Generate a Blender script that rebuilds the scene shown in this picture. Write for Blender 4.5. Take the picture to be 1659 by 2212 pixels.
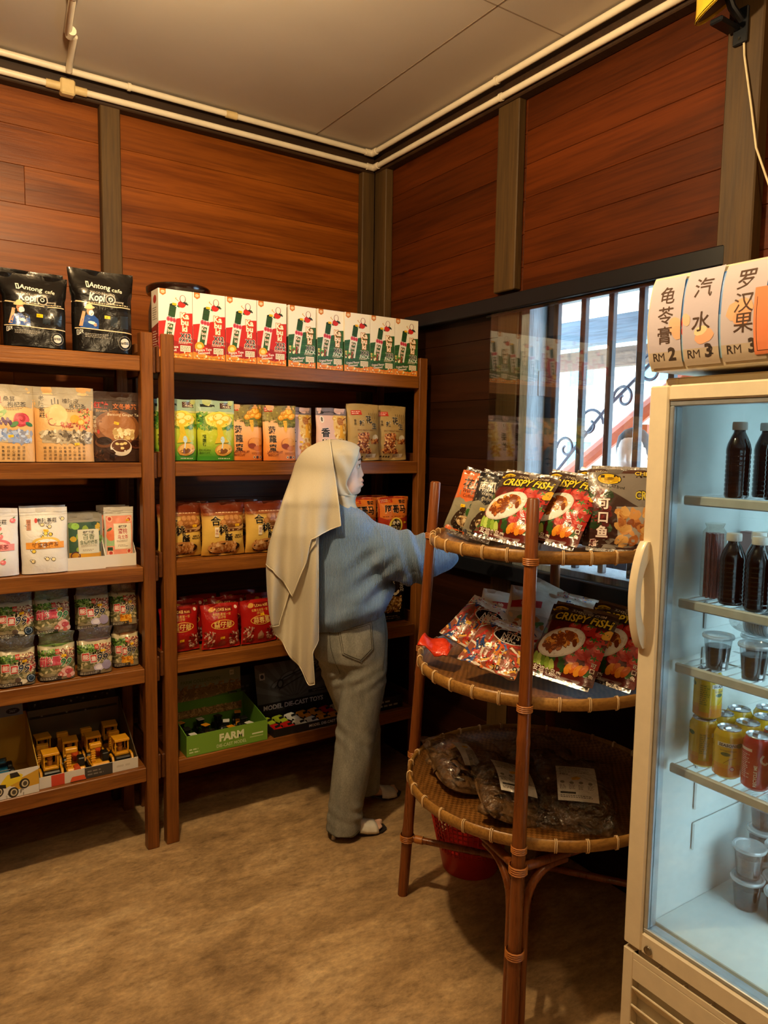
import bpy, bmesh, math, random
import numpy as np
from mathutils import Vector, Matrix, noise
random.seed(7)
for o in list(bpy.data.objects):
    bpy.data.objects.remove(o, do_unlink=True)
SC = bpy.context.scene
COL = SC.collection
PI = math.pi

# ------------------------------------------------------------------ camera, world, lights, exposure
F_PX = 1588.8
YAW, PITCH, ROLL = math.radians(33.724), math.radians(5.368), math.radians(0.880)
cam_d = bpy.data.cameras.new('camera')
cam_d.sensor_fit = 'HORIZONTAL'
cam_d.sensor_width = 36.0
cam_d.lens = 36.0 * F_PX / 1659.0
cam_d.clip_start = 0.05
cam = bpy.data.objects.new('camera', cam_d)
COL.objects.link(cam)
fw = Vector((math.sin(YAW) * math.cos(PITCH), math.cos(YAW) * math.cos(PITCH), -math.sin(PITCH)))
r0 = Vector((math.cos(YAW), -math.sin(YAW), 0))
u0 = r0.cross(fw)
rr = r0 * math.cos(ROLL) + u0 * math.sin(ROLL)
uu = u0 * math.cos(ROLL) - r0 * math.sin(ROLL)
M = Matrix(((rr.x, uu.x, -fw.x, 0), (rr.y, uu.y, -fw.y, 0), (rr.z, uu.z, -fw.z, 1.6), (0, 0, 0, 1)))
cam.matrix_world = M
SC.camera = cam
SC.view_settings.view_transform = 'Standard'
SC.view_settings.look = 'None'
SC.view_settings.gamma = 1.0
SC.view_settings.use_curve_mapping = False
SC.view_settings.exposure = 0.0
SC.cycles.use_denoising = True
SC.cycles.max_bounces = 8
SC.cycles.transparent_max_bounces = 24
SC.cycles.sample_clamp_indirect = 4.0
SC.cycles.caustics_reflective = False
SC.cycles.caustics_refractive = False

world = bpy.data.worlds.new('overcast_sky')
SC.world = world
world.use_nodes = True
wn = world.node_tree
wn.nodes.clear()
w_out = wn.nodes.new('ShaderNodeOutputWorld')
w_bg = wn.nodes.new('ShaderNodeBackground')
w_bg.inputs['Color'].default_value = (0.50, 0.76, 1.0, 1)
w_bg.inputs['Strength'].default_value = 15.0
wn.links.new(w_bg.outputs[0], w_out.inputs[0])


def lamp_light(name, loc, power, color, radius):
    d = bpy.data.lights.new(name, 'POINT')
    d.energy = power
    d.color = color
    d.shadow_soft_size = radius
    o = bpy.data.objects.new(name, d)
    o.location = loc
    COL.objects.link(o)
    return o


WARM = (1.0, 0.72, 0.38)
lamp_light('bulb_and_fill_light', (0.40, 1.63, 2.76), 118, WARM, 0.045)
lamp_light('bulb_and_fill_light', (1.05, 0.10, 2.80), 28, WARM, 0.07)
lamp_light('bulb_and_fill_light', (-1.4, -1.0, 2.80), 16, WARM, 0.08)  # added frontal fill for the goods from behind the camera, no real bulb
sun_d = bpy.data.lights.new('afternoon_sun', 'SUN')
sun_d.energy = 7.0
sun_d.angle = 0.02
sun_d.color = (1.0, 0.96, 0.9)
sun = bpy.data.objects.new('afternoon_sun', sun_d)
sun.rotation_euler = (math.radians(20), math.radians(-48), 0)
COL.objects.link(sun)


# ------------------------------------------------------------------ materials
def lin(c):
    if isinstance(c, str):
        c = c.lstrip('#')
        c = tuple(int(c[i:i + 2], 16) / 255 for i in (0, 2, 4))
    return tuple((x / 12.92) if x <= 0.04045 else ((x + 0.055) / 1.055) ** 2.4 for x in c[:3])


def new_mat(name):
    m = bpy.data.materials.new(name)
    m.use_nodes = True
    nt = m.node_tree
    b = nt.nodes['Principled BSDF']
    return m, nt, b


def N(nt, t, **kw):
    n = nt.nodes.new(t)
    for k, v in kw.items():
        if k in n.inputs:
            n.inputs[k].default_value = v
        else:
            setattr(n, k, v)
    return n


def L(nt, a, b):
    nt.links.new(a, b)


def ramp(nt, fac, stops):
    r = nt.nodes.new('ShaderNodeValToRGB')
    e = r.color_ramp.elements
    while len(e) < len(stops):
        e.new(0.5)
    for i, (p, c) in enumerate(stops):
        e[i].position = p
        e[i].color = (*c, 1)
    if fac is not None:
        L(nt, fac, r.inputs[0])
    return r


def mix_col(nt, fac, a, b, blend='MIX'):
    m = nt.nodes.new('ShaderNodeMix')
    m.data_type = 'RGBA'
    m.blend_type = blend
    for s, v in ((0, fac), (6, a), (7, b)):
        if hasattr(v, 'is_linked'):
            L(nt, v, m.inputs[s])
        else:
            m.inputs[s].default_value = v if s == 0 else (*v, 1)
    return m.outputs[2]


def bump(nt, b, h, strength, dist=0.01):
    n = nt.nodes.new('ShaderNodeBump')
    n.inputs['Strength'].default_value = strength
    n.inputs['Distance'].default_value = dist
    L(nt, h, n.inputs['Height'])
    L(nt, n.outputs[0], b.inputs['Normal'])


def plain(name, col, rough=0.5, metal=0.0, var=0.10, scale=30.0, bmp=0.0, coat=0.0, spec=0.5, trans=0.0, ior=1.45):
    """a plain surface with slight procedural tone variation"""
    m, nt, b = new_mat(name)
    c = lin(col)
    tc = N(nt, 'ShaderNodeTexCoord')
    no = N(nt, 'ShaderNodeTexNoise', Scale=scale, Detail=4.0)
    L(nt, tc.outputs['Object'], no.inputs['Vector'])
    lo = tuple(x * (1 - var) for x in c)
    hi = tuple(min(1, x * (1 + var)) for x in c)
    r = ramp(nt, no.outputs[0], [(0.3, lo), (0.7, hi)])
    L(nt, r.outputs[0], b.inputs['Base Color'])
    b.inputs['Roughness'].default_value = rough
    b.inputs['Metallic'].default_value = metal
    b.inputs['Specular IOR Level'].default_value = spec
    b.inputs['Coat Weight'].default_value = coat
    b.inputs['Coat Roughness'].default_value = 0.1
    b.inputs['Transmission Weight'].default_value = trans
    b.inputs['IOR'].default_value = ior
    if bmp:
        bump(nt, b, no.outputs[0], bmp)
    return m


def wood(name, c1, c2, axis='X', grain=14.0, rough=0.42, plank=0.25, knots=0.0, bmp=0.15, spec=0.4):
    m, nt, b = new_mat(name)
    tc = N(nt, 'ShaderNodeTexCoord')
    geo = N(nt, 'ShaderNodeNewGeometry')
    isl = geo.outputs['Random Per Island']
    off = N(nt, 'ShaderNodeVectorMath', operation='SCALE')
    comb = N(nt, 'ShaderNodeCombineXYZ')
    for i in range(3):
        L(nt, isl, comb.inputs[i])
    L(nt, comb.outputs[0], off.inputs[0])
    off.inputs['Scale'].default_value = 7.3
    add = N(nt, 'ShaderNodeVectorMath', operation='ADD')
    L(nt, tc.outputs['Object'], add.inputs[0])
    L(nt, off.outputs[0], add.inputs[1])
    mp = N(nt, 'ShaderNodeMapping')
    s = [grain, grain, grain]
    s['XYZ'.index(axis)] = grain * 0.075
    mp.inputs['Scale'].default_value = s
    L(nt, add.outputs[0], mp.inputs['Vector'])
    n1 = N(nt, 'ShaderNodeTexNoise', Scale=1.0, Detail=6.0, Roughness=0.6, Distortion=0.6)
    L(nt, mp.outputs[0], n1.inputs['Vector'])
    mp2 = N(nt, 'ShaderNodeMapping')
    s2 = [grain * 9] * 3
    s2['XYZ'.index(axis)] = grain * 0.35
    mp2.inputs['Scale'].default_value = s2
    L(nt, add.outputs[0], mp2.inputs['Vector'])
    n2 = N(nt, 'ShaderNodeTexNoise', Scale=1.0, Detail=3.0, Roughness=0.6)
    L(nt, mp2.outputs[0], n2.inputs['Vector'])
    a, c = lin(c1), lin(c2)
    r = ramp(nt, n1.outputs[0], [(0.28, a), (0.5, tuple((p + q) / 2 for p, q in zip(a, c))), (0.72, c)])
    col = r.outputs[0]
    rp = ramp(nt, n2.outputs[0], [(0.35, (0.62, 0.58, 0.55)), (0.55, (1, 1, 1))])
    col = mix_col(nt, 0.75, col, rp.outputs[0], 'MULTIPLY')
    rpk = ramp(nt, isl, [(0.0, (1 - plank,) * 3), (1.0, (1 + plank * 0.5, 1 + plank * 0.45, 1 + plank * 0.4))])
    col = mix_col(nt, 1.0, col, rpk.outputs[0], 'MULTIPLY')
    if knots:
        mk = N(nt, 'ShaderNodeMapping')
        sk = [4.2] * 3
        sk['XYZ'.index(axis)] = 2.6
        mk.inputs['Scale'].default_value = sk
        L(nt, add.outputs[0], mk.inputs['Vector'])
        wob = N(nt, 'ShaderNodeTexNoise', Scale=9.0, Detail=2.0)
        L(nt, mk.outputs[0], wob.inputs['Vector'])
        mv = N(nt, 'ShaderNodeMix', data_type='VECTOR')
        mv.inputs[0].default_value = 0.10
        L(nt, mk.outputs[0], mv.inputs[4])
        L(nt, wob.outputs['Color'], mv.inputs[5])
        vo = N(nt, 'ShaderNodeTexVoronoi', Scale=1.0)
        L(nt, mv.outputs[1], vo.inputs['Vector'])
        rk = ramp(nt, vo.outputs['Distance'], [(0.03, (0.18, 0.12, 0.1)), (0.12, (0.8, 0.75, 0.7)), (0.17, (1, 1, 1))])
        sel = N(nt, 'ShaderNodeMath', operation='GREATER_THAN')
        L(nt, vo.outputs['Color'], sel.inputs[0])
        sel.inputs[1].default_value = 1 - knots
        col = mix_col(nt, sel.outputs[0], col, mix_col(nt, 1.0, col, rk.outputs[0], 'MULTIPLY'))
    L(nt, col, b.inputs['Base Color'])
    b.inputs['Specular IOR Level'].default_value = spec
    rr_ = N(nt, 'ShaderNodeMapRange')
    L(nt, n1.outputs[0], rr_.inputs[0])
    rr_.inputs[3].default_value = rough - 0.12
    rr_.inputs[4].default_value = rough + 0.15
    L(nt, rr_.outputs[0], b.inputs['Roughness'])
    bump(nt, b, n2.outputs[0], bmp, 0.004)
    return m


def concrete():
    m, nt, b = new_mat('concrete_floor')
    tc = N(nt, 'ShaderNodeTexCoord')
    mp = N(nt, 'ShaderNodeMapping')
    mp.inputs['Rotation'].default_value = (0, 0, 0.25)
    mp.inputs['Scale'].default_value = (1.0, 1.9, 1)
    L(nt, tc.outputs['Object'], mp.inputs['Vector'])
    n1 = N(nt, 'ShaderNodeTexNoise', Scale=2.2, Detail=8.0, Roughness=0.68, Distortion=0.4)
    n2 = N(nt, 'ShaderNodeTexNoise', Scale=13.0, Detail=6.0, Roughness=0.75)
    n3 = N(nt, 'ShaderNodeTexNoise', Scale=46.0, Detail=5.0, Roughness=0.7)
    for n in (n1, n2, n3):
        L(nt, mp.outputs[0], n.inputs['Vector'])
    r1 = ramp(nt, n1.outputs[0], [(0.30, lin('#7f6648')), (0.52, lin('#a88b65')), (0.72, lin('#cdb187'))])
    r2 = ramp(nt, n2.outputs[0], [(0.30, (0.55, 0.51, 0.47)), (0.46, (0.93, 0.92, 0.9)), (0.62, (1.2, 1.18, 1.12))])
    col = mix_col(nt, 1.0, r1.outputs[0], r2.outputs[0], 'MULTIPLY')
    r3 = ramp(nt, n3.outputs[0], [(0.34, (0.78, 0.76, 0.72)), (0.5, (1, 1, 1)), (0.68, (1.22, 1.2, 1.15))])
    col = mix_col(nt, 0.8, col, r3.outputs[0], 'MULTIPLY')
    vo = N(nt, 'ShaderNodeTexVoronoi', Scale=5.5)
    L(nt, tc.outputs['Object'], vo.inputs['Vector'])
    spots = ramp(nt, vo.outputs['Distance'], [(0.018, (0.25, 0.18, 0.14)), (0.034, (1, 1, 1))])
    col = mix_col(nt, 0.8, col, spots.outputs[0], 'MULTIPLY')
    L(nt, col, b.inputs['Base Color'])
    rg = ramp(nt, n2.outputs[0], [(0.3, (0.42,) * 3), (0.7, (0.62,) * 3)])
    L(nt, rg.outputs[0], b.inputs['Roughness'])
    mx = mix_col(nt, 0.4, n2.outputs['Color'], n3.outputs['Color'])
    bump(nt, b, mx, 0.12, 0.01)
    return m


def printed(name, rough, bmp=0.0, coat=0.0, metal=0.0, bscale=40.0, spec=0.5):
    """printed film, card or metal: its ink colours are stored per face in 'ink'"""
    m, nt, b = new_mat(name)
    at = N(nt, 'ShaderNodeAttribute', attribute_name='ink')
    L(nt, at.outputs['Color'], b.inputs['Base Color'])
    b.inputs['Roughness'].default_value = rough
    b.inputs['Metallic'].default_value = metal
    b.inputs['Coat Weight'].default_value = coat
    b.inputs['Coat Roughness'].default_value = 0.08
    b.inputs['Specular IOR Level'].default_value = spec
    if bmp:
        tc = N(nt, 'ShaderNodeTexCoord')
        no = N(nt, 'ShaderNodeTexNoise', Scale=bscale, Detail=3.0, Distortion=0.5)
        L(nt, tc.outputs['Object'], no.inputs['Vector'])
        bump(nt, b, no.outputs[0], bmp, 0.01)
    return m


def clear(name, tint, gloss=0.12, rough=0.05, bmp=0.0, bscale=30.0, haze=0.0):
    """thin clear sheet: mostly see-through, with a mirror-like reflection that grows at grazing angles"""
    m, nt, b = new_mat(name)
    nt.nodes.remove(b)
    out = nt.nodes['Material Output']
    tr = N(nt, 'ShaderNodeBsdfTransparent')
    tr.inputs[0].default_value = (*tint, 1)
    gl = N(nt, 'ShaderNodeBsdfGlossy')
    gl.inputs['Roughness'].default_value = rough
    lw = N(nt, 'ShaderNodeLayerWeight', Blend=0.25)
    mr = N(nt, 'ShaderNodeMapRange')
    L(nt, lw.outputs['Facing'], mr.inputs[0])
    mr.inputs[3].default_value = gloss
    mr.inputs[4].default_value = min(0.9, gloss + 0.55)
    mx = N(nt, 'ShaderNodeMixShader')
    L(nt, mr.outputs[0], mx.inputs[0])
    L(nt, tr.outputs[0], mx.inputs[1])
    L(nt, gl.outputs[0], mx.inputs[2])
    res = mx.outputs[0]
    if haze:
        df = N(nt, 'ShaderNodeBsdfDiffuse')
        df.inputs[0].default_value = (0.85, 0.87, 0.88, 1)
        m2 = N(nt, 'ShaderNodeMixShader')
        m2.inputs[0].default_value = haze
        L(nt, res, m2.inputs[1])
        L(nt, df.outputs[0], m2.inputs[2])
        res = m2.outputs[0]
    L(nt, res, out.inputs[0])
    if bmp:
        tc = N(nt, 'ShaderNodeTexCoord')
        no = N(nt, 'ShaderNodeTexNoise', Scale=bscale, Detail=4.0, Distortion=1.0)
        L(nt, tc.outputs['Object'], no.inputs['Vector'])
        bp = N(nt, 'ShaderNodeBump', Strength=bmp, Distance=0.02)
        L(nt, no.outputs[0], bp.inputs['Height'])
        L(nt, bp.outputs[0], gl.inputs['Normal'])
        L(nt, bp.outputs[0], lw.inputs['Normal'])
    return m


MT = {}
MT['plank_back'] = wood('plank_wood_back', '#592604', '#9a5313', 'X', 9.0, 0.40, 0.22, knots=0.16, spec=0.22)
MT['plank_right'] = wood('plank_wood_right', '#3a1702', '#652c06', 'Y', 8.0, 0.5, 0.22, knots=0.5, spec=0.15)
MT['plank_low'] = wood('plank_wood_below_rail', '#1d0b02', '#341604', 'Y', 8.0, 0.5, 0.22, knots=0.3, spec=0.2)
MT['stud'] = wood('stud_wood', '#3c2a10', '#5c421c', 'Z', 12.0, 0.6, 0.1)
MT['stud_beam'] = wood('beam_wood', '#2a1807', '#40270d', 'X', 12.0, 0.6, 0.1)
MT['shelf_x'] = wood('shelf_wood_lengthwise', '#6b3a12', '#9a5f24', 'X', 20.0, 0.36, 0.12, bmp=0.25)
MT['shelf_z'] = wood('shelf_wood_upright', '#693812', '#935a22', 'Z', 22.0, 0.36, 0.12, bmp=0.25)
MT['shelf_y'] = wood('shelf_wood_crosswise', '#4d270c', '#6b3c14', 'Y', 20.0, 0.4, 0.12)
MT['floor'] = concrete()
MT['ceiling'] = plain('ceiling_board', '#c3b6a6', 0.8, var=0.05, scale=2.0)
MT['seam'] = plain('ceiling_seam', '#8d7a68', 0.9)
MT['pvc'] = plain('pvc_pipe', '#e6d9c0', 0.35, var=0.08, scale=9.0)
MT['pvc_old'] = plain('pvc_joint', '#d3b984', 0.45)
MT['black_metal'] = plain('black_painted_metal', '#11141a', 0.35)
MT['bar_metal'] = plain('brown_painted_bar', '#3a2a26', 0.4)
MT['jamb'] = wood('rough_painted_jamb', '#8f8f93', '#b5b6ba', 'Z', 30.0, 0.55, 0.05, bmp=0.6)
MT['glass'] = clear('window_glass', (0.93, 0.97, 0.98), 0.03, 0.02)
MT['fridge_glass'] = clear('fridge_glass', (0.90, 0.96, 0.98), 0.07, 0.01)
MT['film_clear'] = clear('clear_film', (0.90, 0.87, 0.82), 0.035, 0.10, bmp=1.0, bscale=28.0)
MT['film_hazy'] = clear('hazy_film', (0.93, 0.93, 0.93), 0.10, 0.14, bmp=0.7, bscale=26.0, haze=0.10)
MT['print_matte'] = printed('printed_matte_film', 0.45, 0.35, bscale=24.0)
MT['print_gloss'] = printed('printed_glossy_film', 0.24, 0.34, bscale=26.0)
MT['print_card'] = printed('printed_card', 0.42, 0.0)
MT['print_can'] = printed('printed_can', 0.22, 0.0, coat=0.4, metal=0.0)
MT['print_paper'] = printed('printed_paper', 0.75, 0.05)


# ------------------------------------------------------------------ mesh building
class MB:
    def __init__(s):
        s.v, s.f, s.m, s.c = [], [], [], []

    def add(s, vs, fs, mat=0, col=None):
        b = len(s.v)
        s.v += [tuple(v) for v in vs]
        for i, f in enumerate(fs):
            s.f.append(tuple(b + k for k in f))
            s.m.append(mat)
            s.c.append(col)
        return s

    def box(s, x0, x1, y0, y1, z0, z1, b=0.0, mat=0, col=None, mtx=None):
        if x0 > x1: x0, x1 = x1, x0
        if y0 > y1: y0, y1 = y1, y0
        if z0 > z1: z0, z1 = z1, z0
        X, Y, Z = (x0, x1), (y0, y1), (z0, z1)
        b = min(b, (x1 - x0) * .45, (y1 - y0) * .45, (z1 - z0) * .45)
        if b <= 0:
            vs = [(X[i], Y[j], Z[k]) for i in (0, 1) for j in (0, 1) for k in (0, 1)]
            fs = [(0, 1, 3, 2), (4, 6, 7, 5), (0, 4, 5, 1), (2, 3, 7, 6), (0, 2, 6, 4), (1, 5, 7, 3)]
        else:
            vs, idx = [], {}
            for i in (0, 1):
                for j in (0, 1):
                    for k in (0, 1):
                        for ax in range(3):
                            p = [X[i], Y[j], Z[k]]
                            sg = [1 if q == 0 else -1 for q in (i, j, k)]
                            for a in range(3):
                                if a != ax:
                                    p[a] += sg[a] * b
                            idx[(i, j, k, ax)] = len(vs)
                            vs.append(tuple(p))
            fs = []
            for ax in range(3):
                o = [a for a in range(3) if a != ax]
                for sd in (0, 1):
                    q = []
                    for (p, r) in ((0, 0), (1, 0), (1, 1), (0, 1)):
                        ijk = [0, 0, 0]
                        ijk[ax], ijk[o[0]], ijk[o[1]] = sd, p, r
                        q.append(idx[(*ijk, ax)])
                    fs.append(tuple(q))
            for ax in range(3):
                o = [a for a in range(3) if a != ax]
                for p in (0, 1):
                    for r in (0, 1):
                        e = []
                        for sd in (0, 1):
                            ijk = [0, 0, 0]
                            ijk[ax], ijk[o[0]], ijk[o[1]] = sd, p, r
                            e.append((idx[(*ijk, o[0])], idx[(*ijk, o[1])]))
                        fs.append((e[0][0], e[1][0], e[1][1], e[0][1]))
            for i in (0, 1):
                for j in (0, 1):
                    for k in (0, 1):
                        fs.append(tuple(idx[(i, j, k, a)] for a in range(3)))
        if mtx is not None:
            vs = [tuple(mtx @ Vector(v)) for v in vs]
        return s.add(vs, fs, mat, col)

    def rings(s, rings, mat=0, col=None, closed=True, cap0=True, cap1=True):
        n = len(rings[0])
        vs = [p for r in rings for p in r]
        fs = []
        for i in range(len(rings) - 1):
            for j in range(n if closed else n - 1):
                k = (j + 1) % n
                fs.append((i * n + j, i * n + k, (i + 1) * n + k, (i + 1) * n + j))
        if cap0: fs.append(tuple(range(n - 1, -1, -1)))
        if cap1: fs.append(tuple((len(rings) - 1) * n + j for j in range(n)))
        return s.add(vs, fs, mat, col)

    def tube(s, pts, r, n=8, mat=0, col=None, cap=True):
        pts = [Vector(p) for p in pts]
        rad = r if isinstance(r, (list, tuple)) else [r] * len(pts)
        up = None
        rings = []
        for i, p in enumerate(pts):
            a, b = pts[max(i - 1, 0)], pts[min(i + 1, len(pts) - 1)]
            t = (b - a)
            t = t.normalized() if t.length > 1e-9 else Vector((0, 0, 1))
            if up is None:
                up = t.orthogonal().normalized()
            up = (up - t * up.dot(t))
            up = up.normalized() if up.length > 1e-6 else t.orthogonal().normalized()
            w = t.cross(up)
            rings.append([p + (up * math.cos(2 * PI * k / n) + w * math.sin(2 * PI * k / n)) * rad[i] for k in range(n)])
        return s.rings(rings, mat, col, True, cap, cap)

    def lathe(s, prof, n=24, mat=0, col=None, c=(0, 0, 0), cap=True, cols=None):
        rings = [[(c[0] + r * math.cos(2 * PI * k / n), c[1] + r * math.sin(2 * PI * k / n), c[2] + z) for k in range(n)] for r, z in prof]
        if cols:
            for i in range(len(rings) - 1):
                s.rings([rings[i], rings[i + 1]], mat, cols[i], True, False, False)
            return s
        return s.rings(rings, mat, col, True, cap, cap)

    def ball(s, c, r, nu=12, nv=8, mat=0, col=None, sc=(1, 1, 1)):
        rings = []
        for i in range(nv + 1):
            t = PI * i / nv
            q = max(math.sin(t), 1e-3) * r
            rings.append([(c[0] + q * math.cos(2 * PI * k / nu) * sc[0], c[1] + q * math.sin(2 * PI * k / nu) * sc[1], c[2] - math.cos(t) * r * sc[2]) for k in range(nu)])
        return s.rings(rings, mat, col)

    def mesh(s, name, mats, smooth=35):
        me = bpy.data.meshes.new(name)
        me.from_pydata(s.v, [], s.f)
        for m in mats:
            me.materials.append(m)
        me.polygons.foreach_set('material_index', s.m)
        if any(c is not None for c in s.c):
            at = me.color_attributes.new('ink', 'FLOAT_COLOR', 'CORNER')
            arr = []
            for f, c in zip(s.f, s.c):
                if c is None: c = (0.5, 0.5, 0.5)
                if isinstance(c, list):
                    for q in c: arr += [*q, 1.0]
                else:
                    arr += [c[0], c[1], c[2], 1.0] * len(f)
            at.data.foreach_set('color', arr)
        bm = bmesh.new()
        bm.from_mesh(me)
        bmesh.ops.recalc_face_normals(bm, faces=bm.faces)
        bm.to_mesh(me)
        bm.free()
        if smooth:
            me.polygons.foreach_set('use_smooth', [True] * len(me.polygons))
            me.set_sharp_from_angle(angle=math.radians(smooth))
        return me

    def build(s, name, mats, parent=None, smooth=35):
        if not isinstance(mats, (list, tuple)): mats = [mats]
        return link(name, s.mesh(name, mats, smooth), parent)


def link(name, data, parent=None):
    o = bpy.data.objects.new(name, data)
    COL.objects.link(o)
    if parent: o.parent = parent
    return o


def tag(o, label=None, cat=None, group=None, kind=None):
    if label: o['label'] = label
    if cat: o['category'] = cat
    if group: o['group'] = group
    if kind: o['kind'] = kind
    return o


def thing(name, label, cat, loc=(0, 0, 0), rz=0.0, group=None, rot=None):
    o = bpy.data.objects.new(name, None)
    COL.objects.link(o)
    o.empty_display_size = 0.05
    o.location = loc
    o.rotation_euler = rot if rot else (0, 0, rz)
    return tag(o, label, cat, group)


def dup(src, loc=None, rot=None, label=None, group=None, scale=None):
    def rec(o, par):
        c = o.copy()
        COL.objects.link(c)
        c.parent = par
        for ch in o.children: rec(ch, c)
        return c
    r = rec(src, None)
    if loc is not None: r.location = loc
    if rot is not None: r.rotation_euler = rot if isinstance(rot, (tuple, list)) else (0, 0, rot)
    if scale is not None: r.scale = (scale,) * 3 if not isinstance(scale, tuple) else scale
    if label: r['label'] = label
    if group: r['group'] = group
    return r


def struct(name, mb, mats, smooth=35, label=None, cat=None):
    o = mb.build(name, mats, None, smooth)
    o['kind'] = 'structure'
    if label: tag(o, label, cat)
    return o
# ------------------------------------------------------------------ the setting
YB, XR, ZC = 3.30, 2.13, 3.05
XL, YF = -2.6, -2.6
b = MB(); b.box(XL - .1, XR + .25, YF - .1, YB + .1, -0.12, 0)
struct('floor', b, MT['floor'], label='bare brown concrete shop floor, mottled and stained', cat='floor')
b = MB(); b.box(XL - .1, XR + .25, YF - .1, YB + .1, ZC, ZC + 0.1)
struct('ceiling', b, MT['ceiling'], label='grey brown flat ceiling boards', cat='ceiling')
b = MB()
for (x0, x1, y0, y1) in ((1.725, 1.729, YF, YB), (0.2, 0.204, YF, 1.9), (XL, XR, 1.955, 1.960), (XL, XR, -0.3, -0.296)):
    b.box(x0, x1, y0, y1, ZC - 0.0012, ZC + 0.002)
struct('trim_1', b, MT['seam'], label='thin seams between the ceiling boards', cat='ceiling seam')


def planks(b, lo, hi, z0, z1, step, axis, face, thick, seed, splits=()):
    rnd = random.Random(seed)
    z = z0
    while z < z1 - 1e-4:
        zt = min(z + step, z1)
        cuts = [lo, hi]
        if hi - lo > 1.5:
            cuts.insert(1, lo + (hi - lo) * rnd.uniform(.3, .7))
        for a, c in zip(cuts, cuts[1:]):
            if axis == 'x':
                b.box(a + .0003, c - .0003, face, face + thick, z + .0003, zt - .0003, 0.0012)
            else:
                b.box(face, face + thick, a + .0003, c - .0003, z + .0004, zt - .0004, 0.0015)
        z = zt


b = MB()
planks(b, XL, XR + .02, 0, ZC, 0.148, 'x', YB, 0.02, 3)
b.box(XL, XR + .2, YB + .019, YB + .06, 0, ZC)
struct('wall_back', b, MT['plank_back'], label='orange brown varnished plank wall behind the shelves', cat='wall')
# window opening in the right wall
WY0, WY1, WZ0, WZ1 = 1.35, 2.215, 1.12, 2.16
b = MB()
planks(b, WY1, YB, 0, WZ1 + .02, 0.128, 'y', XR, 0.02, 5)
planks(b, WY0, WY1, 0, WZ0, 0.128, 'y', XR, 0.02, 6)
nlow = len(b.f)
planks(b, WY1, YB, WZ1 + .02, ZC, 0.128, 'y', XR, 0.02, 15)
planks(b, WY0, WY1, WZ1 + .03, ZC, 0.128, 'y', XR, 0.02, 7)
planks(b, YF, WY0, 0, ZC, 0.128, 'y', XR, 0.02, 8)
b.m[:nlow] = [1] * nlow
b.box(XR + .019, XR + .07, WY1, YB + .06, 0, ZC)
b.box(XR + .019, XR + .07, WY0, WY1, 0, WZ0)
b.box(XR + .019, XR + .07, WY0, WY1, WZ1 + .03, ZC)
b.box(XR + .019, XR + .07, YF, WY0, 0, ZC)
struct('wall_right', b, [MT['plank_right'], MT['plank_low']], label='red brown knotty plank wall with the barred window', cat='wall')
b = MB(); planks(b, YF, YB, 0, ZC, 0.15, 'y', XL - .02, 0.02, 9); b.box(XL - .08, XL - .021, YF - .1, YB + .06, 0, ZC)
struct('wall_left', b, MT['plank_right'])
b = MB(); planks(b, XL, XR, 0, ZC, 0.15, 'x', YF - .02, 0.02, 10); b.box(XL - .08, XR + .1, YF - .08, YF - .021, 0, ZC)
struct('wall_front', b, MT['plank_back'])


def stud(n, x0, x1, y0, y1, label, z0=0, z1=ZC - 0.005, m='stud'):
    q = MB(); q.box(x0, x1, y0, y1, z0, z1, 0.004)
    return struct('trim_%d' % n, q, MT[m], label=label, cat='wall post')


stud(2, 0.755, 0.835, YB - .045, YB - .001, 'brown timber post on the back wall above the left shelf unit')
stud(3, 2.015, 2.088, YB - .045, YB - .001, 'brown timber corner post on the back wall side')
stud(4, XR - .045, XR - .001, YB - .15, YB - .047, 'brown timber corner post on the window wall side')
stud(5, XR - .040, XR - .001, 2.223, 2.345, 'brown timber post on the window wall, above the left end of the window', WZ1 + .06)
stud(6, XR - .050, XR - .001, 1.235, 1.345, 'brown timber post right of the window, below the yellow lamp')
stud(7, -0.80, -0.72, YB - .045, YB - .001, 'brown timber post at the far left of the back wall')
stud(8, XR - .010, XR - .001, 2.223, 2.345, 'lower length of timber post behind the window glass', 0, WZ1)
b = MB(); b.box(XL, XR - .05, YB - .05, YB - .001, ZC - .10, ZC - .004, .004)
struct('trim_9', b, MT['stud_beam'], label='dark brown beam along the top of the back wall', cat='beam')
b = MB(); b.box(XR - .05, XR - .001, YF, YB - .05, ZC - .10, ZC - .004, .004)
struct('trim_10', b, MT['stud_beam'], label='dark brown beam along the top of the window wall', cat='beam')

# window_1: jambs, sill, rail, bars, pane
w = thing('window_1', 'barred window with black slide rail and clear pane', 'window', (XR, (WY0 + WY1) / 2, WZ0))
w['kind'] = 'structure'
cy = (WY0 + WY1) / 2


def wpart(name, boxes, m, bev=0.002):
    q = MB()
    for (x0, x1, y0, y1, z0, z1) in boxes:
        q.box(x0 - XR, x1 - XR, y0 - cy, y1 - cy, z0 - WZ0, z1 - WZ0, bev)
    return q.build(name, MT[m], w)


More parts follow.
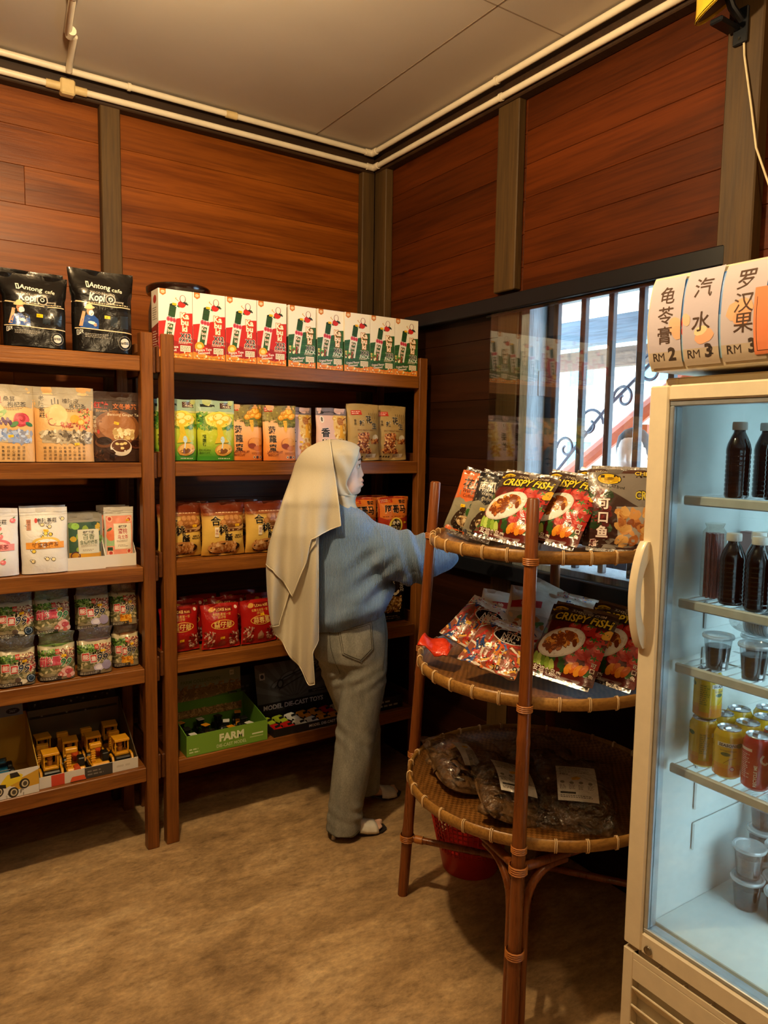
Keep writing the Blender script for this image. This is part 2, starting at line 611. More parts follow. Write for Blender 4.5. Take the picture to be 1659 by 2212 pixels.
wpart('jamb', [(XR + .0, XR + .13, WY1 - .045, WY1 - .001, WZ0 + .012, WZ1 - .0)], 'jamb')
wpart('jamb', [(XR + .0, XR + .13, WY0 + .001, WY0 + .03, WZ0 + .012, WZ1 - .0)], 'jamb')
wpart('lintel', [(XR + .0, XR + .13, WY0, WY1, WZ1, WZ1 + .03)], 'jamb')
wpart('sill', [(XR - .01, XR + .16, WY0, WY1, WZ0 - .02, WZ0 + .012)], 'jamb')
wpart('outer_frame', [(XR + .10, XR + .14, WY1 - .085, WY1 - .045, WZ0 + .012, WZ1)], 'black_metal')
wpart('hinge', [(XR + .06, XR + .10, WY1 - .049, WY1 - .045, 1.80, 1.90)], 'jamb', .001)
wpart('hinge', [(XR + .06, XR + .10, WY1 - .049, WY1 - .045, 1.30, 1.40)], 'jamb', .001)
for y in (2.058, 1.922, 1.794, 1.665, 1.535, 1.405):
    wpart('bar', [(XR + .030, XR + .055, y - .012, y + .012, WZ0 + .012, WZ1)], 'bar_metal', .003)
wpart('top_rail', [(XR - .055, XR - .001, 1.318, 2.96, WZ1 - .018, WZ1 + .042), (XR - .03, XR - .02, 1.33, 2.40, WZ1 - .030, WZ1 - .018)], 'black_metal', .004)
wpart('bottom_rail', [(XR - .05, XR - .001, 1.318, 2.96, WZ0 - .075, WZ0 - .012)], 'black_metal', .004)
wpart('pane', [(XR - .034, XR - .029, 1.36, 2.36, WZ0 - .012, WZ1 - .02)], 'glass', 0)


# conduits under the ceiling
def conduit(label, pts, r, joints):
    t = thing('electrical_conduit', label, 'pipe', pts[0])
    q = MB()
    p0 = Vector(pts[0])
    q.tube([Vector(p) - p0 for p in pts], r, 12)
    q.build('pipe', MT['pvc'], t)
    for (p, d, ln, m) in joints:
        q = MB()
        p = Vector(p) - p0
        d = Vector(d)
        q.tube([p - d * ln / 2, p + d * ln / 2], r * 1.28, 12)
        q.build('coupling', MT[m], t)
    return t


PR = 0.0125
yA, zA = YB - .066, ZC - .078
yB2, zB = YB - .092, ZC - .022
xA, xB = XR - .066, XR - .092
X, Y = (1, 0, 0), (0, 1, 0)
conduit('lower white conduit along the top of the back wall', [(XL, yA, zA), (xA, yA, zA)], PR,
        [((0.575, yA, zA), X, .05, 'pvc_old'), ((0.675, yA, zA), X, .05, 'pvc_old'), ((xA - .02, yA, zA), X, .04, 'pvc')])
conduit('upper white conduit along the edge of the ceiling over the back wall', [(XL, yB2, zB), (xB, yB2, zB)], PR,
        [((0.86, yB2, zB), X, .012, 'pvc'), ((1.30, yB2, zB), X, .05, 'pvc_old'), ((xB - .02, yB2, zB), X, .04, 'pvc')])
conduit('lower white conduit along the top of the window wall', [(xA, yA + .012, zA), (xA, YF, zA)], PR,
        [((xA, yA - .02, zA), Y, .045, 'pvc'), ((xA, 2.30, zA), Y, .012, 'pvc')])
conduit('upper white conduit along the edge of the ceiling over the window wall', [(xB, yB2 + .012, zB), (xB, YF, zB)], PR,
        [((xB, yB2 - .02, zB), Y, .045, 'pvc'), ((xB, 2.30, zB), Y, .014, 'pvc')])
conduit('short white conduit branching across the ceiling at upper left', [(0.628, yB2 - .016, ZC - .030), (0.622, yB2 - .06, ZC - .016), (0.600, 2.95, ZC - .016), (0.575, 2.93, ZC - .016), (0.50, 2.30, ZC - .016), (0.45, 1.4, ZC - .016)], PR,
        [((0.585, 2.93, ZC - .016), Y, .04, 'pvc'), ((0.545, 2.68, ZC - .016), Y, .014, 'pvc')])
q = MB(); q.box(0.60, 0.655, yA - .021, yA + .02, zA - .03, zA + .03, .006)
tag(q.build('junction_box', MT['pvc_old']), 'yellowed junction box where the ceiling conduits meet', 'junction box')


# ------------------------------------------------------------------ shelf units
SY0, SY1 = 2.775, 3.18


def shelf_unit(label, x0, x1, posts, levels):
    cx = (x0 + x1) / 2
    t = thing('shelf_unit', label, 'shelf', (cx, (SY0 + SY1) / 2, 0))
    oy = (SY0 + SY1) / 2

    def bld(name, boxes, m, bev=.003):
        q = MB()
        for (a, c, d, e, f, g) in boxes:
            q.box(a - cx, c - cx, d - oy, e - oy, f, g, bev)
        return q.build(name, MT[m], t)
    for (a, c) in posts:
        bld('post', [(a, c, SY0, SY0 + .045, 0, 1.992)], 'shelf_z')
        bld('post', [(a, c, SY1 - .045, SY1, 0, 1.992)], 'shelf_z')
        for zt in levels:
            outer = c if a > cx else a
            s = .0135 if a > cx else -.0135
            bld('side_rail', [(outer, outer + s, SY0 + .012, SY1 - .005, zt - .060, zt - .012 + .05)], 'shelf_y')
    a0, a1 = posts[0][1], posts[1][0]
    for zt in levels:
        bld('front_rail', [(a0 + .0005, a1 - .0005, SY0 + .004, SY0 + .028, zt - .056, zt)], 'shelf_x')
        bld('rear_rail', [(a0 + .0005, a1 - .0005, SY1 - .030, SY1 - .006, zt - .056, zt)], 'shelf_x')
        k = 4
        wd = (SY1 - .031 - SY0 - .0285) / k
        bld('shelf_board', [(a0 + .0005, a1 - .0005, SY0 + .0285 + i * wd, SY0 + .0285 + (i + 1) * wd - .0015, zt - .018, zt) for i in range(k)], 'shelf_x', .0015)
    return t


LV1 = (1.905, 1.512, 1.120, 0.727, 0.335)
LV2 = (1.908, 1.516, 1.132, 0.744, 0.335)
shelf_unit('brown wooden shelf unit with coffee bags on top', -0.46, 0.815, [(-0.46, -0.415), (0.770, 0.815)], LV1)
shelf_unit('brown wooden shelf unit with snack cartons on top', 0.845, 2.087, [(0.845, 0.894), (2.040, 2.085)], LV2)
# ------------------------------------------------------------------ lettering and printed art
_tc = {}


def glyphs(s, bold=0.0, shear=0.0, spacing=1.0):
    """flat triangles of a piece of lettering, one unit per em, centred on the origin"""
    k = (s, bold, shear, spacing)
    if k in _tc: return _tc[k]
    c = bpy.data.curves.new('lettering', 'FONT')
    c.body = s
    c.size = 1.0
    c.resolution_u = 2
    c.offset = bold
    c.shear = shear
    c.space_character = spacing
    c.align_x = 'CENTER'
    o = bpy.data.objects.new('lettering', c)
    me = bpy.data.meshes.new_from_object(o)
    vs = [(v.co.x, v.co.y) for v in me.vertices]
    fs = [tuple(p.vertices) for p in me.polygons]
    bpy.data.objects.remove(o)
    bpy.data.curves.remove(c)
    bpy.data.meshes.remove(me)
    if vs:
        x0, x1 = min(v[0] for v in vs), max(v[0] for v in vs)
        y0, y1 = min(v[1] for v in vs), max(v[1] for v in vs)
        vs = [(x - (x0 + x1) / 2, y - (y0 + y1) / 2) for x, y in vs]
        ext = (x1 - x0, y1 - y0)
    else:
        ext = (0, 0)
    _tc[k] = (vs, fs, ext)
    return _tc[k]


class Art:
    """flat art in centimetres: x from -w/2 to w/2, y from 0 to h; later laid on a surface"""

    def __init__(s, w, h, seed=0):
        s.w, s.h = w, h
        s.it = []
        s.gid = 0
        s.hold = False
        s.r = random.Random(seed)

    def up(s, jump=1):
        """(group of items that may share layers, how far above what lies beneath)"""
        return (s.gid if s.hold else 0, jump)

    def group(s, on=True):
        s.gid += 1
        s.hold = on

    def poly(s, pts, col, jump=1):
        s.it.append(([tuple(p) for p in pts], [tuple(range(len(pts)))], lin(col), s.up(jump)))
        return s

    def rect(s, x0, y0, x1, y1, col):
        return s.poly([(x0, y0), (x1, y0), (x1, y1), (x0, y1)], col)

    def ell(s, cx, cy, rx, ry, col, n=18, rot=0.0, wob=0.0):
        pts = []
        for k in range(n):
            t = 2 * PI * k / n
            q = 1 + (s.r.uniform(-wob, wob) if wob else 0)
            x, y = rx * q * math.cos(t), ry * q * math.sin(t)
            pts.append((cx + x * math.cos(rot) - y * math.sin(rot), cy + x * math.sin(rot) + y * math.cos(rot)))
        return s.poly(pts, col)

    def line(s, pts, wd, col):
        for (a, b) in zip(pts, pts[1:]):
            dx, dy = b[0] - a[0], b[1] - a[1]
            l = math.hypot(dx, dy) or 1
            nx, ny = -dy / l * wd / 2, dx / l * wd / 2
            s.poly([(a[0] - nx, a[1] - ny), (b[0] - nx, b[1] - ny), (b[0] + nx, b[1] + ny), (a[0] + nx, a[1] + ny)], col)
        return s

    def text(s, t, cx, cy, size, col, outline=None, ow=0.05, bold=0.0, rot=0.0, shear=0.0, fit=None, sp=1.0):
        def put(bd, cl):
            vs, fs, ext = glyphs(t, bd, shear, sp)
            if not vs: return
            k = size
            if fit and ext[0] * k > fit: kx = fit / ext[0]
            else: kx = k
            cr, sr = math.cos(rot), math.sin(rot)
            s.it.append(([(cx + x * kx * cr - y * k * sr, cy + x * kx * sr + y * k * cr) for x, y in vs], fs, lin(cl), s.up(3)))
        if outline: put(bold + ow, outline)
        put(bold, col)
        return s

    def vtext(s, t, cx, cy, size, col, outline=None, ow=0.05, bold=0.0, step=1.05):
        n = len(t)
        for i, ch in enumerate(t):
            s.text(ch, cx, cy + ((n - 1) / 2 - i) * size * step, size, col, outline, ow, bold)
        return s

    def scatter(s, n, x0, y0, x1, y1, cols, rx, ry=None, inside=None, wob=0.15, k=8):
        s.group()
        for i in range(n):
            x, y = s.r.uniform(x0, x1), s.r.uniform(y0, y1)
            if inside and not inside(x, y): continue
            q = s.r.uniform(.7, 1.25)
            s.ell(x, y, rx * q, (ry or rx) * q * s.r.uniform(.7, 1.1), s.r.choice(cols), k, s.r.uniform(0, PI), wob)
        s.hold = False
        return s

    def lines(s, x0, y0, x1, y1, n, col, wd=None, ragged=True):
        """rows of small print too fine to read"""
        st = (y1 - y0) / n
        s.group()
        for i in range(n):
            y = y0 + st * (i + .5)
            x = x0
            xe = x1 - (s.r.uniform(0, .35) * (x1 - x0) if ragged else 0)
            while x < xe:
                l = s.r.uniform(.5, 1.6) * st
                s.rect(x, y - st * .22, min(x + l, xe), y + st * .22, col)
                x += l + st * .35
        s.hold = False
        return s

    def tag(s, x, y, rot=0.0, k=1.0):
        """small yellow price sticker"""
        c, sn = math.cos(rot), math.sin(rot)
        def q(a, b_): return (x + (a * c - b_ * sn) * k, y + (a * sn + b_ * c) * k)
        s.poly([q(-.85, -.45), (q(.85, -.45)), q(.85, .45), q(-.85, .45)], '#f7c31c', 5)
        s.poly([q(-.6, -.18), q(.1, -.18), q(.1, .12), q(-.6, .12)], '#c98f10', 3)
        return s


def lay(mb, art, S, nrm, mat=0, off=0.0010, cuts_u=18, cuts_v=24, step=9e-5):
    """lays art on a surface S(u, v); art is sliced on a grid so that it follows the curve"""
    w, h = art.w, art.h
    ni = len(art.it)
    bx_ = np.array([[min(v[0] for v in it[0]), min(v[1] for v in it[0]), max(v[0] for v in it[0]), max(v[1] for v in it[0])] for it in art.it]).reshape(-1, 4)
    gr_ = np.array([it[3][0] for it in art.it] + [0])
    lv = np.zeros(ni + 1)
    for i in range(ni):
        o_ = (bx_[:i, 0] < bx_[i, 2]) & (bx_[:i, 2] > bx_[i, 0]) & (bx_[:i, 1] < bx_[i, 3]) & (bx_[:i, 3] > bx_[i, 1])
        if gr_[i]: o_ &= gr_[:i] != gr_[i]
        lv[i] = (lv[:i][o_].max() if o_.any() else 0) + art.it[i][3][1] + (i % 6 if gr_[i] else 0)
    bm = bmesh.new()
    lay_i = bm.faces.layers.int.new('it')
    for i, (vs, fs, col, _l) in enumerate(art.it):
        bv = [bm.verts.new((x, y, 0)) for x, y in vs]
        for f in fs:
            try:
                fc = bm.faces.new([bv[k] for k in f])
                fc[lay_i] = i
            except ValueError:
                pass
    def cut(p, n, clear_out=False):
        g = bm.verts[:] + bm.edges[:] + bm.faces[:]
        bmesh.ops.bisect_plane(bm, geom=g, dist=1e-5, plane_co=p, plane_no=n, clear_outer=clear_out)
    if art.it:
        cut((-w / 2 + .002, 0, 0), (-1, 0, 0), True)
        cut((w / 2 - .002, 0, 0), (1, 0, 0), True)
        cut((0, .002, 0), (0, -1, 0), True)
        cut((0, h - .002, 0), (0, 1, 0), True)
        for k in range(1, cuts_u): cut((-w / 2 + w * k / cuts_u, 0, 0), (1, 0, 0))
        for k in range(1, cuts_v): cut((0, h * k / cuts_v, 0), (0, 1, 0))
    per = {}
    for f in bm.faces:
        i = f[lay_i]
        idx = []
        for v in f.verts:
            key = (i, round(v.co.x, 5), round(v.co.y, 5))
            if key not in per:
                per[key] = len(mb.v)
                u, vv = v.co.x / w + .5, v.co.y / h
                mb.v.append(tuple(S(u, vv) + nrm(u, vv) * (off + lv[i] * step)))
            idx.append(per[key])
        if len(set(idx)) == len(idx) and len(idx) > 2:
            mb.f.append(tuple(idx))
            mb.m.append(mat)
            mb.c.append(art.it[i][2])
    bm.free()


def pouch(name, w, h, t, kind, art=None, base='#222222', back=None, mat='print_gloss', seed=1, wr=1.0, nu=14, nv=18, grad=None, back_art=None, hazy=False, mats=None):
    """a filled bag standing on its base, front towards -y; w, h, t and the art in centimetres"""
    sd = Vector((seed * 13.7, seed * 5.1, seed * 2.3))

    def half(v):
        if kind == 'stand':
            f = min(1.0, .80 + v * 1.6) if v < .2 else (1 - ((v - .2) / .74) ** 1.7 if v < .94 else 0)
            return max(f, .02)
        if kind == 'block':
            f = 1 if v < .72 else 1 - ((v - .72) / .24) ** 1.1 if v < .96 else 0
            return max(f, .02)
        if kind == 'tuck':
            f = .9 + .1 * math.sin(v * PI * .8) if v < .80 else 1 - ((v - .80) / .2) * .75
            return max(f, .02)
        f = math.sin(PI * min(max((v - .045) / .91, 0), 1))
        return max(f ** .6 if f > 0 else 0, .03)
    p = {'stand': 2.6, 'block': 6.0, 'tuck': 7.0, 'pillow': 2.3}[kind]
    narrow = {'stand': .03, 'block': .06, 'tuck': .02, 'pillow': .07}[kind]

    def surf(u, v, side):
        a = 2 * u - 1
        H = half(v)
        ww = w * (1 - narrow * H)
        if kind == 'block' and v > .72: ww = w * (1 - narrow * H + .04)
        d = t / 2 * H * max(0.0, 1 - abs(a) ** p) ** (1 / 1.9)
        q = noise.noise(Vector((u * 4, v * 5, side * 3)) + sd) * .075 * wr * t
        q += noise.noise(Vector((u * 11, v * 12, side * 5)) + sd) * .026 * wr * t
        edge = 1 - abs(a) ** 6
        if v > .9 or kind == 'pillow' and v < .1:
            q += math.sin(u * 9 + seed) * .05 * t * wr + math.sin(u * 23 + seed * 2) * .02 * t * wr
        zz = h * v
        if kind in ('pillow',):
            zz += (abs(a) ** 3) * (v - .5) * -.03 * h
        if kind in ('stand', 'block') and v > .9:
            zz += noise.noise(Vector((u * 3, 1, 0)) + sd) * .012 * h
        lean = noise.noise(Vector((.3, v * 2, 9)) + sd) * .05 * t * wr * v
        return Vector((ww * (u - .5) + noise.noise(Vector((v * 4, 7, 1)) + sd) * .010 * w, side * (d + q * edge) * 1.0 + lean, zz)) * .01

    def front(u, v): return surf(u, v, -1)

    def nrm(u, v):
        e = .012
        du = surf(min(u + e, 1), v, -1) - surf(max(u - e, 0), v, -1)
        dv = surf(u, min(v + e, 1), -1) - surf(u, max(v - e, 0), -1)
        n = du.cross(dv)
        return n.normalized() if n.length > 1e-12 else Vector((0, -1, 0))
    mb = MB()
    us = [.5 - .5 * math.cos(PI * i / nu) for i in range(nu + 1)]
    vsl = [j / nv for j in range(nv + 1)]
    bc = lin(base)

    def shade(v):
        if not grad: return bc
        for (v0, c0), (v1, c1) in zip(grad, grad[1:]):
            if v0 <= v <= v1:
                k = (v - v0) / max(v1 - v0, 1e-6)
                A, B = lin(c0), lin(c1)
                return tuple(A[i] * (1 - k) + B[i] * k for i in range(3))
        return lin(grad[-1][1] if v > .5 else grad[0][1])
    for side in (-1, 1):
        grid = [[surf(u, v, side) for u in us] for v in vsl]
        o = len(mb.v)
        for row in grid: mb.v += [tuple(p_) for p_ in row]
        n = nu + 1
        for j in range(nv):
            for i in range(nu):
                f = (o + j * n + i, o + j * n + i + 1, o + (j + 1) * n + i + 1, o + (j + 1) * n + i)
                mb.f.append(f if side < 0 else f[::-1])
                mb.m.append(0)
                if side > 0 and back:
                    mb.c.append(lin(back))
                else:
                    c0, c1 = shade(vsl[j]), shade(vsl[j + 1])
                    mb.c.append([c0, c0, c1, c1] if side < 0 else [c1, c1, c0, c0])
    n = nu + 1
    o2 = n * (nv + 1)
    for i in range(nu):  # closed base
        mb.f.append((i, o2 + i, o2 + i + 1, i + 1)); mb.m.append(0); mb.c.append(shade(0))
    for j in range(nv):
        for i in (0, nu):
            a, c = j * n + i, (j + 1) * n + i
            mb.f.append((a, c, o2 + c, o2 + a)); mb.m.append(0); mb.c.append(shade(vsl[j]))
        # both long edges are welded by these strips
    if art: lay(mb, art, front, nrm)
    me = mb.mesh(name, mats or [MT[mat]], 60)
    return me


def carton(w, d, h, front, base='#ffffff', left=None, mat='print_card', name='carton', top=None):
    """a card box, front towards -y, base at z=0; sizes in cm; optional art on the left side (-x) and top"""
    mb = MB()
    mb.box(-w / 200, w / 200, -d / 200, d / 200, 0, h / 100, .0008, 0, lin(base))
    lay(mb, front, lambda u, v: Vector((w * (u - .5), -d / 2, h * v)) * .01, lambda u, v: Vector((0, -1, 0)), 0, .0003, 1, 1, 3e-5)
    if left:
        lay(mb, left, lambda u, v: Vector((-w / 2, d * (.5 - u), h * v)) * .01, lambda u, v: Vector((-1, 0, 0)), 0, .0003, 1, 1, 3e-5)
    if top:
        lay(mb, top, lambda u, v: Vector((w * (u - .5), d * (v - .5), h)) * .01, lambda u, v: Vector((0, 0, 1)), 0, .0003, 1, 1, 3e-5)
    return mb.mesh(name, [MT[mat]], 30)


def place(name, me, label, cat, loc, rz=0.0, group=None, tilt=0.0, roll=0.0, children=()):
    """a one-mesh thing; tilt leans it back"""
    o = bpy.data.objects.new(name, me)
    COL.objects.link(o)
    o.location = loc
    o.rotation_euler = (tilt, roll, rz)
    tag(o, label, cat, group)
    return o


def price_tag(par, x, z, y, rot=0.0):
    """yellow price sticker as a part of its pack; position in cm on the pack's front"""
    q = MB()
    a = Art(2.2, 1.4)
    q.box(-.0085, .0085, -.0004, .0004, -.0045, .0045, 0, 0, lin('#f5c21a'))
    q.box(-.006, .001, -.0006, -.0003, -.002, .0012, 0, 0, lin('#b98511'))
    o = q.build('price_sticker', MT['print_paper'], par)
    o.location = (x / 100, y / 100, z / 100)
    o.rotation_euler = (0, rot, 0)
    return o
# ------------------------------------------------------------------ printed designs of the goods
def coffee_art(w, h):
    a = Art(w, h, 3)
    k = h / 30.0
    a.poly([(-w / 2, h * .60), (-w / 2, h * .585), (-w * .2, h * .555), (w * .15, h * .545), (w / 2, h * .55), (w / 2, h * .562), (w * .15, h * .556), (-w * .2, h * .568)], '#e9c9a0')
    a.text('Antong', -1.2, h * .78, 3.0 * k, '#f4ead6', bold=.02, rot=-.09, shear=.15, fit=7.4)
    a.text('cafe', 4.7, h * .755, 2.4 * k, '#e8dcc4', bold=.01, rot=-.09, shear=.15, fit=3.6)
    a.rect(-5.9, h * .755, -4.9, h * .84, '#f0e6d0').rect(-5.6, h * .77, -5.2, h * .825, '#222222')
    a.text('WOOD ROASTED', -.6, h * .695, 1.25 * k, '#d9cdb8', rot=-.06, fit=9)
    a.text('Kopi', -2.6, h * .635, 3.9 * k, '#f8f2e4', bold=.03, shear=.2, fit=6)
    a.ell(2.3, h * .635, 1.9, 1.75, '#b9b4a8').ell(2.3, h * .635, 1.5, 1.35, '#161310')
    a.text('O', 2.3, h * .635, 2.2 * k, '#f3ecdc', bold=.02)
    a.text('kosong', 5.4, h * .61, 1.2 * k, '#e8dcc4', shear=.2)
    a.lines(-w * .40, h * .565, w * .4, h * .59, 1, '#c9b48f', ragged=False)
    # window band with the man drinking coffee
    a.poly([(-w * .47, h * .27), (w * .47, h * .255), (w * .47, h * .50), (-w * .47, h * .515)], '#1d1b1a')
    a.rect(w * .10, h * .31, w * .22, h * .44, '#2a3138').rect(w * .27, h * .30, w * .40, h * .45, '#252a30')
    x, y = -w * .24, h * .27
    a.poly([(x - 3.6, y), (x + 3.4, y - .2), (x + 3.0, y + 3.4), (x + 1.4, y + 4.6), (x - 1.2, y + 4.6), (x - 2.6, y + 3.0)], '#2a4f94')
    a.poly([(x - 3.8, y + .6), (x - 2.6, y + .6), (x - 1.6, y + 5.6), (x - 2.6, y + 5.8)], '#d6a27c')
    a.ell(x - .1, y + 5.9, 1.15, 1.5, '#c98f69')
    a.ell(x - .2, y + 7.2, 1.9, .55, '#cdbd84', rot=.1).ell(x - .2, y + 7.6, 1.15, .9, '#d9cb93')
    a.ell(x + .4, y + 5.3, .95, 1.0, '#e9eef3')
    a.ell(x + .9, y + 1.9, 1.7, .55, '#eeeadd', rot=-.15).ell(x + 1.9, y + 1.3, .7, .5, '#d6a27c')
    a.poly([(-w * .47, h * .262), (w * .47, h * .245), (w * .47, h * .257), (-w * .47, h * .274)], '#e7c9a2')
    a.text('15', -w * .40, h * .215, 2.2 * k, '#1a1a1a', '#f3efe6', .07, .02)
    a.lines(-w * .33, h * .16, w * .12, h * .215, 3, '#a39c90')
    cx, cy, r = w * .33, h * .125, 2.1 * k
    a.group()
    for i in range(36):
        t = 2 * PI * i / 36
        a.line([(cx + math.cos(t) * r * 1.05, cy + math.sin(t) * r * 1.05), (cx + math.cos(t) * r * 1.25, cy + math.sin(t) * r * 1.25)], .14, '#9d968a')
    a.hold = False
    a.ell(cx, cy, r * .8, r * .8, '#d6d0c4', 24).rect(cx - r * .9, cy - r * .22, cx + r * .9, cy + r * .22, '#1c1a18')
    a.text('中国名咖', cx, cy, r * .40, '#d6d0c4')
    return a.tag(w * .05, h * .42, -.03, 1.25)


def kraft_art(w, h, title, sub, col1, fruit, seed):
    a = Art(w, h, seed)
    a.poly([(-w / 2, h * .72), (-w * .42, h * .70), (-w * .2, h * .735), (w * .1, h * .70), (w * .35, h * .72), (w / 2, h * .69), (w / 2, h), (-w / 2, h)], '#a89a80')
    a.rect(-w / 2, h * .885, w / 2, h * .892, '#8d8069').rect(-w / 2, h * .915, w / 2, h * .92, '#8d8069')
    big, rest = title
    a.text(big, -w * .16, h * .80, 2.9, col1, bold=.02)
    a.text(rest[0], w * .10, h * .815, 1.9, '#3c2c20', bold=.01)
    a.text(rest[1], w * .22, h * .745, 2.0, '#2c2320', bold=.01)
    a.lines(w * .0, h * .665, w * .38, h * .705, 2, '#8a6f50')
    a.vtext('老陳茶莊', -w * .38, h * .73, 1.9, '#2b2320', bold=.005)
    a.ell(-w * .30, h * .61, .45, .8, '#c8372a')
    a.ell(-w * .14, h * .62, 3.4, 3.9, '#d9ab6c', 22).ell(-w * .12, h * .62, 3.1, 3.6, '#efc184', 22)
    if fruit == 'rose':
        a.ell(w * .28, h * .55, 2.6, 2.6, '#b3283a', 14, 0, .12)
        for i in range(5): a.ell(w * .28 + .3 * math.cos(i * 2), h * .55 + .3 * math.sin(i * 2), 2.1 - i * .4, 1.7 - i * .3, ('#d54a58', '#a41f30')[i % 2], 12, i)
        a.ell(w * .16, h * .485, 1.6, .8, '#3f7a3a', 8, .5).ell(w * .40, h * .49, 1.3, .7, '#2f6a3a', 8, -.4)
        a.ell(-w * .02, h * .62, 2.0, .9, '#7fa860', 8, .7).ell(-w * .2, h * .52, 1.9, 1.4, '#93a86a', 9, .3)
        for i in range(5): a.ell(-w * .05 + i * .75, h * .505 + (i % 2) * .9, .55, .95, '#5b3560', 8, .2)
    else:
        a.scatter(60, w * .22, h * .44, w * .42, h * .72, ['#c0392b', '#8f2a20', '#4f7a33', '#77964a', '#d96a4a'], .34, .26)
        a.ell(w * .16, h * .57, 1.7, 1.6, '#f0a030', 14).ell(w * .26, h * .535, 1.4, 1.2, '#e88f2c', 14).ell(w * .26, h * .535, 1.0, .85, '#f7c56b', 12)
        a.scatter(36, -w * .08, h * .46, w * .20, h * .52, ['#b3402a', '#d0573a', '#8f2f20'], .42, .2)
        a.ell(-w * .22, h * .53, 1.4, 1.3, '#b36a50', 14).ell(-w * .22, h * .53, 1.15, 1.05, '#efc184', 14)
    # clear window showing the tea
    a.poly([(-w * .40, h * .415), (w * .44, h * .405), (w * .44, h * .245), (-w * .40, h * .25)], '#b9a98e')
    cols = ['#8a7a62', '#6f604c', '#b3a283', '#54483a', '#d6cbb2', '#9a8c78'] if fruit != 'rose' else ['#7f97c9', '#a9bbdf', '#6a7faf', '#c9d2e6', '#8b8fa5']
    a.scatter(110, -w * .40, h * .255, w * .43, h * .405, cols, 1.0, .6, wob=.3)
    a.tag(w * .18 if fruit != 'rose' else w * .1, h * .235 if fruit != 'rose' else h * .33, .1)
    for i in range(9):
        x = -w * .36 + i * w * .082
        for j in range(4): a.text('補血益氣養顏活明目安神茶心'[(i * 4 + j) % 13], x, h * .185 - j * 1.25, 1.0, '#4b4036')
    return a


def ginger_art(w, h):
    a = Art(w, h, 5)
    a.rect(-w / 2, h * .87, w / 2, h * .875, '#241711')
    a.ell(0, h * .48, w * .46, h * .25, '#7c4a25', 22).ell(.2, h * .5, w * .36, h * .2, '#9a6235', 22)
    a.text('红糖', -w * .28, h * .80, 2.6, '#b8322a', bold=.03)
    a.text('文冬姜茶', w * .17, h * .79, 2.2, '#c9713a', bold=.02)
    a.text('Brown Sugar', -w * .18, h * .715, 1.5, '#c08a55', shear=.15)
    a.text('Bentong Ginger Tea', w * .14, h * .665, 1.5, '#e9d9bd', shear=.15)
    a.vtext('老陳茶莊', -w * .42, h * .53, 1.5, '#d9c7a8')
    a.ell(-w * .36, h * .42, .45, .8, '#b8322a')
    a.scatter(40, -w * .05, h * .33, w * .30, h * .45, ['#e6d2a2', '#d6bb82', '#f0e2bd', '#b99a60'], 1.1, .8)
    a.ell(-w * .26, h * .27, 3.1, 2.0, '#6a3f22', 18).ell(-w * .26, h * .29, 2.7, 1.5, '#2b1710', 18)
    a.ell(w * .36, h * .25, 2.4, 1.8, '#5b2d1a', 16).ell(w * .36, h * .26, 2.0, 1.3, '#2e130d', 16)
    a.ell(w * .06, h * .20, 4.0, 3.1, '#e9e0d0', 24).ell(w * .06, h * .225, 3.5, 2.3, '#5e3316', 24)
    for dx, dy in ((-1.4, .7), (.3, -.9), (1.5, .9), (.2, .6)): a.ell(w * .06 + dx, h * .225 + dy, .8, .5, '#e4cf8f', 10)
    a.scatter(40, -w * .45, .5, -w * .05, h * .16, ['#3a2012', '#57331d', '#1e100a'], .8, .5)
    return a.tag(-.2, h * .545, -.25, 1.1)


def white_pouch_art(w, h, kind):
    a = Art(w, h, 11)
    a.rect(-w / 2, h * .885, w / 2, h * .89, '#c9c3b8').rect(-w / 2, h * .93, w / 2, h * .935, '#cfcac0')
    c1, c2 = ('#f2a33c', '#f7d06a') if kind == 'honey' else ('#f29a98', '#ee7d86')
    for i in range(16):
        x, y = a.r.uniform(-w * .40, w * .40), a.r.uniform(h * .18, h * .84)
        if abs(y - h * .44) < h * .09: continue
        if kind == 'honey':
            a.ell(x, y, .75, .7, '#3f3326', 10).ell(x, y, .6, .55, '#fbe9b0' if i % 3 else '#f4d34a', 10).ell(x - .7, y + .5, .45, .3, '#3f3326', 8, .6).ell(x - .7, y + .5, .33, .2, '#ffffff', 8, .6)
        else:
            a.ell(x, y, .95, .85, '#ee7d86', 10).ell(x - .2, y + .2, .4, .35, '#f9bfc0', 8).ell(x + .4, y + 1.0, .5, .22, '#6b8f5a', 6, .5)
    a.text('老陳茶莊', .8, h * .80, 1.7, '#3b3434', bold=.01)
    a.ell(-2.7, h * .80, .5, .9, '#d8473d')
    a.lines(-1.8, h * .745, 3.2, h * .765, 1, '#8a8580')
    if kind == 'honey':
        a.rect(-w * .37, h * .66, -w * .28, h * .82, '#c88a6b').vtext('純手工', -w * .325, h * .74, 1.0, '#5a2d20')
    a.ell(.3, h * .47, w * .30, 1.9, c2, 22).ell(.3, h * .455, w * .24, 1.5, '#ffffff' if kind == 'honey' else '#f9d3d3', 22)
    a.rect(-w * .40, h * .375, w * .40, h * .475, c1)
    a.text('蜂蜜檸檬茶' if kind == 'honey' else '荔枝花果茶', 0, h * .43, 1.75, '#6b3410' if kind == 'honey' else '#8a2f38', bold=.015, fit=w * .6)
    a.lines(-w * .22, h * .38, w * .22, h * .395, 1, '#7a4a1c')
    if kind == 'honey': a.tag(.4, h * .645, -.06, 1.0)
    return a


